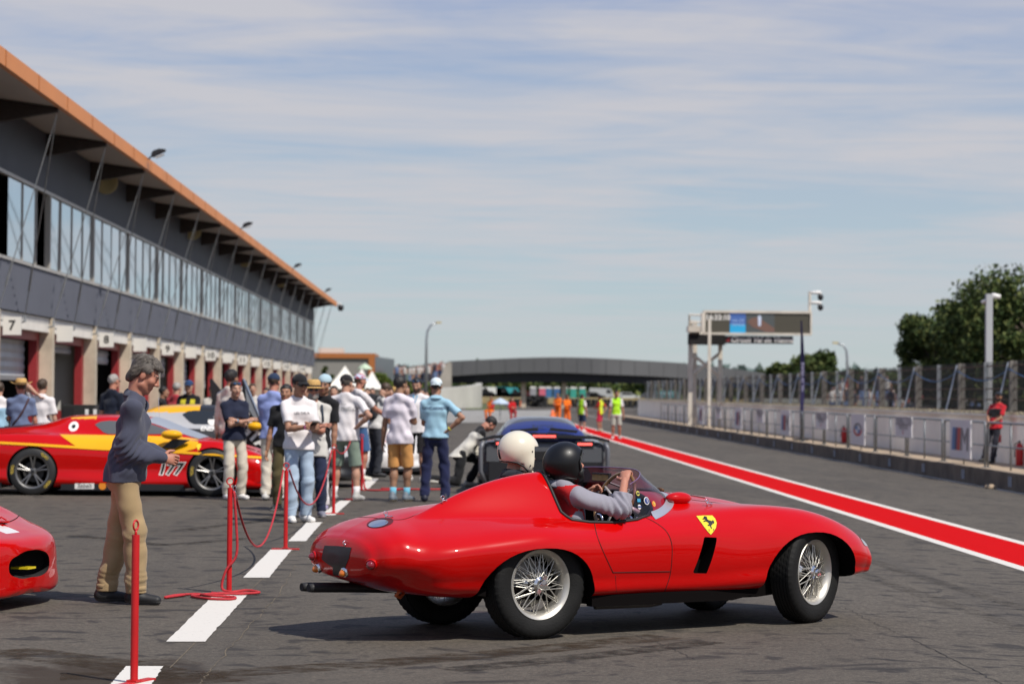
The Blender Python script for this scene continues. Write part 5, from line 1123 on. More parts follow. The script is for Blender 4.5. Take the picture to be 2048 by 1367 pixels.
def glaze(par, bv, ms, mw, zs=1.0):
    sp_ = [(.84, 1.03), (.92, 1.075), (1.05, 1.09), (1.55, 1.07), (1.72, 1.03), (2.08, .905), (1.6, .895), (1.05, .895), (.98, .92)]
    for s in (1, -1): decal('side_window', [(x, z * zs) for x, z in sp_], [tuple(range(len(sp_)))], bv, (0, -3 * s, 0), (1, 0, 0), (0, 0, 1), (0, s, 0), ms, par, .008, True, .05)
    decal('windscreen', [(1.62, -.53), (1.9, -.57), (2.38, -.60), (2.44, -.3), (2.45, 0), (2.44, .3), (2.38, .60), (1.9, .57), (1.62, .53), (1.66, .2), (1.66, -.2)], [tuple(range(11))], bv, (0, 0, 3), (1, 0, 0), (0, 1, 0), (0, 0, -1), mw, par, .008, True, .05)
glaze(car2, bv2, mat('cabin_window', (.10, .105, .11), .1, 0, .7), m_shade)
for sg_ in (1, -1):
    for nm_, pl_ in (('yellow_stripe', [(-.98, .80), (-.98, .765), (0, .72), (1.0, .665), (2.12, .625), (2.6, .60), (3.45, .55), (3.45, .58), (2.6, .635), (2.12, .66), (1.0, .70), (0, .757)]), ('yellow_flank', [(.36, .885), (.62, .72), (.85, .672), (2.12, .628), (2.36, .70), (2.40, .83), (2.1, .86), (1.6, .875)])):
        pp_ = pl_ if sg_ > 0 else pl_
        decal(nm_, pp_, [tuple(range(len(pp_)))], bv2, (0, -3 * sg_, 0), (1, 0, 0), (0, 0, 1), (0, sg_, 0), m_yellowp, car2, .012, True, .05)
for x_ in (0, 2.6):
    for s in (-1, 1): alloy(car2, x_, s * .815, s, lab='PZERO')
mb = MB(); mb.bbox((.42, -.965, .085), (2.2, -.80, .20)); mb.build('side_skirt', m_carbon, car2); MB().bbox((.42, .80, .085), (2.2, .965, .20)).build('side_skirt', m_carbon, car2); MB().bbox((2.95, -.95, .07), (3.72, .95, .105)).build('front_splitter', m_carbon, car2); MB().prism([(-1.0, .12), (-.45, .10), (-.45, .3), (-1.0, .38)], (0, -.93, 0), (1, 0, 0), (0, 0, 1), (0, 1, 0), 1.86).build('diffuser', m_carbon, car2)
def side_text(par, bv, t_, size, x, z, m, off, bold=0, shear=0, nm='lettering'):
    vs, fs = text_mesh(t_, size, bold, shear); return decal(nm, vs, fs, bv, (x, -3, z), (1, 0, 0), (0, 0, 1), (0, 1, 0), m, par, off, False, .05)
side_text(car2, bv2, '177', .235, 1.985, .395, m_sign, .006, .019, .25, 'race_number_outline'); side_text(car2, bv2, '177', .235, 1.985, .395, m_blk, .009, .006, .25, 'race_number')
q = MB().bbox((.62, -.969, .10), (.90, -.966, .185)).build('sponsor_plate', m_sign, car2); lettering('lettering', 'Sabelt', .085, (.76, -.97, .145), (1, 0, 0), (0, 0, 1), m_blk, q, shear=.2)
decal('sponsor_disc', [(.055 * math.cos(t), .055 * math.sin(t)) for t in np.linspace(0, 6.283, 16, endpoint=False)], [tuple(range(16))], BVHTree.FromPolygons([(-5, -.966, -5), (9, -.966, -5), (9, -.966, 5), (-5, -.966, 5)], [(0, 1, 2, 3)]), (1.02, -2, .145), (1, 0, 0), (0, 0, 1), (0, 1, 0), mat('sponsor_orange', (.75, .25, .02), .4), car2, .003)
for r_, m_, o_ in ((.072, m_sign, .003), (.03, m_blk, .006)): decal('filler_cap', [(r_ * math.cos(t), r_ * math.sin(t)) for t in np.linspace(0, 6.283, 18, endpoint=False)], [tuple(range(18))], bv2, (.53, -2, 1.0), (1, 0, 0), (0, 0, 1), (0, 1, 0), m_, car2, o_, True, .03)
side_text(car2, bv2, 'PIRELLI', .085, -.62, .70, m_sign, .006, .004, .15)
decal('badge', [(-.03, .05), (.03, .05), (.03, 0), (0, -.05), (-.03, 0)], [(0, 1, 2, 3, 4)], bv2, (2.40, -2, .72), (1, 0, 0), (0, 0, 1), (0, 1, 0), m_yel2, car2, .006)
MB().ell((2.02, -1.02, .90), (.16, .11, .07)).build('door_mirror', m_yellowp, car2, True); MB().tube([(2.02, -.82, .84), (2.02, -.95, .88)], .02, 6).build('mirror_arm', m_carbon, car2)
MB().prism([(-.12, 0), (.08, 0), (.30, .12), (.05, .14)], (1.98, -.955, .70), (1, 0, 0), (0, 0, 1), (0, 1, 0), .05).build('door_scoop', m_carbon, car2)
MB().prism([(-.92, .95), (-.72, .96), (-.1, 1.03), (.15, 1.06), (-.1, 1.01), (-.7, .93)], (0, -.40, 0), (1, 0, 0), (0, 0, 1), (0, 1, 0), .05).build('engine_louvre', mat('louvre_grey', (.05, .04, .06), .4), car2)
MB().prism([(3.02, .20), (3.25, .20), (3.5, .32), (3.3, .40), (3.05, .30)], (0, -.965, 0), (1, 0, 0), (0, 0, 1), (0, 1, 0), .04).build('canard', m_red, car2)
# silver and yellow coupe behind it, butterfly doors open
D2 = 38.8; loc = pxloc(255, D2) + V((0, .9, 0)); loc.z = 0
car3 = thing('race_car', 'silver and black racing coupe with yellow roof and upswung doors behind the red one', 'race car', loc, 0); bpy.context.view_layer.update()
def p3(x, y, z, n):
    if z > 1.185 and abs(y) < .55 and x < 1.75: return 1 if x < 1.12 else 2
    return 0 if (z > .93 or (x > 2.9 and z > .5)) else 2
b3, bv3 = gt_body(car3, [m_silver, m_yellowp, m_carbon], p3, zs=1.12)
glaze(car3, bv3, m_glass_d, m_glass_d, 1.12)
for x_ in (0, 2.6):
    for s in (-1, 1): alloy(car3, x_, s * .815, s)
MB().ell((2.05, -1.04, .98), (.12, .10, .07)).build('door_mirror', m_yellowp, car3, True); side_text(car3, bv3, 'ENERGY', .10, 1.35, .93, m_sign, .008, .003)
decal('roundel', [(.09 * math.cos(t), .07 * math.sin(t)) for t in np.linspace(0, 6.283, 16, endpoint=False)], [tuple(range(16))], bv3, (1.35, -2, 1.05), (1, 0, 0), (0, 0, 1), (0, 1, 0), m_sign, car3, .008)
def P3(px, py, y=-.95): d = ray(px, py); t = (loc.y + y) / d.y; p = V((0, 0, HCAM)) + d * t - loc; return (p.x, p.z)
dr = MB().prism([P3(*q) for q in ((483, 758), (492, 760), (521, 838), (528, 900), (500, 905), (470, 880), (488, 830))], (0, -.95, 0), (1, 0, 0), (0, 0, 1), (0, 1, 0), .05).build('open_door', m_carbon, car3)
MB().prism([P3(*q, -1.0) for q in ((489, 764), (494, 766), (519, 832), (512, 842), (494, 812))], (0, -1.0, 0), (1, 0, 0), (0, 0, 1), (0, 1, 0), .01).build('door_window', mat('door_glass', (.30, .33, .36), .15, .3), dr)
MB().tube([(P3(487, 757, -1.0)[0], -1.0, P3(487, 757, -1.0)[1]), (P3(521, 838, -1.0)[0], -1.0, P3(521, 838, -1.0)[1])], .02, 6).build('door_frame', mat('door_edge', (.20, .25, .33), .4), dr)
for t_, px, py, sz in (('sys', 506, 850, .15), ('GTAM', 517, 880, .26)):
    x_, z_ = P3(px, py, -1.0); u = V((.72, 0, -.69)); lettering('lettering', t_, sz, (x_, -1.0, z_), u, V((.69, 0, .72)), m_sign, dr, bold=.012)
dr2 = MB().prism([P3(*q, .95) for q in ((419, 758), (424, 757), (446, 785), (452, 830), (430, 845), (415, 838), (424, 800))], (0, .95, 0), (1, 0, 0), (0, 0, 1), (0, 1, 0), .05).build('open_door', m_carbon, car3)
# dark box standing in for a race car's rear wing, behind the red coupe
e_ = thing('wing_stand_in', 'dark square box with white marks standing in for a rear wing behind the red coupe', 'case', pxloc(162, 42) - V((0, 0, 0)))
w_ = 66 * 42 / F / 2; zt_ = at(162, 809, 42).z; MB().bbox((-w_, -.3, zt_ - .52), (w_, .4, zt_)).build('box_body', mat('box_black', (.022, .021, .018), .5), e_); MB().bbox((-w_ + .03, -.32, zt_ - .45), (-w_ * .25, -.301, zt_ - .04)).build('open_front', m_dark, e_); MB().bbox((.12, -.305, zt_ - .2), (.18, -.301, zt_ - .07)).build('white_mark', m_sign, e_); MB().bbox((.26, -.305, zt_ - .2), (.32, -.301, zt_ - .07)).build('white_mark', m_sign, e_)
mb = MB()
for sx in (-1, 1): mb.bbox((sx * w_ * .8 - .03, -.2, 0), (sx * w_ * .8 + .03, .3, zt_ - .52))
mb.build('box_leg', m_carbon, e_)
# red coupe nose at the left edge
NS = {-.9: e9(.95, .4, .8, 4), -.5: [(0, 1.0), (.3, 1.0), (.5, .97), (.7, .9), (.85, .86), (.95, .7), (.94, .4), (.88, .17), (0, .15)], .6: [(0, 1.2), (.3, 1.19), (.5, 1.12), (.66, .92), (.84, .84), (.95, .66), (.95, .4), (.9, .13), (0, .12)], 1.5: [(0, 1.18), (.3, 1.17), (.52, 1.08), (.70, .87), (.82, .80), (.92, .60), (.92, .38), (.9, .13), (0, .12)],
 2.1: [(0, .95), (.3, .94), (.55, .90), (.72, .83), (.84, .79), (.94, .60), (.93, .38), (.9, .13), (0, .12)], 2.6: [(0, .78), (.3, .77), (.5, .77), (.70, .79), (.85, .76), (.95, .60), (.95, .38), (.92, .13), (0, .12)], 3.0: [(0, .68), (.3, .68), (.5, .68), (.70, .685), (.84, .64), (.93, .52), (.93, .34), (.90, .12), (0, .1)],
 3.3: [(0, .585), (.3, .585), (.5, .58), (.68, .56), (.80, .51), (.85, .42), (.86, .30), (.83, .11), (0, .1)], 3.5: [(0, .52), (.25, .52), (.42, .515), (.54, .50), (.62, .46), (.66, .38), (.67, .27), (.65, .105), (0, .1)], 3.60: [(0, .475), (.15, .475), (.25, .47), (.33, .455), (.38, .43), (.41, .37), (.42, .27), (.40, .105), (0, .1)], 3.63: e9(.43, .14, .22, 5)}
A4 = R(-16); tip = at(108, 1090, 16.95); loc4 = V((tip.x - .36, tip.y, 0)) - M.Rotation(A4, 3, 'Z') @ V((3.55, -.30, 0))
car4 = thing('race_car', 'red racing coupe nose with a black oval intake, cut off by the left edge', 'race car', loc4, A4); bpy.context.view_layer.update()
def p4(x, y, z, n): return 1 if abs(y) < .10 and n.z > .5 and 2.2 < x < 3.48 else 0
NM = [m_red, carpaint('white_stripe_paint', (.75, .72, .70))]
xs_, H_ = loft(NS, nx=220, nt=62); b4 = loft_mb(xs_, H_).build('body', NM + [m_dark], car4, True)
for p in b4.data.polygons: p.material_index = p4(*p.center, p.normal)
bv4 = bvh_of(b4); C4 = car4.matrix_world.inverted(); e4 = C4 @ V((0, 0, HCAM))
def hit4(px, py): return bv4.ray_cast(e4, (C4.to_3x3() @ ray(px, py)).normalized())[0]
cs = []
for ax in (0, 2.55):
    for s in (-1, 1): lo, hi = sorted((s * .6, s * 1.2)); mb = MB(); mb.mat(2).prism([(ax + .37 * math.cos(t), .345 + .37 * math.sin(t)) for t in np.linspace(0, 2 * math.pi, 40, endpoint=False)], (0, lo, 0), (1, 0, 0), (0, 0, 1), (0, 1, 0), hi - lo); cs.append(mb.build('cutter', NM + [m_dark]))
for s in (1, -1):
    P = [hit4(*q) for q in [(66 + 33 * math.copysign(abs(math.cos(t)) ** .78, math.cos(t)), 1126 - 27 * math.copysign(abs(math.sin(t)) ** .78, math.sin(t)) - 3 * math.cos(t)) for t in np.linspace(0, 2 * math.pi, 36, endpoint=False)]]; c = sum(P, V()) / len(P); d = V((.72, -.69 , 0)).normalized(); u = V((0, 0, 1)).cross(d).normalized(); mb = MB()
    poly = [((p - c).dot(u), (p - c).z) for p in P]; fl_ = V((1, s, 1)); mb.mat(2).prism(poly, c * 1.0 - d * .32 if s == 1 else V((c.x, -c.y, c.z)) - V((d.x, -d.y, 0)) * .32, u if s == 1 else V((u.x, -u.y, 0)), (0, 0, 1), d if s == 1 else V((d.x, -d.y, 0)), .9); cs.append(mb.build('cutter', NM + [m_dark]))
bpy.context.view_layer.update()
for c in cs: c.matrix_world = car4.matrix_world
boolean(b4, cs); b4.data.polygons.foreach_set('use_smooth', [True] * len(b4.data.polygons)); b4.data.set_sharp_from_angle(angle=R(42))
for x_ in (0, 2.55):
    for s in (-1, 1): alloy(car4, x_, s * .80, s, wid=.26)
pi = hit4(60, 1136); MB().box(pi + V((-.08, .06, 0)), (.13, .13, .014)).build('tow_strap', m_yel2, car4)
w4 = [hit4(*q) for q in ((2, 1040), (22, 1052), (2, 1049))]
decal('head_lamp', [(0, 0), (.34, -.10), (.36, -.15), (.02, -.08)], [(0, 1, 2, 3)], bv4, V((2.72, -.62, 2)), (1, 0, 0), (0, -1, 0), (0, 0, -1), mat('head_lamp_glass', (.10, .14, .20), .05, .4), car4, .004, True, .03)
for x_, y_ in ((3.30, -.18), (3.30, .18)):
    h = bv4.ray_cast(V((x_, y_, 2)), V((0, 0, -1)))[0]; MB().box(h + V((0, 0, .008)), (.10, .07, .012)).tube([h + V((-.03, 0, .015)), h + V((.0, 0, .04)), h + V((.04, 0, .02))], .006, 6).build('bonnet_clip', m_red if y_ > 0 else m_chrome, car4)
topl = [bv4.ray_cast(V((3.33 - .25 * abs(y_) ** 2 * 1.2, y_, 2)), V((0, 0, -1)))[0] + V((0, 0, .001)) for y_ in np.linspace(-.78, .78, 40)]; MB().tube(topl, .004, 6).build('bonnet_seam', m_line, car4)
# blue and grey car seen from behind
D5 = 37.0; p5 = at(1089, 785, D5); loc5 = V((p5.x, D5 + .95, gz(p5.x)))
car5 = thing('sports_car', 'dark grey sports car with blue engine cover seen from behind with red lamps glowing', 'sports car', loc5, R(90)); m_bluep = mat('blue_paint', (.012, .026, .16), .45, spec=.25); m_grp = carpaint('grey_paint', (.10, .105, .115)); bpy.context.view_layer.update()
BS = dict(GT); xs_, H_ = loft({**GT, -.5: [(0, .84), (.3, .84), (.5, .84), (.72, .83), (.88, .80), (.965, .68), (.95, .4), (.88, .17), (0, .15)], 0: [(0, .86), (.3, .86), (.47, .85), (.70, .84), (.87, .82), (.975, .68), (.975, .4), (.93, .14), (0, .12)], -.95: [(0, .80), (.3, .80), (.55, .80), (.78, .79), (.90, .77), (.94, .66), (.93, .5), (.86, .26), (0, .24)], -.98: e9(.76, .28, .86, 6)}, nx=120, nt=40)
loft_mb(xs_, H_).build('body', m_grp, car5, True, angle=50)
mb = MB(); vs = []
for x_, zt, hw in ((-.90, .91, .52), (-.7, 1.00, .58), (-.3, 1.07, .60), (.3, 1.11, .58), (1.0, 1.13, .55), (1.5, 1.11, .55), (2.2, .83, .6)):
    for t in np.linspace(0, math.pi, 17): vs.append((x_, -hw * math.cos(t) * 1.12, .70 + (zt - .70) * math.sin(t) ** .42))
mb.add(vs, [(i * 17 + j, i * 17 + j + 1, (i + 1) * 17 + j + 1, (i + 1) * 17 + j) for i in range(6) for j in range(16)] + [tuple(range(17))]); mb.build('engine_cover', m_bluep, car5, True, angle=50)
for s in (-1, 1): MB().prism([(-.22, 0), (.20, -.03), (.22, .01), (-.2, .05)], (-.84, s * .30, .97), (0, s, 0), (0, 0, 1), (-1, 0, 0), .06).build('vent_slot', m_carbon, car5)
ecv = bvh_of(next(c for c in kids(car5) if c.name.startswith('engine_cover'))); vs, fs = text_mesh('RACING', .09, .003); decal('lettering', vs, fs, ecv, (-2, 0, 1.02), (0, -1, 0), (0, 0, 1), (1, 0, 0), mat('dark_blue_print', (.008, .015, .06), .5), car5, .01, False)
MB().prism([(-1.0, .80), (-.75, .85), (0, .87), (.75, .85), (1.0, .80), (1.0, .84), (.78, .90), (0, .915), (-.78, .90), (-1.0, .84)], (-1.03, 0, 0), (0, 1, 0), (0, 0, 1), (1, 0, 0), .24).build('rear_spoiler', m_carbon, car5)
m_lamp = mat('tail_light', (.8, .05, .04), .3, emit=(1.0, .11, .09), estr=2.2)
for y_, w_, z_, nm in ((0, .175, .89, 'high_brake_light'), (-.62, .11, .775, 'tail_light'), (.62, .11, .775, 'tail_light')): MB().bbox((-1.06, y_ - w_, z_ - .016), (-1.035, y_ + w_, z_ + .016)).build(nm, m_lamp, car5); MB().bbox((-1.045, y_ - w_ - .03, z_ - .05), (-1.0, y_ + w_ + .03, z_ + .05)).build('lamp_surround', m_carbon, car5)
MB().bbox((-1.03, -.88, .50), (-.96, .88, .72)).build('rear_panel', m_grp, car5); MB().bbox((-1.06, -.84, .20), (-.98, .84, .499)).build('rear_grille', m_carbon, car5); MB().bbox((-1.05, -.55, .53), (-1.035, .55, .66)).build('recess', m_dark, car5)
for s in (-1, 1): MB().tube([(-1.04, s * .93, .80), (-1.06, s * .97, .70), (-1.06, s * .97, .35), (-1.02, s * .90, .18)], .035, 8).build('corner_trim', mat('pale_grey_trim', (.14, .145, .16), .4, .2), car5, True); MB().lathe([(.055, -.03), (.06, .03), (.04, .03)], 16, 'X', (-1.06, s * .25, .58)).build('exhaust_tip', m_alloy, car5, True)
for x_ in (0, 2.6):
    for s in (-1, 1): alloy(car5, x_, s * .82, s)
# white and orange car end-on among the crowd
car6 = dup(car2, pxloc(752, 47.5) + V((0, 1.2, 0)), R(-90), 'white racing coupe half hidden behind the crowd, nose to the camera')
for c in kids(car6):
    if c.name.startswith('body'):
        c.data = c.data.copy(); c.data.materials[0] = NM[1]; c.data.materials[1] = mat('orange_livery', (.75, .20, .02), .35, coat=1)
    elif c.name.startswith(('race_number', 'lettering', 'badge', 'yellow')): bpy.data.objects.remove(c)
# ------------------------------------------------------------------ people: bodies and clothes grown from distance fields
def cap_(a, b, ra, rb, k=1.0, ax=None, bl=.03): return ('c', np.array(a, float), np.array(b, float), ra, rb, k, None if ax is None else np.array(ax, float), bl)
def ell_(c, r, rot=None, bl=.02, sub=False): return ('e', np.array(c, float), np.array(r, float), None if rot is None else np.array(rot), bl, sub)
def field_eval(prims, lo, hi, vox):
    n = np.ceil((hi - lo) / vox).astype(int) + 1; ax = [lo[i] + vox * np.arange(n[i]) for i in range(3)]; D = np.full(n, .3, np.float32)
    for p in prims:
        if p[0] == 'c':
            _, a, b, ra, rb, k, axx, bl = p; r = max(ra, rb) * max(k, 1) + bl + 2 * vox; l, h = np.minimum(a, b) - r, np.maximum(a, b) + r
        else: _, c, rr, rot, bl, sub = p; r = rr.max() + bl + 2 * vox; l, h = c - r, c + r
        i0 = np.clip(np.floor((l - lo) / vox).astype(int), 0, n); i1 = np.clip(np.ceil((h - lo) / vox).astype(int) + 1, 0, n)
        if (i1 <= i0).any(): continue
        X, Y, Z = np.meshgrid(*[ax[i][i0[i]:i1[i]] for i in range(3)], indexing='ij', sparse=False); P = np.stack([X, Y, Z], -1)
        if p[0] == 'c':
            ab = b - a; L2 = max(ab @ ab, 1e-9); t = np.clip(((P - a) @ ab) / L2, 0, 1); v = P - a - t[..., None] * ab
            if axx is not None: s = v @ axx; v = v - s[..., None] * axx * (1 - 1 / k)
            d = np.linalg.norm(v, axis=-1) - (ra + (rb - ra) * t)
        else:
            v = P - c
            if rot is not None: v = v @ rot
            q = np.linalg.norm(v / rr, axis=-1); d = (q - 1) * rr.min() * (.5 + .5 * 1)
        S_ = D[i0[0]:i1[0], i0[1]:i1[1], i0[2]:i1[2]]; 
        if p[0] == 'e' and p[5]:
            S_[...] = np.maximum(S_, -d)
        else:
            h_ = np.maximum(bl - np.abs(S_ - d), 0) / bl; S_[...] = np.minimum(S_, d) - h_ * h_ * bl * .25
    return D, ax
CORN = np.array([(0,0,0),(1,0,0),(0,1,0),(1,1,0),(0,0,1),(1,0,1),(0,1,1),(1,1,1)]); EDG = [(0,1),(2,3),(4,5),(6,7),(0,2),(1,3),(4,6),(5,7),(0,4),(1,5),(2,6),(3,7)]
def nets(D, lo, vox):
    I = D < 0; c = sum(I[x:I.shape[0]-1+x, y:I.shape[1]-1+y, z:I.shape[2]-1+z].astype(np.int8) for x, y, z in CORN); act = (c > 0) & (c < 8); idx = np.argwhere(act)
    if len(idx) == 0: return np.zeros((0, 3)), np.zeros((0, 4), int)
    dv = np.stack([D[idx[:,0]+x, idx[:,1]+y, idx[:,2]+z] for x, y, z in CORN], 1); pos = np.zeros((len(idx), 3)); cnt = np.zeros(len(idx))
    for a, b in EDG:
        da, db = dv[:, a], dv[:, b]; cr = (da < 0) != (db < 0); t = np.where(cr, da / np.where(cr, da - db, 1), 0); pos += np.where(cr[:, None], CORN[a] + t[:, None] * (CORN[b] - CORN[a]), 0); cnt += cr
    vs = lo + vox * (idx + pos / cnt[:, None]); vid = np.full(act.shape, -1); vid[tuple(idx.T)] = np.arange(len(idx)); F_ = []
    for ax in range(3):
        a0 = [slice(None)] * 3; a1 = [slice(None)] * 3; a0[ax] = slice(0, -1); a1[ax] = slice(1, None); s0 = I[tuple(a0)]; s1 = I[tuple(a1)]; e = np.argwhere(s0 != s1); o1, o2 = [k for k in range(3) if k != ax]
        ok = (e[:, o1] > 0) & (e[:, o2] > 0) & (e[:, o1] < I.shape[o1] - 1) & (e[:, o2] < I.shape[o2] - 1); e = e[ok]
        def g(d1, d2): q = e.copy(); q[:, o1] -= d1; q[:, o2] -= d2; return vid[tuple(q.T)]
        qd = np.stack([g(1, 1), g(0, 1), g(0, 0), g(1, 0)], 1); fl = s0[tuple(e.T)]; fl = ~fl if ax == 1 else fl; qd[~fl] = qd[~fl][:, ::-1]; F_.append(qd)
    return vs, np.concatenate(F_)
def relax(vs, fs, it=1, f=.5):
    for _ in range(it):
        acc = np.zeros_like(vs); cn = np.zeros(len(vs))
        for a, b in ((0, 1), (1, 2), (2, 3), (3, 0)): np.add.at(acc, fs[:, a], vs[fs[:, b]]); np.add.at(acc, fs[:, b], vs[fs[:, a]]); np.add.at(cn, fs[:, a], 1); np.add.at(cn, fs[:, b], 1)
        vs = vs * (1 - f) + f * acc / np.maximum(cn, 1)[:, None]
    return vs
def np_mesh(name, vs, fs, mats, par, midx=None, extra=None):
    me = bpy.data.meshes.new(name); nv, nf = len(vs), len(fs); V_ = np.asarray(vs, np.float32); ex = extra or MB(); V2 = np.concatenate([V_, np.array(ex.v, np.float32).reshape(-1, 3)]) if ex.v else V_
    me.vertices.add(len(V2)); me.vertices.foreach_set('co', V2.ravel()); lens = [4] * nf + [len(f) for f in ex.f]; loops = np.concatenate([np.asarray(fs).ravel(), np.array([i + nv for f in ex.f for i in f], int)]) if ex.f else np.asarray(fs).ravel()
    me.loops.add(len(loops)); me.loops.foreach_set('vertex_index', loops.astype(np.int32)); me.polygons.add(len(lens)); st = np.concatenate([[0], np.cumsum(lens)[:-1]]).astype(np.int32); me.polygons.foreach_set('loop_start', st)
    for m in (mats if isinstance(mats, (list, tuple)) else [mats]): me.materials.append(m)
    if midx is not None: me.polygons.foreach_set('material_index', np.concatenate([midx, np.array(ex.m, int)]).astype(np.int32) if ex.f else midx.astype(np.int32))
    me.update(calc_edges=True); me.validate(); me.polygons.foreach_set('use_smooth', [True] * len(me.polygons)); o = bpy.data.objects.new(name, me); C.objects.link(o); o.parent = par; return o
def sdf_obj(name, prims, vox, mats, par, post=None, colour=None, rl=1, extra=None):
    L_ = []; 
    for p in prims:
        if p[0] == 'c': r = max(p[3], p[4]) * max(p[5], 1); L_ += [p[1] - r, p[1] + r, p[2] - r, p[2] + r]
        elif not p[5]: L_ += [p[1] - p[2].max(), p[1] + p[2].max()]
    L_ = np.array(L_); lo, hi = L_.min(0) - 3 * vox, L_.max(0) + 3 * vox; D, ax = field_eval(prims, lo, hi, vox)
    if post is not None: X, Y, Z = np.meshgrid(*ax, indexing='ij'); D = post(D, X, Y, Z)
    D[0] = D[-1] = .1; D[:, 0] = D[:, -1] = .1; D[:, :, 0] = D[:, :, -1] = .1
    vs, fs = nets(D, lo, vox)
    if len(fs) == 0: return None
    vs = relax(vs, fs, rl, .5); mi = None
    if colour is not None: mi = colour(vs[fs].mean(1))
    elif extra is not None: mi = np.zeros(len(fs), int)
    return np_mesh(name, vs, fs, mats, par, mi, extra)
def ik(a, c, l1, l2, hint):
    a, c, hint = V(a), V(c), V(hint); d = c - a; L_ = min(d.length, (l1 + l2) * .999); d.normalize(); c = a + d * L_; x = (l1 * l1 - l2 * l2 + L_ * L_) / (2 * L_); hgt = math.sqrt(max(l1 * l1 - x * x, 0)); h = hint - d * hint.dot(d); h.normalize(); return a + d * x + h * hgt, c
m_skin = {k: mat('skin_' + k, c, .55, sss=.12, noise=.10, nscale=22) for k, c in dict(fair=(.46, .25, .17), tan=(.36, .18, .11), red=(.44, .19, .125), olive=(.30, .16, .095), dark=(.20, .10, .06)).items()}
m_lip = mat('lip', (.30, .10, .08), .5); m_eyew = mat('eye_white', (.6, .57, .53), .3); m_eyed = mat('eye_dark', (.02, .015, .012), .2)
def hairm(n): return mat('hair_' + n, dict(black=(.012, .010, .009), brown=(.055, .032, .018), grey=(.068, .056, .046), blond=(.22, .14, .06), silver=(.30, .28, .26))[n], .6, noise=.4, nscale=45, stretch=(1, 1, .25))
FAB = {}
def fabric(c, rough=.9):
    k = 'cloth_%02x%02x%02x' % tuple(int(min(.99, q) * 255) for q in c); return mat(k, c, rough, sheen=.15, noise=.07, nscale=5, bump=.25, bscale=260, spec=.2)
ARMS = dict(down=((.150, .015, .465), (.4, -1, 0)), hip=((.108, -.035, .585), (1, -.35, .1)), cross=((-.055, .135, .665), (.55, -.2, -1)), phone=((.015, .185, .645), (.6, -.45, -1)), front=((.055, .140, .612), (.35, -1, -.35)), clasp=((.02, .12, .53), (.8, -.4, -.3)), neck=((.03, -.05, .85), (1, .2, .3)), forward=((.09, .25, .60), (.5, -.5, -1)), reach=((.06, .28, .55), (.5, -.6, -1)), back=((.06, -.09, .54), (.8, -.8, 0)))
def hand_mb(mb, wr, d, n, s, sc, mi=0, curl=.5):
    """palm and five fingers appended as tubes; d finger direction, n palm normal, s=+1 right / -1 left"""
    d, n = V(d).normalized(), V(n); n = (n - d * n.dot(d)).normalized(); l = d.cross(n).normalized() * s; mb.mat(mi); wr = V(wr)
    mb.add(*flat_tube([wr - d * .015 * sc, wr + d * .03 * sc, wr + d * .075 * sc, wr + d * .092 * sc], [(.026, .019), (.036, .017), (.041, .014), (.034, .010)], l, n, sc))
    for i, (o, ln, r) in enumerate(((.030, .072, .0088), (.010, .080, .0092), (-.011, .075, .0088), (-.030, .060, .0078))):
        p = wr + d * .086 * sc + l * o * sc; pts = [p - d * .02 * sc, p]; a = curl * (.5 + .12 * i); cur = d.copy()
        for seg in (.45, .32, .23): cur = (d * math.cos(a) + n * math.sin(a)).normalized(); p = p + cur * ln * seg * sc; pts.append(p); a += curl * .85
        mb.tube(pts, [r * sc, r * sc, r * .95 * sc, r * .88 * sc, r * .62 * sc], 7)
    p = wr + d * .022 * sc + l * .030 * sc; t = (d * .62 + l * .72 + n * .30).normalized(); t2 = (d * .88 + l * .28 + n * .40).normalized(); mb.tube([p - t * .015 * sc, p, p + t * .038 * sc, p + t * .038 * sc + t2 * .030 * sc, p + t * .038 * sc + t2 * .052 * sc], [.0135 * sc, .0135 * sc, .0115 * sc, .0100 * sc, .0066 * sc], 7)
def flat_tube(pts, rr, l, n, sc, k=10):
    vs, fs = [], []
    for p, (a, b) in zip(pts, rr): vs += [p + l * (math.cos(t) * a * sc) + n * (math.sin(t) * b * sc) for t in np.linspace(0, 2 * math.pi, k, endpoint=False)]
    m = len(pts); fs = [(i * k + j, i * k + (j + 1) % k, (i + 1) * k + (j + 1) % k, (i + 1) * k + j) for i in range(m - 1) for j in range(k)] + [tuple(range(k)), tuple((m - 1) * k + j for j in range(k))]; return vs, fs
pseed = [0]
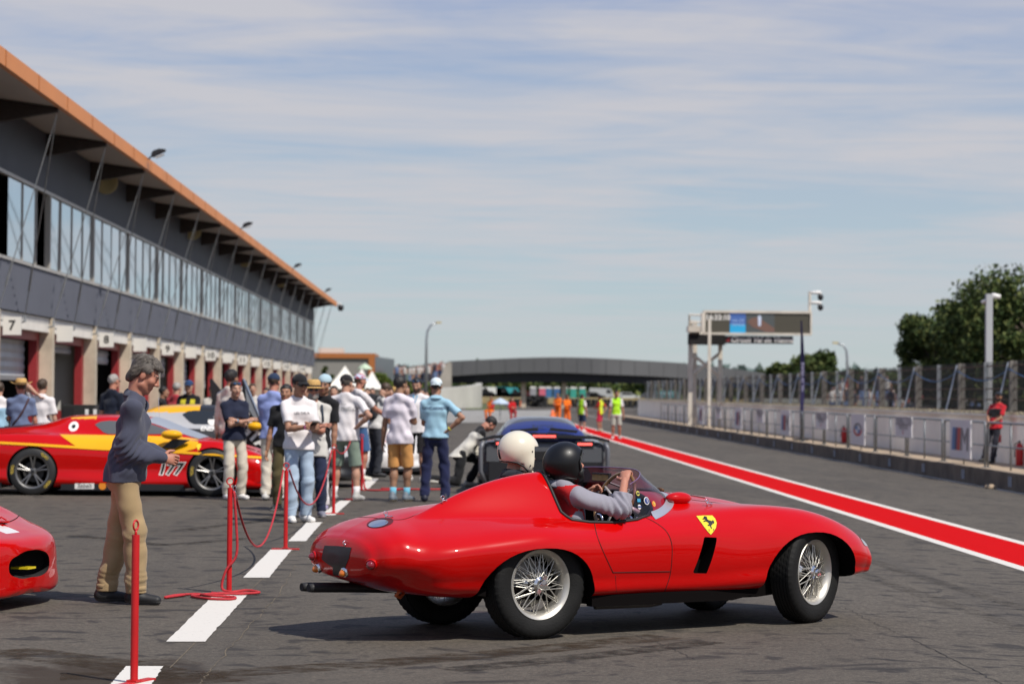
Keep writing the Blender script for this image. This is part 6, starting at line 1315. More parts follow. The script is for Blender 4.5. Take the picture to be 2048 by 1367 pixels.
def person(label, loc, rz, h=1.76, skin='fair', hair=('short', 'brown'), top=((.7, .7, .7), 'short'), bot=((.1, .1, .15), 'trousers'), shoes=((.7, .7, .7), None), armR='down', armL='down', lean=0, side=0, head=(0, 0), stance=(.065, 0, 0), hipz=None, vox=.011, fat=1.0, hat=None, glasses=None, socks=None, group=None, hem=.50, accent=None, beard=None, wrist=None, footR=None, footL=None, fold=1.0, collar=False, legbend=None, name='person', nolegs=False, curl=.5, handn=None, slr=1.0, lgr=1.12, hdrop=0.0):
    pseed[0] += 1; rs = np.random.default_rng(pseed[0]); sc = h / 1.78; T = thing(name, label, 'person', loc, rz, group)
    hz = (hipz if hipz is not None else .525 * h); Rl = M.Rotation(R(-lean), 3, 'X') @ M.Rotation(R(side), 3, 'Y'); hip0 = V((0, 0, hz))
    def sp(x, y, z): return hip0 + Rl @ V((x * h, y * h, z * h - .525 * h))          # body-fraction coords on the leaning spine
    sh = {s: sp(.098 * s * (fat * .4 + .6), -.004, .788) for s in (1, -1)}; arm = {}
    for s, a in ((1, armR), (-1, armL)):
        w, hint = a if isinstance(a, tuple) else ARMS[a]
        tgt = V(w[1]) if w[0] == 'abs' else sp(w[0] * s, w[1], w[2]); hn = Rl @ V((hint[0] * s, hint[1], hint[2])); el, wr = ik(sh[s], tgt, .172 * h, .148 * h, hn); arm[s] = (sh[s], el, wr)
    leg = {}
    for s, ft in ((1, footR), (-1, footL)):
        f = ft or (stance[0] * s, (stance[1] if s > 0 else stance[2]), 0); an = V((f[0] * h, f[1] * h, .048 * h + f[2] * h)); hj = hip0 + V((.052 * h * s, 0, -.01 * h)); kn, an = ik(hj, an, (.238 if not hipz else .247) * h, (.234 if not hipz else .246) * h, V(legbend or (.12 * s, 1, 0))); leg[s] = (hj, kn, an)
    lat = np.array(Rl @ V((1, 0, 0))); q = lambda v: np.array(v)
    # ---- body
    hc = sp(0, .012 + hdrop * .5, .925 - hdrop); Rh = Rl @ M.Rotation(R(head[1]), 3, 'Z') @ M.Rotation(R(-head[0]), 3, 'X'); Rn = np.array(Rh)
    hp = lambda x, y, z: q(hc + Rh @ V((x * sc, y * sc, z * sc)))
    B = []
    if not nolegs or True:
        for s in (1, -1):
            hj, kn, an = leg[s]; lf = .74 if bot[1] == 'trousers' else 1.0; B += [cap_(hj, kn, .072 * sc * lf, .051 * sc * lf), cap_(kn, kn + (an - kn) * .35, .051 * sc * lf, .055 * sc * lf), cap_(kn + (an - kn) * .3, an, .055 * sc * lf, .036 * sc * lf)]
    B += [cap_(sp(0, 0, .515), sp(0, 0, .56), .080 * sc * fat, .074 * sc * fat, 1.4, lat), cap_(sp(0, .005, .58), sp(0, 0, .73), .072 * sc * fat, .082 * sc, 1.5, lat), cap_(sp(0, 0, .73), sp(0, -.008, .785), .080 * sc, .048 * sc, 1.8, lat)]
    for s in (1, -1):
        a, e, w = arm[s]; lf = .78 if top[1] == 'long' else 1.0; B += [cap_(a, e, .044 * sc * lf, .038 * sc * lf, bl=.015), cap_(e, e + (w - e) * .35, .038 * sc * lf, .040 * sc * lf, bl=.015), cap_(e + (w - e) * .3, w, .040 * sc * lf, .026 * sc, bl=.015)]
    for s in (1, -1): B += [cap_(sp(.012 * s, -.014, .820), sh[s], .034 * sc, .038 * sc)]
    nb = sp(0, -.012, .82); B += [cap_(nb, hp(0, -.022, -.075), .060 * sc, .055 * sc)]
    vr = lambda a, b, c: np.array((a, b, c)) * sc
    Hd = [ell_(hp(0, -.014, .034), vr(.077, .098, .088), Rn), ell_(hp(0, .026, -.036), vr(.060, .070, .078), Rn, .03), cap_(hp(-.046, .012, -.068), hp(-.006, .066, -.094), .026 * sc, .022 * sc, bl=.02), cap_(hp(.046, .012, -.068), hp(.006, .066, -.094), .026 * sc, .022 * sc, bl=.02),
          cap_(hp(0, .094, .018), hp(0, .116, -.020), .0085 * sc, .0135 * sc, bl=.010), cap_(hp(-.011, .102, -.027), hp(.011, .102, -.027), .0095 * sc, .0095 * sc, bl=.006), cap_(hp(-.036, .082, .030), hp(.036, .082, .030), .013 * sc, .013 * sc, bl=.016), ell_(hp(-.040, .062, -.018), vr(.026, .026, .026), bl=.02), ell_(hp(.040, .062, -.018), vr(.026, .026, .026), bl=.02),
          cap_(hp(-.018, .088, -.058), hp(.018, .088, -.058), .0085 * sc, .0085 * sc, bl=.008), cap_(hp(-.014, .086, -.070), hp(.014, .086, -.070), .0085 * sc, .0085 * sc, bl=.008)]
    for s in (1, -1): Hd += [ell_(hp(.078 * s, -.008, -.006), vr(.010, .021, .033), Rn, .006), ell_(hp(.031 * s, .090, .010), vr(.013, .010, .008), Rn, .01, True)]
    for s in (1, -1): Hd += [ell_(hp(.031 * s, .078, .010), vr(.0115, .0115, .0115), None, .004)]
    hm = hairm(hair[1]); sk = m_skin[skin]; hci = np.array(hc)
    def bcol(P):
        L_ = (P - hci) @ Rn / sc; x, y, z = L_.T; m = np.zeros(len(P), int)
        m[(np.abs(x) < .025) & (y > .075) & (np.abs(z + .064) < .010)] = 1
        ex = (np.abs(x) - .031) ** 2 / .0105 ** 2 + (z - .010) ** 2 / .0055 ** 2; m[(ex < 1) & (y > .07)] = 2; ed = (np.abs(x) - .031) ** 2 + (z - .010) ** 2; m[(ed < .0052 ** 2) & (y > .07)] = 3
        m[(np.abs(np.abs(x) - .034) < .021) & (np.abs(z - .033 + (np.abs(x) - .03) ** 2 * 6) < .0042) & (y > .06)] = 4
        if beard: m[(y > -.01 - z * .2) & (z < -.035) & (z > -.125) & ~((np.abs(x) < .022) & (np.abs(z + .064) < .007) & (y > .08)) & (y > .02) & ((z < -.050) | (np.abs(x) > .03))] = 4
        return m
    ex = MB()
    for s in (1, -1):
        a, e, w = arm[s]; d = (w - e).normalized(); nn = (handn or {}).get(s) or (Rl @ V((-s, .25, -.25))); hand_mb(ex, w, d, nn, s, sc, 0, curl)
    for s in (1, -1):
        if bot[1] == 'shorts': pass
    body_ = sdf_obj('body', B + Hd, vox * .82, [sk, m_lip, m_eyew, m_eyed, hm if not beard else hairm(beard)], T, None, bcol, 1, ex)
    # ---- top
    ph = rs.uniform(0, 6.28, 8); A_ = .0058 * fold
    def wr_fold(D, X, Y, Z):
        return D + A_ * (np.sin(30 * Z + 9 * X + ph[0] + 2.2 * np.sin(11 * X + ph[1] + 6 * Y)) * .55 + np.sin(19 * Z - 23 * X + 15 * Y + ph[2]) * .5 + np.sin(47 * X + 20 * Z + 31 * Y + ph[3]) * .28)
    g = .012; cap2 = cap_
    Tp = [cap2(sp(0, .004, hem - .05), sp(0, .004, .60), (.103 * fat + g + .016) * sc, (.094 * fat + g) * sc, 1.43 if fat < 1.2 else 1.34, lat), cap2(sp(0, .004, .60), sp(0, 0, .73), (.092 * fat + g) * sc, .103 * sc, 1.56, lat), cap2(sp(0, 0, .73), sp(0, -.008, .785), .101 * sc, .058 * sc, 1.8, lat, .04), cap2(sp(0, -.01, .80), sp(0, -.012, .838), .070 * sc, .062 * sc, 1.15, lat, .04)]
    slv = top[1]
    if hipz is None:
        Tp += [cap2(sp(0, 0, .500), sp(0, 0, .555), (.096 * fat + .014) * sc, (.090 * fat + .014) * sc, 1.42, lat)]
        for s in (1, -1): hj, kn, an = leg[s]; Tp += [cap2(hj, hj + (kn - hj) * .6, .101 * sc, .097 * sc, bl=.02)]
    for s in (1, -1): Tp += [cap2(sp(.014 * s, -.014, .828), sp(.088 * s * (fat * .4 + .6), -.006, .792), .054 * sc, .053 * sc, bl=.04)]
    for s in (1, -1):
        a, e, w = arm[s]
        if slv in ('short', 'polo'): Tp += [cap2(a, a + (e - a) * .85, .057 * sc, .064 * sc, bl=.045)]
        elif slv == 'long': Tp += [cap2(a, e, .060 * sc * (.5 + .5 * slr), .056 * sc * slr, bl=.045), cap2(e, e + (w - e) * .5, .056 * sc * slr, .054 * sc * slr), cap2(e + (w - e) * .5, e + (w - e) * .93, .053 * sc * slr, .041 * sc * (.6 + .4 * slr))]
        elif slv == 'vest': Tp += [cap2(a, a + (e - a) * .08, .05 * sc, .05 * sc)]
    hz_ = sp(0, 0, hem); up = np.array((0, 0, 1.)); ntp = sp(0, 0, .848); nup = np.array((Rl @ V((0, .35, 1))).normalized())
    def tpost(D, X, Y, Z):
        D = wr_fold(D, X, Y, Z)
        if slv == 'long':
            for s in (1, -1):
                a, e, w = arm[s]; u = ((w - e).normalized() - (a - e).normalized()); u.normalize(); rr = (X - e.x) ** 2 + (Y - e.y) ** 2 + (Z - e.z) ** 2; tt_ = (X - e.x) * u.x + (Y - e.y) * u.y + (Z - e.z) * u.z; D = D + A_ * 1.3 * np.exp(-rr / .10 ** 2) * np.sin(130 * tt_ + 3 * np.sin(25 * X + ph[5]) + 20 * Y)
        else:
            D = D + A_ * .4 * np.sin(55 * X + 35 * Y + 4 * np.sin(7 * Z + ph[6])) * np.exp(-((Z - hz_.z) / .16) ** 2)
        if True: pass
        pass; e1_ = (X - hz_.x) * up[0] + (Y - hz_.y) * up[1] + (Z - hz_.z) * up[2]; D = np.maximum(D, np.where(np.abs(X) < (.215 + .06 * (fat > 1.2)) * sc, -e1_ + .006 * np.sin(9 * X + ph[4]), -9).astype(np.float32) if True else D)
        e2_ = (X - ntp.x) * nup[0] + (Y - ntp.y) * nup[1] + (Z - ntp.z) * nup[2]; D = np.maximum(D, e2_)
        if slv in ('short', 'polo'):
            for s in (1, -1):
                a, e, w = arm[s]; u = (e - a).normalized(); c = a + (e - a) * .74; t = (X - c.x) * u.x + (Y - c.y) * u.y + (Z - c.z) * u.z; rr = np.sqrt((X - c.x) ** 2 + (Y - c.y) ** 2 + (Z - c.z) ** 2); D = np.where(rr < .13 * sc, np.maximum(D, t), D)
        return D
    tm = fabric(top[0]); acc = None
    if accent: acc = lambda P: accent[1](((P - q(hip0)) @ np.array(Rl)) / h + np.array([0, 0, .525])).astype(int)
    sdf_obj('shirt', Tp, vox, [tm] + ([fabric(accent[0])] if accent else []), T, tpost, acc, 1)
    if collar:
        cp = np.array(Rl); mb = MB(); vs = []
        for k in range(25):
            t = -math.pi * .93 + 2 * math.pi * .93 * k / 24; c_, s_ = math.sin(t), -math.cos(t)
            for rr, zz_ in ((.066, .856), (.086, .836), (.090, .828), (.064, .846)): vs.append(sp(rr / 1.78 * c_ * 1.1, rr / 1.78 * s_ - .010, zz_ - .02 * max(0, s_)))
        mb.add(vs, [(4*i+j, 4*i+4+j, 4*i+4+(j+1) % 4, 4*i+(j+1) % 4) for i in range(24) for j in range(4)]); mb.build('collar', tm if collar is True else fabric(collar), T, True)
    # ---- bottoms
    Bt = [cap_(sp(0, 0, .500), sp(0, 0, .555), .096 * sc * fat, .090 * sc * fat, 1.42, lat)]; A_ = min(A_, .0050); ends = []
    for s in (1, -1):
        hj, kn, an = leg[s]
        if bot[1] == 'trousers': Bt += [cap_(hj, kn, .084 * sc * (.7 + .3 * lgr), .068 * sc * lgr, bl=.02), cap_(kn, an + V((0, 0, .0)), .069 * sc * lgr, .061 * sc * lgr, bl=.02)]; ends.append((an + V((0, 0, -.005)), V((0, 0, -1))))
        else: b = kn + (kn - hj) * .02; Bt += [cap_(hj, b, .088 * sc, .092 * sc, bl=.015)]; ends.append((b, (kn - hj).normalized()))
    def bpost(D, X, Y, Z):
        D = D + A_ * .95 * (np.sin(34 * Z + 12 * X + ph[5] + 1.8 * np.sin(17 * X + 13 * Y + ph[6])) * .65 + np.sin(21 * Z - 26 * Y + ph[7]) * .5 + np.sin(60 * Z + 25 * X + ph[0]) * .2) * ((1 + .9 * np.exp(-((Z - .12 * h) / .09) ** 2) + .8 * np.exp(-((Z - .29 * h) / .08) ** 2)) if bot[1] == 'trousers' else .45) + (A_ * .5 * np.sin(120 * Z + 40 * X + 30 * Y + 2 * np.sin(30 * Z + ph[1])) * (np.exp(-((Z - .10 * h) / .06) ** 2) + .8 * np.exp(-((Z - .28 * h) / .06) ** 2)) if bot[1] == 'trousers' else 0)
        for c, u in ends:
            t = (X - c.x) * u.x + (Y - c.y) * u.y + (Z - c.z) * u.z; rr = np.sqrt((X - c.x) ** 2 + (Y - c.y) ** 2 + (Z - c.z) ** 2); D = np.where(rr < .14 * sc, np.maximum(D, t), D)
        return D
    sdf_obj('trousers' if bot[1] == 'trousers' else 'shorts', Bt, vox, fabric(bot[0]), T, bpost, None, 1)
    # ---- shoes
    for s in (1, -1):
        hj, kn, an = leg[s]; yaw = M.Rotation(R(-9 * s), 3, 'Z'); f = lambda x, y, z: q(an + yaw @ V((x * sc, y * sc, z * sc))); zg = an.z - .048 * h
        pr = [cap_(f(0, -.045, -.035), f(0, .02, -.03), .040 * sc, .044 * sc), cap_(f(0, .02, -.035), f(.004 * s, .15, -.052), .043 * sc, .034 * sc, 1.15, (1, 0, 0)), cap_(f(0, -.03, -.03), f(0, -.025, .02), .042 * sc, .042 * sc)]
        zf = float(an.z - .0855 * sc); sole = fabric(shoes[1]) if shoes[1] else fabric(shoes[0])
        sdf_obj('shoe', pr, max(vox * .75, .006), [mat('shoe_%02x%02x%02x' % tuple(int(min(.99, c) * 255) for c in shoes[0]), shoes[0], .6), sole], T, lambda D, X, Y, Z: np.maximum(D, zf - Z), lambda P: (P[:, 2] < zf + .028 * sc).astype(int), 1)
        if socks: MB().tube([an + (kn - an) * .02 + V((0, 0, -.02)), an + (kn - an) * .28], [.043 * sc, .048 * sc], 12).build('sock', fabric(socks), T, True)
        if wrist and wrist[0] == s: a, e, w = arm[s]; d = (w - e).normalized(); MB().tube([w - d * .025, w - d * .005], .033 * sc, 12).build('wristband', mat('band_%02x%02x%02x' % tuple(int(c * 255) for c in wrist[1]), wrist[1], .4), T, True)
    # ---- hair, hats, glasses
    st = hair[0]
    if st != 'bald':
        r_ = dict(short=.007, thick=.011, long=.012, messy=.008, crop=.003)[st]; Hp = [ell_(hp(0, -.018, .040), vr(.078 + r_, .098 + r_, .088 + r_), Rn, .01)]
        if st == 'thick': Hp += [ell_(hp(0, .035, .100), vr(.052, .048, .030), Rn, .02)]
        if st == 'long': Hp += [cap_(hp(0, -.075, .0), hp(0, -.085, -.19), .055 * sc, .03 * sc, 1.3, lat, .03)]
        if st == 'messy': Hp += [ell_(hp(0, -.080, -.045), vr(.062, .040, .062), Rn, .02), ell_(hp(0, .05, .085), vr(.066, .055, .04), Rn, .03), ell_(hp(.072, .0, .03), vr(.018, .05, .035), Rn, .01), ell_(hp(-.072, .0, .03), vr(.018, .05, .035), Rn, .01)]
        fr = .072 if st in ('thick', 'messy') else .060
        def hpost(D, X, Y, Z):
            P = (np.stack([X, Y, Z], -1) - hci) @ Rn / sc; x, y, z = P[..., 0], P[..., 1], P[..., 2]; D = D + (.0035 if st != 'messy' else .0010) * np.sin(70 * x + 35 * y + ph[1]) * np.sin(55 * z + 40 * y + ph[2])
            lowz = (-.062 if st != 'messy' else -.098) + np.clip(y + (.045 if st != 'messy' else .075), 0, 1) * (1.05 if st != 'long' else .8); lowz = np.where((y > -.032) & (st == 'messy'), np.maximum(lowz, .022), lowz); lowz = np.where(y > .035, np.maximum(lowz, fr), lowz)
            return np.maximum(D, (lowz - z) * .8 * sc)
        sdf_obj('hair', Hp, vox * .8, hm, T, hpost, None, 1)
    if hat:
        kind, col = hat[0], hat[1]; hmcol = fabric(col)
        if kind in ('cap', 'capback'):
            pr = [ell_(hp(0, -.012, .046), vr(.089, .108, .090), Rn, .01)]; o = sdf_obj('cap', pr, vox * .8, [hmcol] + ([fabric(hat[2])] if len(hat) > 2 else []), T, lambda D, X, Y, Z: np.maximum(D, (.042 - ((np.stack([X, Y, Z], -1) - hci) @ Rn / sc)[..., 2] + .12 * np.clip(((np.stack([X, Y, Z], -1) - hci) @ Rn / sc)[..., 1] * 0, -1, 1)) * sc), (None if len(hat) < 3 else (lambda P: (np.sin(60 * P[:, 0] + 20 * P[:, 2]) * np.sin(55 * P[:, 2] + 30 * P[:, 1]) > .15).astype(int))), 1)
            sg_ = 1 if kind == 'cap' else -1; vs = []
            for i in range(13):
                a = math.pi * (i / 12); x = .074 * math.cos(a)
                for k2, (e_, zo) in enumerate(((0, 0), (1, -.018))): vs += [V(hp(x * (1 - .06 * e_), sg_ * (.076 * (1 if i in (0, 12) else 1) + (.095 * math.sin(a) ** .7) * e_), .052 + zo - (.016 if abs(math.cos(a)) > .8 else 0)))]
            mb = MB(); mb.add(vs + [v + V((0, 0, -.005)) for v in vs], [(2*i, 2*i+1, 2*i+3, 2*i+2) for i in range(12)] + [(26+2*i, 26+2*i+2, 26+2*i+3, 26+2*i+1) for i in range(12)] + [(2*i+1, 26+2*i+1, 26+2*i+3, 2*i+3) for i in range(12)]); mb.build('peak', hmcol, o or T, True)
        else:
            br_ = {'straw': .150, 'cowboy': .185}[kind]; mb = MB(); vs = []; n = 40
            for r_, zz_ in ((.088, .052), (.092, .050), (br_ * .8, .042), (br_, .050), (br_, .044), (.09, .040)):
                for j in range(n): t = 2 * math.pi * j / n; up_ = (.040 * abs(math.cos(t)) ** 3 if kind == 'cowboy' and r_ > .1 else -.012 * (r_ > .1)); vs.append(V(hp(r_ * math.cos(t) * (.98), r_ * math.sin(t) * 1.12 - .01, zz_ + up_)))
            mb.add(vs, [(i * n + j, i * n + (j + 1) % n, (i + 1) * n + (j + 1) % n, (i + 1) * n + j) for i in range(5) for j in range(n)])
            for r_, zz_ in ((.093, .048), (.091, .09), (.084, .13), (.06, .148), (.0, .140)): pass
            cv = []; prof = ((.094, .046), (.092, .085), (.086, .125), (.066, .146), (.03, .142), (.001, .138))
            for r_, zz_ in prof:
                for j in range(n): t = 2 * math.pi * j / n; cv.append(V(hp(r_ * math.cos(t), r_ * math.sin(t) * 1.14 - .012, zz_)))
            mb.add(cv, [(i * n + j, i * n + (j + 1) % n, (i + 1) * n + (j + 1) % n, (i + 1) * n + j) for i in range(len(prof) - 1) for j in range(n)]); o = mb.build('straw_hat', mat('straw', col, .8, noise=.25, nscale=60), T, True)
            bnd = []
            for zz_, r_ in ((.052, .0955), (.072, .0950)):
                for j in range(n): t = 2 * math.pi * j / n; bnd.append(V(hp(r_ * math.cos(t), r_ * math.sin(t) * 1.14 - .012, zz_)))
            m2 = MB(); m2.add(bnd, [(j, (j + 1) % n, n + (j + 1) % n, n + j) for j in range(n)]); m2.build('hat_band', m_black, o, True)
    if glasses:
        z0, y0, tl = ((.010, .098, 0) if glasses == 'on' else (.092, .075, 40)); mb = MB(); rg_ = Rh @ M.Rotation(R(tl), 3, 'X')
        for s in (1, -1): mb.ell(hp(.033 * s, y0, z0), np.array((.028, .008, .019)) * sc, rg_, 14, 8); mb.tube([hp(.058 * s, y0 - .005, z0 + .004), hp(.080 * s, y0 - .09, z0 + .006)], .003 * sc, 5)
        mb.tube([hp(-.012, y0 + .004, z0 + .004), hp(.012, y0 + .004, z0 + .004)], .003 * sc, 5); mb.build('sunglasses', mat('dark_lens', (.012, .012, .016), .08, 0, .8) if glasses == 'on' else mat('blue_lens', (.05, .12, .22), .06, .6), T, True)
    T_ = dict(T=T, sp=sp, arm=arm, leg=leg, hp=hp, hc=hc, Rl=Rl, sc=sc, h=h); return T_
def part(P, name): return next(c for c in kids(P['T']) if c.name.split('.')[0] == name)
def chest_text(P, txt, size, x, z, m, back=False, bold=0.0, shear=0.0, nm='lettering'):
    bv = bvh_of(part(P, 'shirt')); s = -1 if back else 1; vs, fs = text_mesh(txt, size, bold, shear); o = P['sp'](x, .5 * s, z); u = P['Rl'] @ V((-s, 0, 0)); w = P['Rl'] @ V((0, 0, 1)); decal(nm, vs, fs, bv, o, u, w, P['Rl'] @ V((0, -s, 0)), m, part(P, 'shirt'), .005, False, .04)
def strap(P, name, pts, r, m, parent=None):
    """strap lying on the shirt: pts are (x, y side sign, z) in body fractions"""
    bv = bvh_of(part(P, 'shirt')); out = []
    for x, sgn, z in pts:
        h = bv.ray_cast(P['sp'](x, .5 * sgn, z), P['Rl'] @ V((0, -sgn, 0)))
        if h[0] is not None: out.append(h[0] + P['Rl'] @ V((0, sgn * .008, 0)))
    if len(out) > 1: return MB().tube(out, r, 6).build(name, m, parent or P['T'], True)
def foot(px, Y, z=None): p = at(px, 785, Y); return V((p.x, p.y, gz(p.x) if z is None else z))
GW = 'people standing along the rope'
navy = (.016, .020, .042); white = (.74, .70, .70); cream = (.60, .54, .45)
# the elderly man nearest the camera
A = person('grey haired man in a navy sweatshirt and khaki trousers standing nearest the camera', foot(252, 17.6), R(-88), 1.80, 'red', ('messy', 'grey'), ((.060, .064, .094), 'long'), ((.36, .255, .135), 'trousers'), ((.012, .012, .013), (.06, .06, .06)), 'front', 'front', lean=9, head=(20, 4), vox=.0072, footR=(.045, .055, 0), footL=(-.045, -.075, 0), hem=.489, fold=2.1, collar=True, fat=1.28, curl=.75, slr=1.3, lgr=1.22)
# loose strands of hair lifted by the wind
mb = MB(); rg = random.Random(4)
for i in range(1100):
    a, t = rg.uniform(-math.pi, math.pi), rg.uniform(.05, 1.0); r0 = math.sin(t); base = (.088 * r0 * math.cos(a), -.015 + .110 * r0 * math.sin(a), .045 + .098 * math.cos(t))
    f_ = .55 if base[1] > .0 else -.4; L_ = rg.uniform(.03, .085); dx, dy = rg.gauss(0, .007), f_ * L_ * .9 + rg.gauss(0, .007)
    mb.tube([A['hp'](*base), A['hp'](base[0] * 1.03 + dx * .4, base[1] + dy * .5, base[2] + .008 - .15 * L_ + rg.gauss(0, .004)), A['hp'](base[0] * 1.04 + dx, base[1] + dy, max(base[2] - L_ * rg.uniform(.2, .9), .052 if base[1] > .02 else -9))], [.0030, .0024, .0008], 4, caps=False)
for s in (1, -1):
    for i in range(220):
        b = (.080 * s + rg.gauss(0, .003), rg.uniform(-.09, .045), rg.uniform(.0, .05)); b = (b[0], b[1], max(b[2], .062) if b[1] > -.035 else b[2]); mb.tube([A['hp'](*b), A['hp'](b[0] + .006 * s, b[1] - .012, b[2] - .02), A['hp'](b[0] + .004 * s, b[1] - .03, b[2] - .045)], [.0022, .0018, .0006], 4, caps=False)
o = mb.build('hair_strands', mat('hair_grey_light', (.14, .122, .105), .5, noise=.6, nscale=60), part(A, 'hair'), True)
for s in (1, -1): hj, kn, an = A['leg'][s]; MB().lathe([(.063, 0), (.072, .004), (.073, .038), (.064, .042)], 20, c=an + V((0, .0, .012))).build('turn_up', fabric((.36, .255, .135)), A['T'], True)
mb = MB(); pc = A['sp'](0, .075, .84); mb.add([A['sp'](.012, .082, .845), A['sp'](-.012, .082, .845), A['sp'](-.004, .098, .765), A['sp'](.006, .098, .765)], [(0, 1, 2, 3)]); mb.build('placket', fabric((.30, .30, .42)), A['T'])
# the crowd
P2 = person('young man in navy tee and cream trousers with crossed arms and sunglasses on his head', foot(470, 34.4), R(212), 1.69, 'fair', ('short', 'brown'), (navy, 'short'), (cream, 'trousers'), ((.70, .68, .66), None), 'cross', 'cross', head=(4, -10), glasses='up', wrist=(-1, (.05, .25, .40)), group=GW)
P3 = person('man in long sleeved sky blue shirt, cream trousers and navy cap seen from behind', foot(547, 34.3), R(-12), 1.80, 'red', ('crop', 'brown'), ((.27, .33, .62), 'long'), (cream, 'trousers'), ((.60, .58, .55), (.1, .1, .1)), 'phone', 'phone', hat=('cap', (.020, .035, .075)), group=GW, stance=(.05, .02, -.02), hem=.485)
P3b = person('tall man with dark curly hair in an off white shirt behind the navy tee', foot(461, 37.2), R(-35), 1.87, 'tan', ('thick', 'black'), ((.58, .53, .47), 'long'), ((.30, .28, .25), 'trousers'), (white, None), 'phone', 'down', group=GW, hem=.47)
P7b = person('man in black tee and olive trousers mostly hidden behind the white tee with black cap', foot(573, 31.4), R(170), 1.64, 'tan', ('short', 'black'), ((.012, .012, .014), 'short'), ((.085, .068, .030), 'trousers'), ((.016, .016, .018), white), 'down', 'down', group=GW)
P4 = person('young man in white tee, light blue jeans, black cap and sunglasses', foot(598, 28.6), R(206), 1.75, 'tan', ('short', 'black'), (white, 'short'), ((.36, .45, .56), 'trousers'), ((.74, .72, .69), None), 'phone', 'phone', head=(8, 5), hat=('cap', (.014, .014, .016)), glasses='on', wrist=(1, (.75, .15, .38)), group=GW, vox=.0095, stance=(.062, .03, -.01), fold=1.3, hem=.49)
w = (P4['arm'][1][2] + P4['arm'][-1][2]) / 2; tph = thing('mobile_phone', 'dark mobile phone held by the young man in white tee and black cap', 'phone', P4['T'].location + (M.Rotation(R(206), 3, 'Z') @ (w + V((-.02, .09, .035)))), R(206)); MB().box((0, 0, 0), (.072, .15, .010), M.Rotation(R(25), 3, 'X')).build('phone_body', m_black, tph); MB().box((0, -.002, .006), (.064, .135, .002), M.Rotation(R(25), 3, 'X')).build('screen', mat('phone_screen', (.03, .04, .06), .05), tph)
chest_text(P4, 'LES DEUX', .045, .0, .735, m_blk)
P5 = person('man in straw hat and dark sunglasses with pale printed tee and navy trousers', foot(627, 29.8), R(184), 1.68, 'red', ('short', 'silver'), ((.56, .54, .50), 'short'), ((.022, .030, .065), 'trousers'), ((.2, .2, .25), white), 'cross', 'cross', hat=('straw', (.52, .32, .11)), glasses='on', beard='silver', group=GW, hem=.44)
for s in (1, -1): strap(P5, 'backpack_strap', [(.062 * s, 1, .82), (.068 * s, 1, .76), (.072 * s, 1, .70), (.078 * s, 1, .64)], .014, mat('strap_navy', (.018, .03, .05), .8))
P6 = person('dark haired youth with pale blue backwards cap, black top and white trousers', foot(634, 31.4), R(160), 1.78, 'tan', ('short', 'black'), ((.014, .014, .016), 'short'), ((.66, .62, .62), 'trousers'), ((.32, .28, .42), white), 'down', 'down', head=(10, 12), hat=('capback', (.42, .56, .62)), group=GW, wrist=(-1, (.5, .65, .75)), side=-9, hem=.46)
P7 = person('stocky man from behind in white tee with logo, sage shorts and black cap', foot(692, 34.4), R(-18), 1.79, 'fair', ('crop', 'grey'), (white, 'short'), ((.20, .255, .205), 'shorts'), ((.45, .44, .42), white), 'hip', 'cross', head=(5, -10), hat=('cap', (.018, .016, .018)), socks=white, group=GW, fat=1.25, stance=(.10, .0, 0.02), hem=.475, fold=1.3)
chest_text(P7, 'BARTHELOT', .075, .012, .725, mat('print_grey', (.25, .26, .25), .7), True, shear=.3); chest_text(P7, 'Sponsor', .03, .0, .765, mat('print_grey', (.25, .26, .25), .7), True)
P8 = person('bearded man in a colourful patterned cap, white tee and blue denim shorts', foot(718, 42), R(-55), 1.86, 'red', ('crop', 'brown'), (white, 'short'), ((.055, .12, .26), 'shorts'), ((.62, .60, .52), white), 'forward', 'down', hat=('cap', (.50, .55, .68), (.40, .08, .12)), beard='brown', socks=white, group=GW, vox=.013)
P9 = person('stooping youth with brown hair, white shirt and black backpack, dark jeans', foot(750, 44), R(-62), 1.74, 'fair', ('thick', 'brown'), ((.62, .60, .57), 'short'), ((.035, .038, .048), 'trousers'), ((.02, .02, .022), None), 'reach', 'reach', lean=16, head=(28, 0), group=GW, vox=.013)
bp_ = thing('backpack', 'black backpack worn by the stooping youth in white shirt', 'backpack', P9['T'].location + M.Rotation(R(-62), 3, 'Z') @ P9['sp'](0, -.10, .72), R(-62)); sdf_obj('pack', [cap_((0, 0, -.16), (0, 0, .14), .11, .09, 1.4, (1, 0, 0))], .014, fabric((.02, .02, .024)), bp_)
for s in (1, -1): MB().tube([(.10 * s, .02, .15), (.115 * s, .12, .20), (.11 * s, .24, .12), (.12 * s, .2, -.12), (.11 * s, .05, -.16)], .018, 6).build('shoulder_strap', fabric((.02, .02, .024)), bp_, True)
P10 = person('person in red tee with black shoulders half hidden behind the orange shorts', foot(778, 47), R(200), 1.66, 'fair', ('thick', 'black'), ((.50, .02, .03), 'short'), ((.02, .025, .05), 'trousers'), (white, None), 'forward', 'down', vox=.013, group=GW, accent=((.015, .015, .018), lambda L_: L_[:, 2] > .755))
P11 = person('dark haired man seen from behind in pale lilac tee, orange shorts and blue socks', foot(800, 34.2), R(-22), 1.78, 'olive', ('short', 'black'), ((.72, .66, .72), 'short'), ((.62, .30, .095), 'shorts'), ((.16, .19, .22), (.62, .55, .42)), 'phone', 'down', head=(0, -20), socks=(.16, .45, .60), group=GW, stance=(.045, .05, -.02), hem=.455, fold=1.4)
P12 = person('man facing the camera in white tee and black shorts, sunglasses on his head', foot(834, 41.7), R(168), 1.80, 'fair', ('thick', 'black'), (white, 'short'), ((.016, .016, .018), 'shorts'), ((.70, .68, .64), None), 'phone', 'down', head=(18, 0), glasses='up', beard='brown', group=GW, vox=.012, hem=.47)
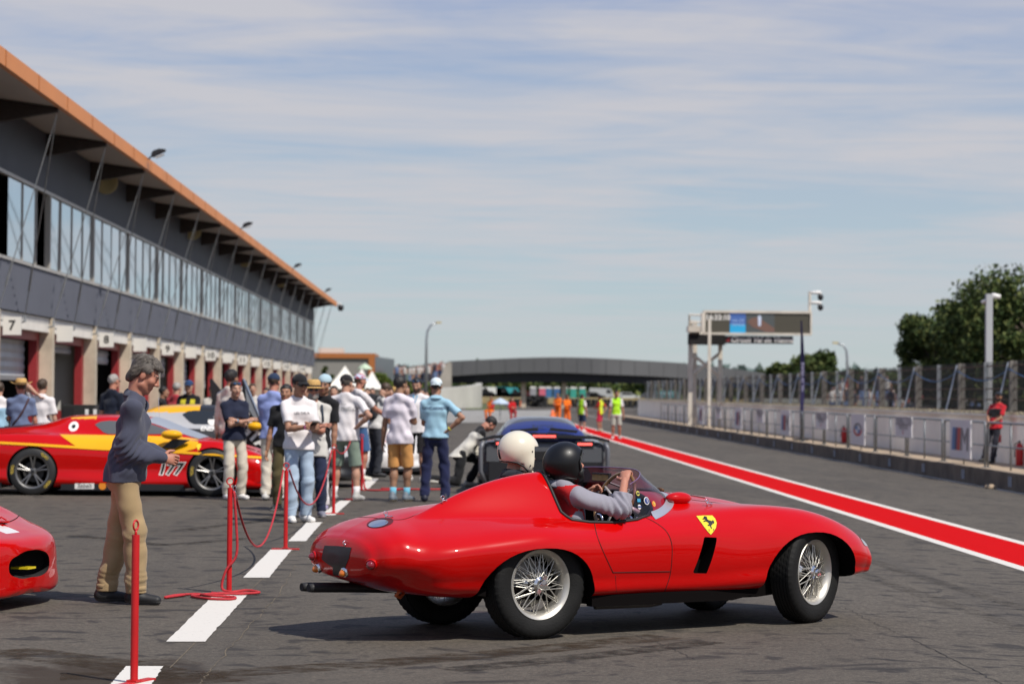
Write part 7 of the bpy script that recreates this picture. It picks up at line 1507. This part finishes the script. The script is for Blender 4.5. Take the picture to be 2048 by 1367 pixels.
MB().tube([P12['sp'](.02, .07, .83), P12['sp'](.005, .085, .74), P12['sp'](-.02, .07, .83)], .012, 6).build('lanyard', mat('lanyard_blue', (.03, .35, .60), .6), P12['T'])
P13 = person('officer from behind in pale blue polo, navy trousers and pale cap, hand on hip', foot(872, 34.2), R(-4), 1.755, 'tan', ('crop', 'black'), ((.32, .52, .64), 'polo'), ((.016, .020, .062), 'trousers'), ((.012, .014, .03), None), 'hip', 'phone', hat=('capback', (.62, .70, .74)), wrist=(1, (.60, .52, .05)), group=GW, collar=True, stance=(.085, 0, 0), hem=.515, fold=1.1)
chest_text(P13, 'GENDARMERIE', .058, 0, .752, mat('print_navy', (.03, .06, .12), .7), True, bold=.001)
MB().lathe([(.150, 0), (.154, .004), (.154, .052), (.150, .056)], 30).build('belt', m_black, P13['T'], True); bl_ = part(P13, 'belt'); bl_.location = P13['sp'](0, 0, .50); bl_.scale = (1, .74, 1)
MB().box(P13['sp'](-.085, -.01, .485), (.05, .08, .13)).build('belt_pouch', m_black, P13['T'])
# mechanic kneeling by the grey car
P14 = person('mechanic in white and black overalls kneeling beside the dark grey car', foot(922, 39.6), R(-72), 1.76, 'red', ('short', 'black'), ((.62, .59, .52), 'long'), ((.014, .014, .016), 'trousers'), ((.60, .58, .52), None), 'reach', 'reach', lean=44, head=(14, 0), hipz=.54, vox=.011, footR=(.05, -.30, .03), footL=(-.06, .10, 0), hem=.49, accent=((.014, .014, .016), lambda L_: (L_[:, 2] > .765) & (np.abs(L_[:, 0]) > .0)))
for c in kids(P14['T']): pass
# left edge group
GL = 'people by the garages'
P17 = person('man in cowboy straw hat and blue grey shirt seen from behind with a camera strap', foot(42, 38), R(12), 1.70, 'red', ('short', 'brown'), ((.13, .17, .28), 'short'), ((.42, .33, .21), 'shorts'), (white, None), 'down', 'phone', hat=('cowboy', (.56, .42, .20)), group=GL, vox=.012, hem=.48, fat=1.05)
strap(P17, 'camera_strap', [(.070, -1, .82), (.045, -1, .76), (.015, -1, .70), (-.03, -1, .63), (-.075, -1, .575)], .016, mat('strap_maroon', (.05, .018, .022), .7))
pcam = P17['T'].location + M.Rotation(R(12), 3, 'Z') @ P17['sp'](-.115, .03, .53); cm = thing('camera', 'black camera hanging at the side of the man in the cowboy hat', 'camera', pcam, R(12)); MB().box((0, 0, 0), (.10, .15, .12)).lathe([(.04, 0), (.045, .14), (.04, .15), (0, .15)], 14, c=(0, 0, -.2)).build('camera_body', m_black, cm)
P18 = person('person in plain white tee with hand behind the neck, left of the concrete pier', foot(84, 39.6), R(-10), 1.71, 'fair', ('thick', 'brown'), (white, 'short'), ((.06, .07, .10), 'trousers'), (white, None), 'down', 'neck', group=GL, vox=.012, hem=.47, wrist=(1, (.75, .15, .38)))
P19 = person('person in pale blue and white top cut by the left edge', foot(-2, 39.4), R(20), 1.66, 'fair', ('short', 'brown'), ((.30, .48, .62), 'short'), ((.2, .35, .5), 'trousers'), (white, None), 'down', 'down', group=GL, vox=.013, accent=(white, lambda L_: L_[:, 2] > .74))
P20 = person('grey cropped man in dark navy tee seen from behind by the open garage', foot(226, 40.5), R(-32), 1.81, 'red', ('crop', 'silver'), ((.010, .014, .028), 'short'), ((.05, .05, .06), 'trousers'), (white, None), 'down', 'down', group=GL, vox=.012, fat=1.1, glasses='on')
P21 = person('man in red tee with short grey hair standing by the garages', foot(353, 47), R(-25), 1.70, 'fair', ('crop', 'silver'), ((.42, .045, .06), 'short'), ((.05, .05, .06), 'trousers'), (white, None), 'phone', 'phone', group=GL, vox=.014)
P22 = person('man in black and yellow tee and navy cap standing by the garages', foot(378, 46), R(172), 1.74, 'fair', ('short', 'brown'), ((.012, .012, .014), 'short'), ((.03, .03, .035), 'trousers'), (white, None), 'down', 'phone', hat=('cap', (.02, .05, .13)), group=GL, vox=.013, accent=((.55, .48, .03), lambda L_: (np.abs(np.abs(L_[:, 0]) - .055) < .028) & (np.abs(L_[:, 2] - .74) < .05) & (L_[:, 1] > 0)))
P23 = person('person in black tee between the sweatshirt man and the red tee', foot(326, 48.5), R(-80), 1.62, 'tan', ('short', 'black'), ((.013, .013, .014), 'short'), ((.03, .03, .03), 'trousers'), (white, None), 'forward', 'down', group=GL, vox=.015)
for px, Y, h, rz, hr, tc, bc, lb, ht in ((489, 54, 1.66, 150, 'brown', (.10, .22, .50), (.05, .05, .06), 'person in blue top and white cap behind the raised black door', ('cap', white)), (425, 52, 1.66, 200, 'black', (.45, .42, .38), (.04, .04, .05), 'person in beige top behind the left upswung door', None),
    (641, 43, 1.70, 190, 'brown', (.30, .20, .17), (.05, .05, .06), 'brown haired man just behind the straw hat', None), (668, 47, 1.66, 170, 'black', (.20, .22, .24), (.05, .06, .09), 'man in grey tee behind the backwards cap', None), (789, 60, 1.66, 160, 'brown', (.60, .56, .52), (.3, .27, .22), 'person in pale top and small straw hat behind the orange shorts', ('straw', (.60, .52, .38))),
    (852, 66, 1.58, 180, 'black', (.45, .06, .06), (.06, .06, .08), 'distant person in red left of the officer', None), (533, 56, 1.62, 160, 'black', (.16, .14, .14), (.04, .04, .05), 'dark haired person far behind the sky blue shirt', None), (735, 58, 1.64, 170, 'brown', (.66, .64, .62), (.25, .3, .4), 'person in white top far behind the patterned cap', None), (768, 62, 1.72, 150, 'black', (.55, .12, .14), (.10, .12, .2), 'person in pink red top far behind the stooping youth', None), (703, 52, 1.70, 200, 'brown', (.62, .60, .60), (.06, .08, .12), 'person in white top between sage shorts and patterned cap, farther back', None), (745, 70, 1.66, 170, 'black', (.10, .14, .26), (.2, .2, .22), 'distant person in dark blue top left of the stooping youth', None), (812, 54, 1.70, 195, 'brown', (.64, .60, .56), (.10, .10, .12), 'person in cream top far behind the orange shorts and lilac tee', None), (845, 58, 1.64, 150, 'black', (.05, .05, .06), (.3, .28, .24), 'distant person in black left of the pale cap officer', None), (722, 66, 1.62, 200, 'brown', (.50, .20, .22), (.05, .05, .07), 'distant person in dusty red behind the patterned cap', ('straw', (.55, .45, .30))), (612, 52, 1.66, 165, 'black', (.60, .58, .57), (.08, .1, .16), 'person in white far behind the black cap', None), (505, 50, 1.70, 190, 'brown', (.50, .48, .46), (.06, .06, .08), 'person in grey top beyond the raised door glass', None),
    (573, 47, 1.60, 185, 'brown', (.30, .26, .25), (.1, .1, .1), 'person in dusky top glimpsed between sky blue shirt and black cap', None)):
    person(lb, foot(px, Y), R(rz), h, 'fair', ('short', hr), (tc, 'short'), (bc, 'trousers'), (white, None), 'phone', 'down', group='people farther back in the paddock', vox=.016, hat=ht)
# marshals at the end of the lane
GM = 'marshals at the end of the lane'; orange = (.80, .17, .015); lime = (.42, .80, .03)
for a in (('marshal in orange overalls on the left of the orange pair', 1116, 124, 1.70, 150, 'olive', 'black', orange, 'long', orange, 'trousers', None), ('marshal in orange overalls with white cuffs on the right of the pair', 1134, 121, 1.64, 205, 'dark', 'black', orange, 'long', orange, 'trousers', None)):
    person(a[0], foot(a[1], a[2]), R(a[4]), a[3], a[5], ('thick', a[6]), (a[7], a[8]), (a[9], a[10]), (white, None), 'phone', 'phone', group=GM, vox=.02)
person('woman with long dark hair in lime vest and navy shorts', foot(1164, 106), R(-40), 1.66, 'fair', ('long', 'black'), (white, 'short'), ((.02, .05, .11), 'shorts'), (white, None), 'down', 'down', group=GM, vox=.018, hem=.46, accent=(lime, lambda L_: (np.abs(L_[:, 0]) < .088)))
person('marshal in lime vest, red sleeves, red shorts and dark cap', foot(1201, 111), R(60), 1.68, 'tan', ('short', 'black'), ((.50, .02, .03), 'short'), ((.55, .025, .07), 'shorts'), ((.4, .4, .3), None), 'back', 'phone', hat=('cap', (.02, .02, .03)), group=GM, vox=.018, hem=.46, accent=((.60, .72, .03), lambda L_: (np.abs(L_[:, 0]) < .085)))
person('tall man in lime vest over white tee and grey shorts facing the camera', foot(1233, 91), R(178), 1.84, 'tan', ('thick', 'black'), (white, 'short'), ((.36, .37, .32), 'shorts'), ((.5, .5, .5), None), 'down', 'down', head=(6, 20), group=GM, vox=.017, hem=.47, stance=(.07, 0, 0), accent=(lime, lambda L_: (np.abs(L_[:, 0]) < .088) & (L_[:, 2] > .50)))
person('marshal in orange overalls sitting by the gravel trap', foot(983, 136), R(150), 1.72, 'olive', ('short', 'brown'), (orange, 'long'), (orange, 'trousers'), ((.3, .05, .05), None), 'phone', 'phone', hipz=.55, footR=(.06, .22, 0), footL=(-.06, .2, 0), group=GM, vox=.02, accent=((.45, .02, .03), lambda L_: L_[:, 0] < -.05))
person('marshal in red overalls sitting under the pale blue parasol', foot(1024, 138), R(190), 1.70, 'fair', ('short', 'brown'), ((.50, .012, .016), 'long'), ((.42, .010, .015), 'trousers'), ((.3, .05, .05), None), 'phone', 'phone', hipz=.52, footR=(.06, .22, 0), footL=(-.06, .2, 0), group=GM, vox=.02)
# man leaning on the pit wall
PX0 = 12.86; PY0 = PX0 * F / (1996 - 912)
P30 = person('man in red and black polo and dark cap leaning against the white pit wall', V((PX0, PY0, ZP)), R(132), 1.74, 'tan', ('short', 'black'), ((.48, .018, .028), 'short'), ((.020, .022, .028), 'trousers'), ((.012, .012, .013), None), 'clasp', 'clasp', lean=-13, head=(-4, 25), hat=('cap', (.02, .024, .035)), beard='black', footR=(.04, .20, 0), footL=(-.05, .12, 0), vox=.013, wrist=(-1, (.55, .05, .08)), hem=.485, accent=((.014, .014, .016), lambda L_: (L_[:, 2] < .755) & (L_[:, 2] > .62) & (np.abs(L_[:, 0]) < .10)), fat=1.12)
MB().bbox((-.10, -.12, .52), (-.05, .02, .70)).build('red_glove', mat('red_cloth', (.45, .012, .016), .8), P30['T'])
# ---- driver and passenger in the roadster
def carpos(x, y, z): return CM @ V((x, y, z))
hx, hy, hz0 = .445, -.315, .425; Lc = lambda x, y, z: V((-(y - hy), x - hx, z))        # car coords -> driver coords (driver looks along +x of the car)
base = carpos(hx, hy, 0.0)
wR, wL = WC + e1 * (-.16) + e2 * (.115), WC + e1 * (.185) + e2 * (.0)
sgn_up = 1 if e2.z > 0 else -1
wr = WC + e1 * (-.115) + e2 * (.185 * sgn_up) + V((-.085, -.01, -.035)); wl = WC + e1 * (.19) + e2 * (.02 * sgn_up) + V((-.09, .02, 0))
DRV = person('driver in black helmet with grey sleeves and red back panel at the wooden steering wheel', base, YAW - R(90), 1.74, 'red', ('crop', 'brown'), ((.27, .26, .30), 'long'), ((.20, .20, .23), 'trousers'), ((.02, .02, .02), None), (('abs', Lc(*wr)), (1.0, -.5, -1.1)), (('abs', Lc(*wl)), (.6, -.5, -1)), lean=-7, head=(-6, -8), hipz=hz0, vox=.0075, footR=(.05, .44, .12), footL=(-.05, .44, .12), fold=1.6, hem=.50, collar=(.27, .26, .30), curl=1.15, hdrop=.030, slr=1.12, legbend=(0, .3, 1), accent=((.50, .012, .014), lambda L_: (np.abs(L_[:, 0]) < .098) & (L_[:, 2] < .835) & (L_[:, 1] < .03)), handn={1: V((-.2, .55, -.8)), -1: V((.8, .5, 0))})
PAS = person('passenger in cream open helmet and dark navy jacket in the roadster', carpos(.47, .33, 0), YAW - R(90), 1.76, 'fair', ('crop', 'brown'), ((.012, .014, .022), 'long'), ((.03, .03, .04), 'trousers'), ((.02, .02, .02), None), (((.03, .16, .60)), (.5, -.5, -1)), (((.03, .16, .60)), (.5, -.5, -1)), lean=-3, head=(6, -4), hipz=.455, hdrop=.018, vox=.0085, footR=(.05, .44, .12), footL=(-.05, .44, .12), fold=1.4, legbend=(0, .3, 1), collar=(.012, .014, .022))
def helmet(P, name, label, m, rz, open_=True, matrim=None, sz=1.0):
    hc_ = P['hc']; Rh_ = P['hp']; T = thing(name, label, 'helmet', P['T'].location + M.Rotation(rz, 3, 'Z') @ hc_, rz)
    ax = np.array([P['hp'](1, 0, 0) - np.array(hc_), P['hp'](0, 1, 0) - np.array(hc_), P['hp'](0, 0, 1) - np.array(hc_)]); ax /= np.linalg.norm(ax, axis=1)[:, None]; Rm = ax.T
    loc = lambda x, y, z: Rm @ np.array((x, y, z)) * sz
    def post(D, X, Y, Z):
        L_ = np.stack([X, Y, Z], -1) @ Rm / sz; x, y, z = L_[..., 0], L_[..., 1], L_[..., 2]
        low = np.where(y < 0, -.062 - .04 * np.exp(-((y + .0) / .05) ** 2), -.105 + 0 * y) if open_ else np.where(y < 0, -.088, -.118)
        low = np.where(y < -.02, -.055 + .02 * np.clip(-y - .06, 0, .1), low) if open_ else low
        D = np.maximum(D, (low - z) * .9); face = np.maximum(np.maximum(.055 - y, z - .062), -.5 + 0 * z); D = np.maximum(D, -np.maximum(face, .0 * z - .2)) if True else D
        inner = np.sqrt((x / .112) ** 2 + ((y + .008) / .128) ** 2 + ((z - .03) / .120) ** 2) - 1; return np.maximum(D, -inner * .1)
    o = sdf_obj('shell', [ell_(loc(0, -.008, .030), np.array((.126, .143, .134)) * sz, Rm, .02), ell_(loc(.06, .03, -.06), np.array((.060, .058, .062)) * sz, Rm, .05), ell_(loc(-.06, .03, -.06), np.array((.060, .058, .062)) * sz, Rm, .05)], .0062, m, T, post, None, 2)
    bvh = bvh_of(o); d0 = Rm
    def on(x, y, z, off=.002): v = V(loc(x, y, z)); h = bvh.ray_cast(v * 3, -v.normalized()); return (h[0] + h[1] * off) if h[0] is not None else v
    return T, o, on, loc
HT, HO, on, lc = helmet(DRV, 'crash_helmet', 'matt black helmet worn by the driver with a small white sticker at the back', mat('matt_black_shell', (.005, .005, .0055), .40, coat=.1, spec=.35), YAW - R(90), False, sz=1.03)
MB().tube([on(-.11, -.06, -.06), on(-.08, -.12, -.06), on(0, -.15, -.058), on(.08, -.12, -.06), on(.11, -.06, -.06), on(.12, 0, -.075)], .006, 6).build('edge_trim', m_trim, HT, True)
bvh_h = bvh_of(HO)
def hpatch(nm, x, z, w_, h_, m, T, bv_, Rl_lc, txt=None, back=True):
    c = V(lc(x, -.4, z)); d = V(lc(0, 1, 0)).normalized(); u = V(lc(1, 0, 0)).normalized(); w2 = V(lc(0, 0, 1)).normalized(); decal(nm, [(-w_, -h_), (w_, -h_), (w_, h_), (-w_, h_)], [(0, 1, 2, 3)], bv_, c, u, w2, d, m, T, .002, True, .008)
    if txt: vs, fs = text_mesh(txt, h_ * 1.6); decal('lettering', vs, fs, bv_, c, u, w2, d, m_blk, T, .0035, False)
hpatch('white_sticker', .012, -.048, .017, .008, m_sign, HT, bvh_h, None, 'Torx'); hpatch('grey_emblem', .012, -.018, .018, .005, mat('emblem_grey', (.22, .22, .22), .4), HT, bvh_h, None)
MB().tube([on(.118, .02, -.05), on(.125, .045, -.03), on(.12, .07, -.01)], [.016, .020, .011], 10).build('visor_hinge', m_trim, HT, True); MB().tube([on(.06, .11, .10, .008), on(.10, .08, .08, .008), on(.124, .04, .03, .008), on(.126, .03, -.02, .008)], .006, 6).build('visor_edge', m_trim, HT, True)
HT2, HO2, on, lc = helmet(PAS, 'crash_helmet', 'cream open face helmet with black edging worn by the passenger', mat('cream_shell', (.72, .66, .52), .22, coat=.8), YAW - R(90), True, sz=1.02)
MB().tube([on(-.10, -.07, -.052), on(-.06, -.125, -.05), on(0, -.145, -.05), on(.06, -.125, -.05), on(.10, -.07, -.052), on(.118, -.02, -.08), on(.118, .02, -.115)], .006, 6).build('edge_trim', m_trim, HT2, True)
MB().tube([on(.0, -.146, -.03, .003), on(.0, -.147, .0, .003), on(.0, -.145, .03, .003)], .008, 6).build('goggle_tab', m_trim, HT2, True)
mb = MB()
for x, y, z in ((.12, .03, .03), (.12, .02, -.06), (.118, .045, -.075)): mb.ell(on(x, y, z), (.005, .005, .005), nu=8, nv=6)
mb.build('studs', m_trim, HT2, True)
MB().tube([on(.10, .05, -.10), V(lc(.07, .075, -.135)), V(lc(.05, .07, -.16))], .007, 6).build('chin_strap', mat('strap_cream', (.6, .55, .45), .7), HT2, True)
# ------------------------------------------------------------------ red posts and ropes
m_redpost = mat('red_post_paint', (.52, .012, .014), .38, noise=.1, nscale=5); m_rope = mat('red_rope', (.44, .022, .030), .8, noise=.25, nscale=60)
posts = []
def stanchion(px_b, py_b, px_t, py_t, label, long_=.27, ang=0):
    p = gnd(px_b, py_b); zt = at(px_t, py_t, p.y).z; s_ = thing('rope_post', label, 'rope post', p, R(ang), 'red posts of the rope line')
    MB().tube([(0, 0, .01), (0, 0, zt - .075)], .0205, 14).build('tube', m_redpost, s_, True, 50)
    mb = MB(); mb.tube([(0, 0, zt - .08), (0, 0, zt - .05)], .008, 6); mb.tube([(.026 * math.cos(t), 0, zt - .026 + .026 * math.sin(t)) for t in np.linspace(0, 2 * math.pi, 16, endpoint=False)], .006, 6, closed=True); mb.build('ring', m_redpost, s_, True)
    MB().box((0, 0, .006), (long_, .05, .012)).box((0, 0, .016), (.06, .06, .010)).build('foot_plate', m_redpost, s_)
    posts.append((p, zt)); return s_
stanchion(268, 1366, 278, 1040, 'red post nearest the camera, in front of the khaki trousers', .38, 68)
stanchion(458, 1186, 464, 955, 'red post with a heap of slack rope at its foot'); stanchion(571, 1098, 574, 925, 'red post in front of the light blue jeans'); stanchion(667, 1027, 671, 888, 'red post in front of the sage shorts'); stanchion(706, 999, 709, 865, 'red post between sage shorts and orange shorts'); stanchion(723, 980, 727, 868, 'far red post with rope lying to its right'); stanchion(768, 948, 769, 870, 'farthest red post half hidden behind the orange shorts')
def rope(name, label, pts, r=.009):
    P = [V(p) for p in pts]; t = np.linspace(0, len(P) - 1, max(30, 10 * len(P))); q = crom(np.arange(len(P)), np.array([tuple(p) for p in P]), t); o = MB().tube([V(x) for x in q], r, 7).build(name, m_rope, None, True); tag(o, label, 'rope', 'red ropes of the rope line'); return o
def sag(a, b, dip): return [a.lerp(b, t) - V((0, 0, dip * 4 * t * (1 - t))) for t in np.linspace(0, 1, 9)]
top = [V((p.x, p.y, z - .05)) for p, z in posts]
rope('rope', 'red rope drooping to the ground between the heaped post and the light blue jeans', sag(top[1] + V((.03, 0, -.04)), top[2] + V((-.03, 0, -.02)), .58)); rope('rope', 'red rope hanging in a loop between the jeans and the sage shorts', sag(top[2] + V((.03, 0, -.02)), top[3] + V((-.03, 0, -.02)), .50))
rope('rope', 'short red rope in front of the sage shorts', sag(top[3] + V((.03, 0, -.02)), top[4] + V((-.03, 0, -.02)), .12))
b = posts[1][0]
pile = [top[1] + V((.03, -.01, -.05)), top[1] + V((.05, -.01, -.30)), V((b.x + .055, b.y - .02, .30)), V((b.x - .02, b.y - .05, .18)), V((b.x - .05, b.y - .05, .05)), V((b.x + .02, b.y - .08, .02)), V((b.x + .14, b.y - .05, .03)), V((b.x + .24, b.y - .12, .02)), V((b.x + .12, b.y - .22, .018)), V((b.x - .04, b.y - .25, .02)), V((b.x - .17, b.y - .30, .016)), V((b.x - .24, b.y - .40, .014)), V((b.x - .10, b.y - .62, .014)), V((b.x + .07, b.y - .66, .014)), V((b.x + .08, b.y - .48, .014)), V((b.x - .12, b.y - .42, .02)), V((b.x - .22, b.y - .25, .016)), V((b.x - .36, b.y - .34, .014)), V((b.x - .42, b.y - .55, .014)), V((b.x - .30, b.y - .30, .014))]
rope('rope', 'slack red rope heaped on the ground at the foot of the second post', pile, .0105)
mb = MB()
for dz in (.02, .06, .10): mb.tube([(top[1].x + .035 + .012 * math.cos(t), top[1].y - .01, top[1].z - dz - .01 + .02 * math.sin(t)) for t in np.linspace(0, 2 * math.pi, 10, endpoint=False)], .003, 5, closed=True)
o = mb.build('rope_snap_hook', m_chrome, None, True); tag(o, 'chrome snap hook clipped under the ring of the heaped rope post', 'hook')
b = posts[5][0]; rope('rope', 'slack red rope lying along the ground right of the far post', [V((b.x, b.y, .5)), V((b.x + .04, b.y - .1, .12)), V((b.x + .1, b.y - .2, .02)), V((b.x + .35, b.y - .3, .02)), V((b.x + .6, b.y + .1, .02)), V((b.x + .3, b.y + .3, .02)), V((b.x + .8, b.y + .1, .02)), V((b.x + 1.4, b.y + .2, .02))], .014)
# bottle on the ground, small stone by the kerb
p = gnd(774, 948); bt = thing('water_bottle', 'clear plastic water bottle standing behind the orange shorts', 'bottle', p); MB().lathe([(0, 0), (.05, 0), (.055, .03), (.055, .2), (.02, .27), (.02, .29)], 16).build('bottle', glass('pet_plastic', (.75, .85, .85), .3), bt, True); MB().lathe([(.022, .285), (.022, .31), (0, .31)], 12).build('cap', m_blue, bt); MB().lathe([(.0565, .09), (.0565, .16)], 16).build('label', mat('green_label', (.2, .5, .25), .5), bt, True)
p = gnd(1988, 972, -.43); o = MB().ell((0, 0, 0), (.14, .09, .07)).build('stone', m_plat, None, True); o.location = (11.45, 11.45 * F / (1988 - 912), gz(11.45) + .03); tag(o, 'pale crumpled scrap lying at the foot of the kerb', 'litter')
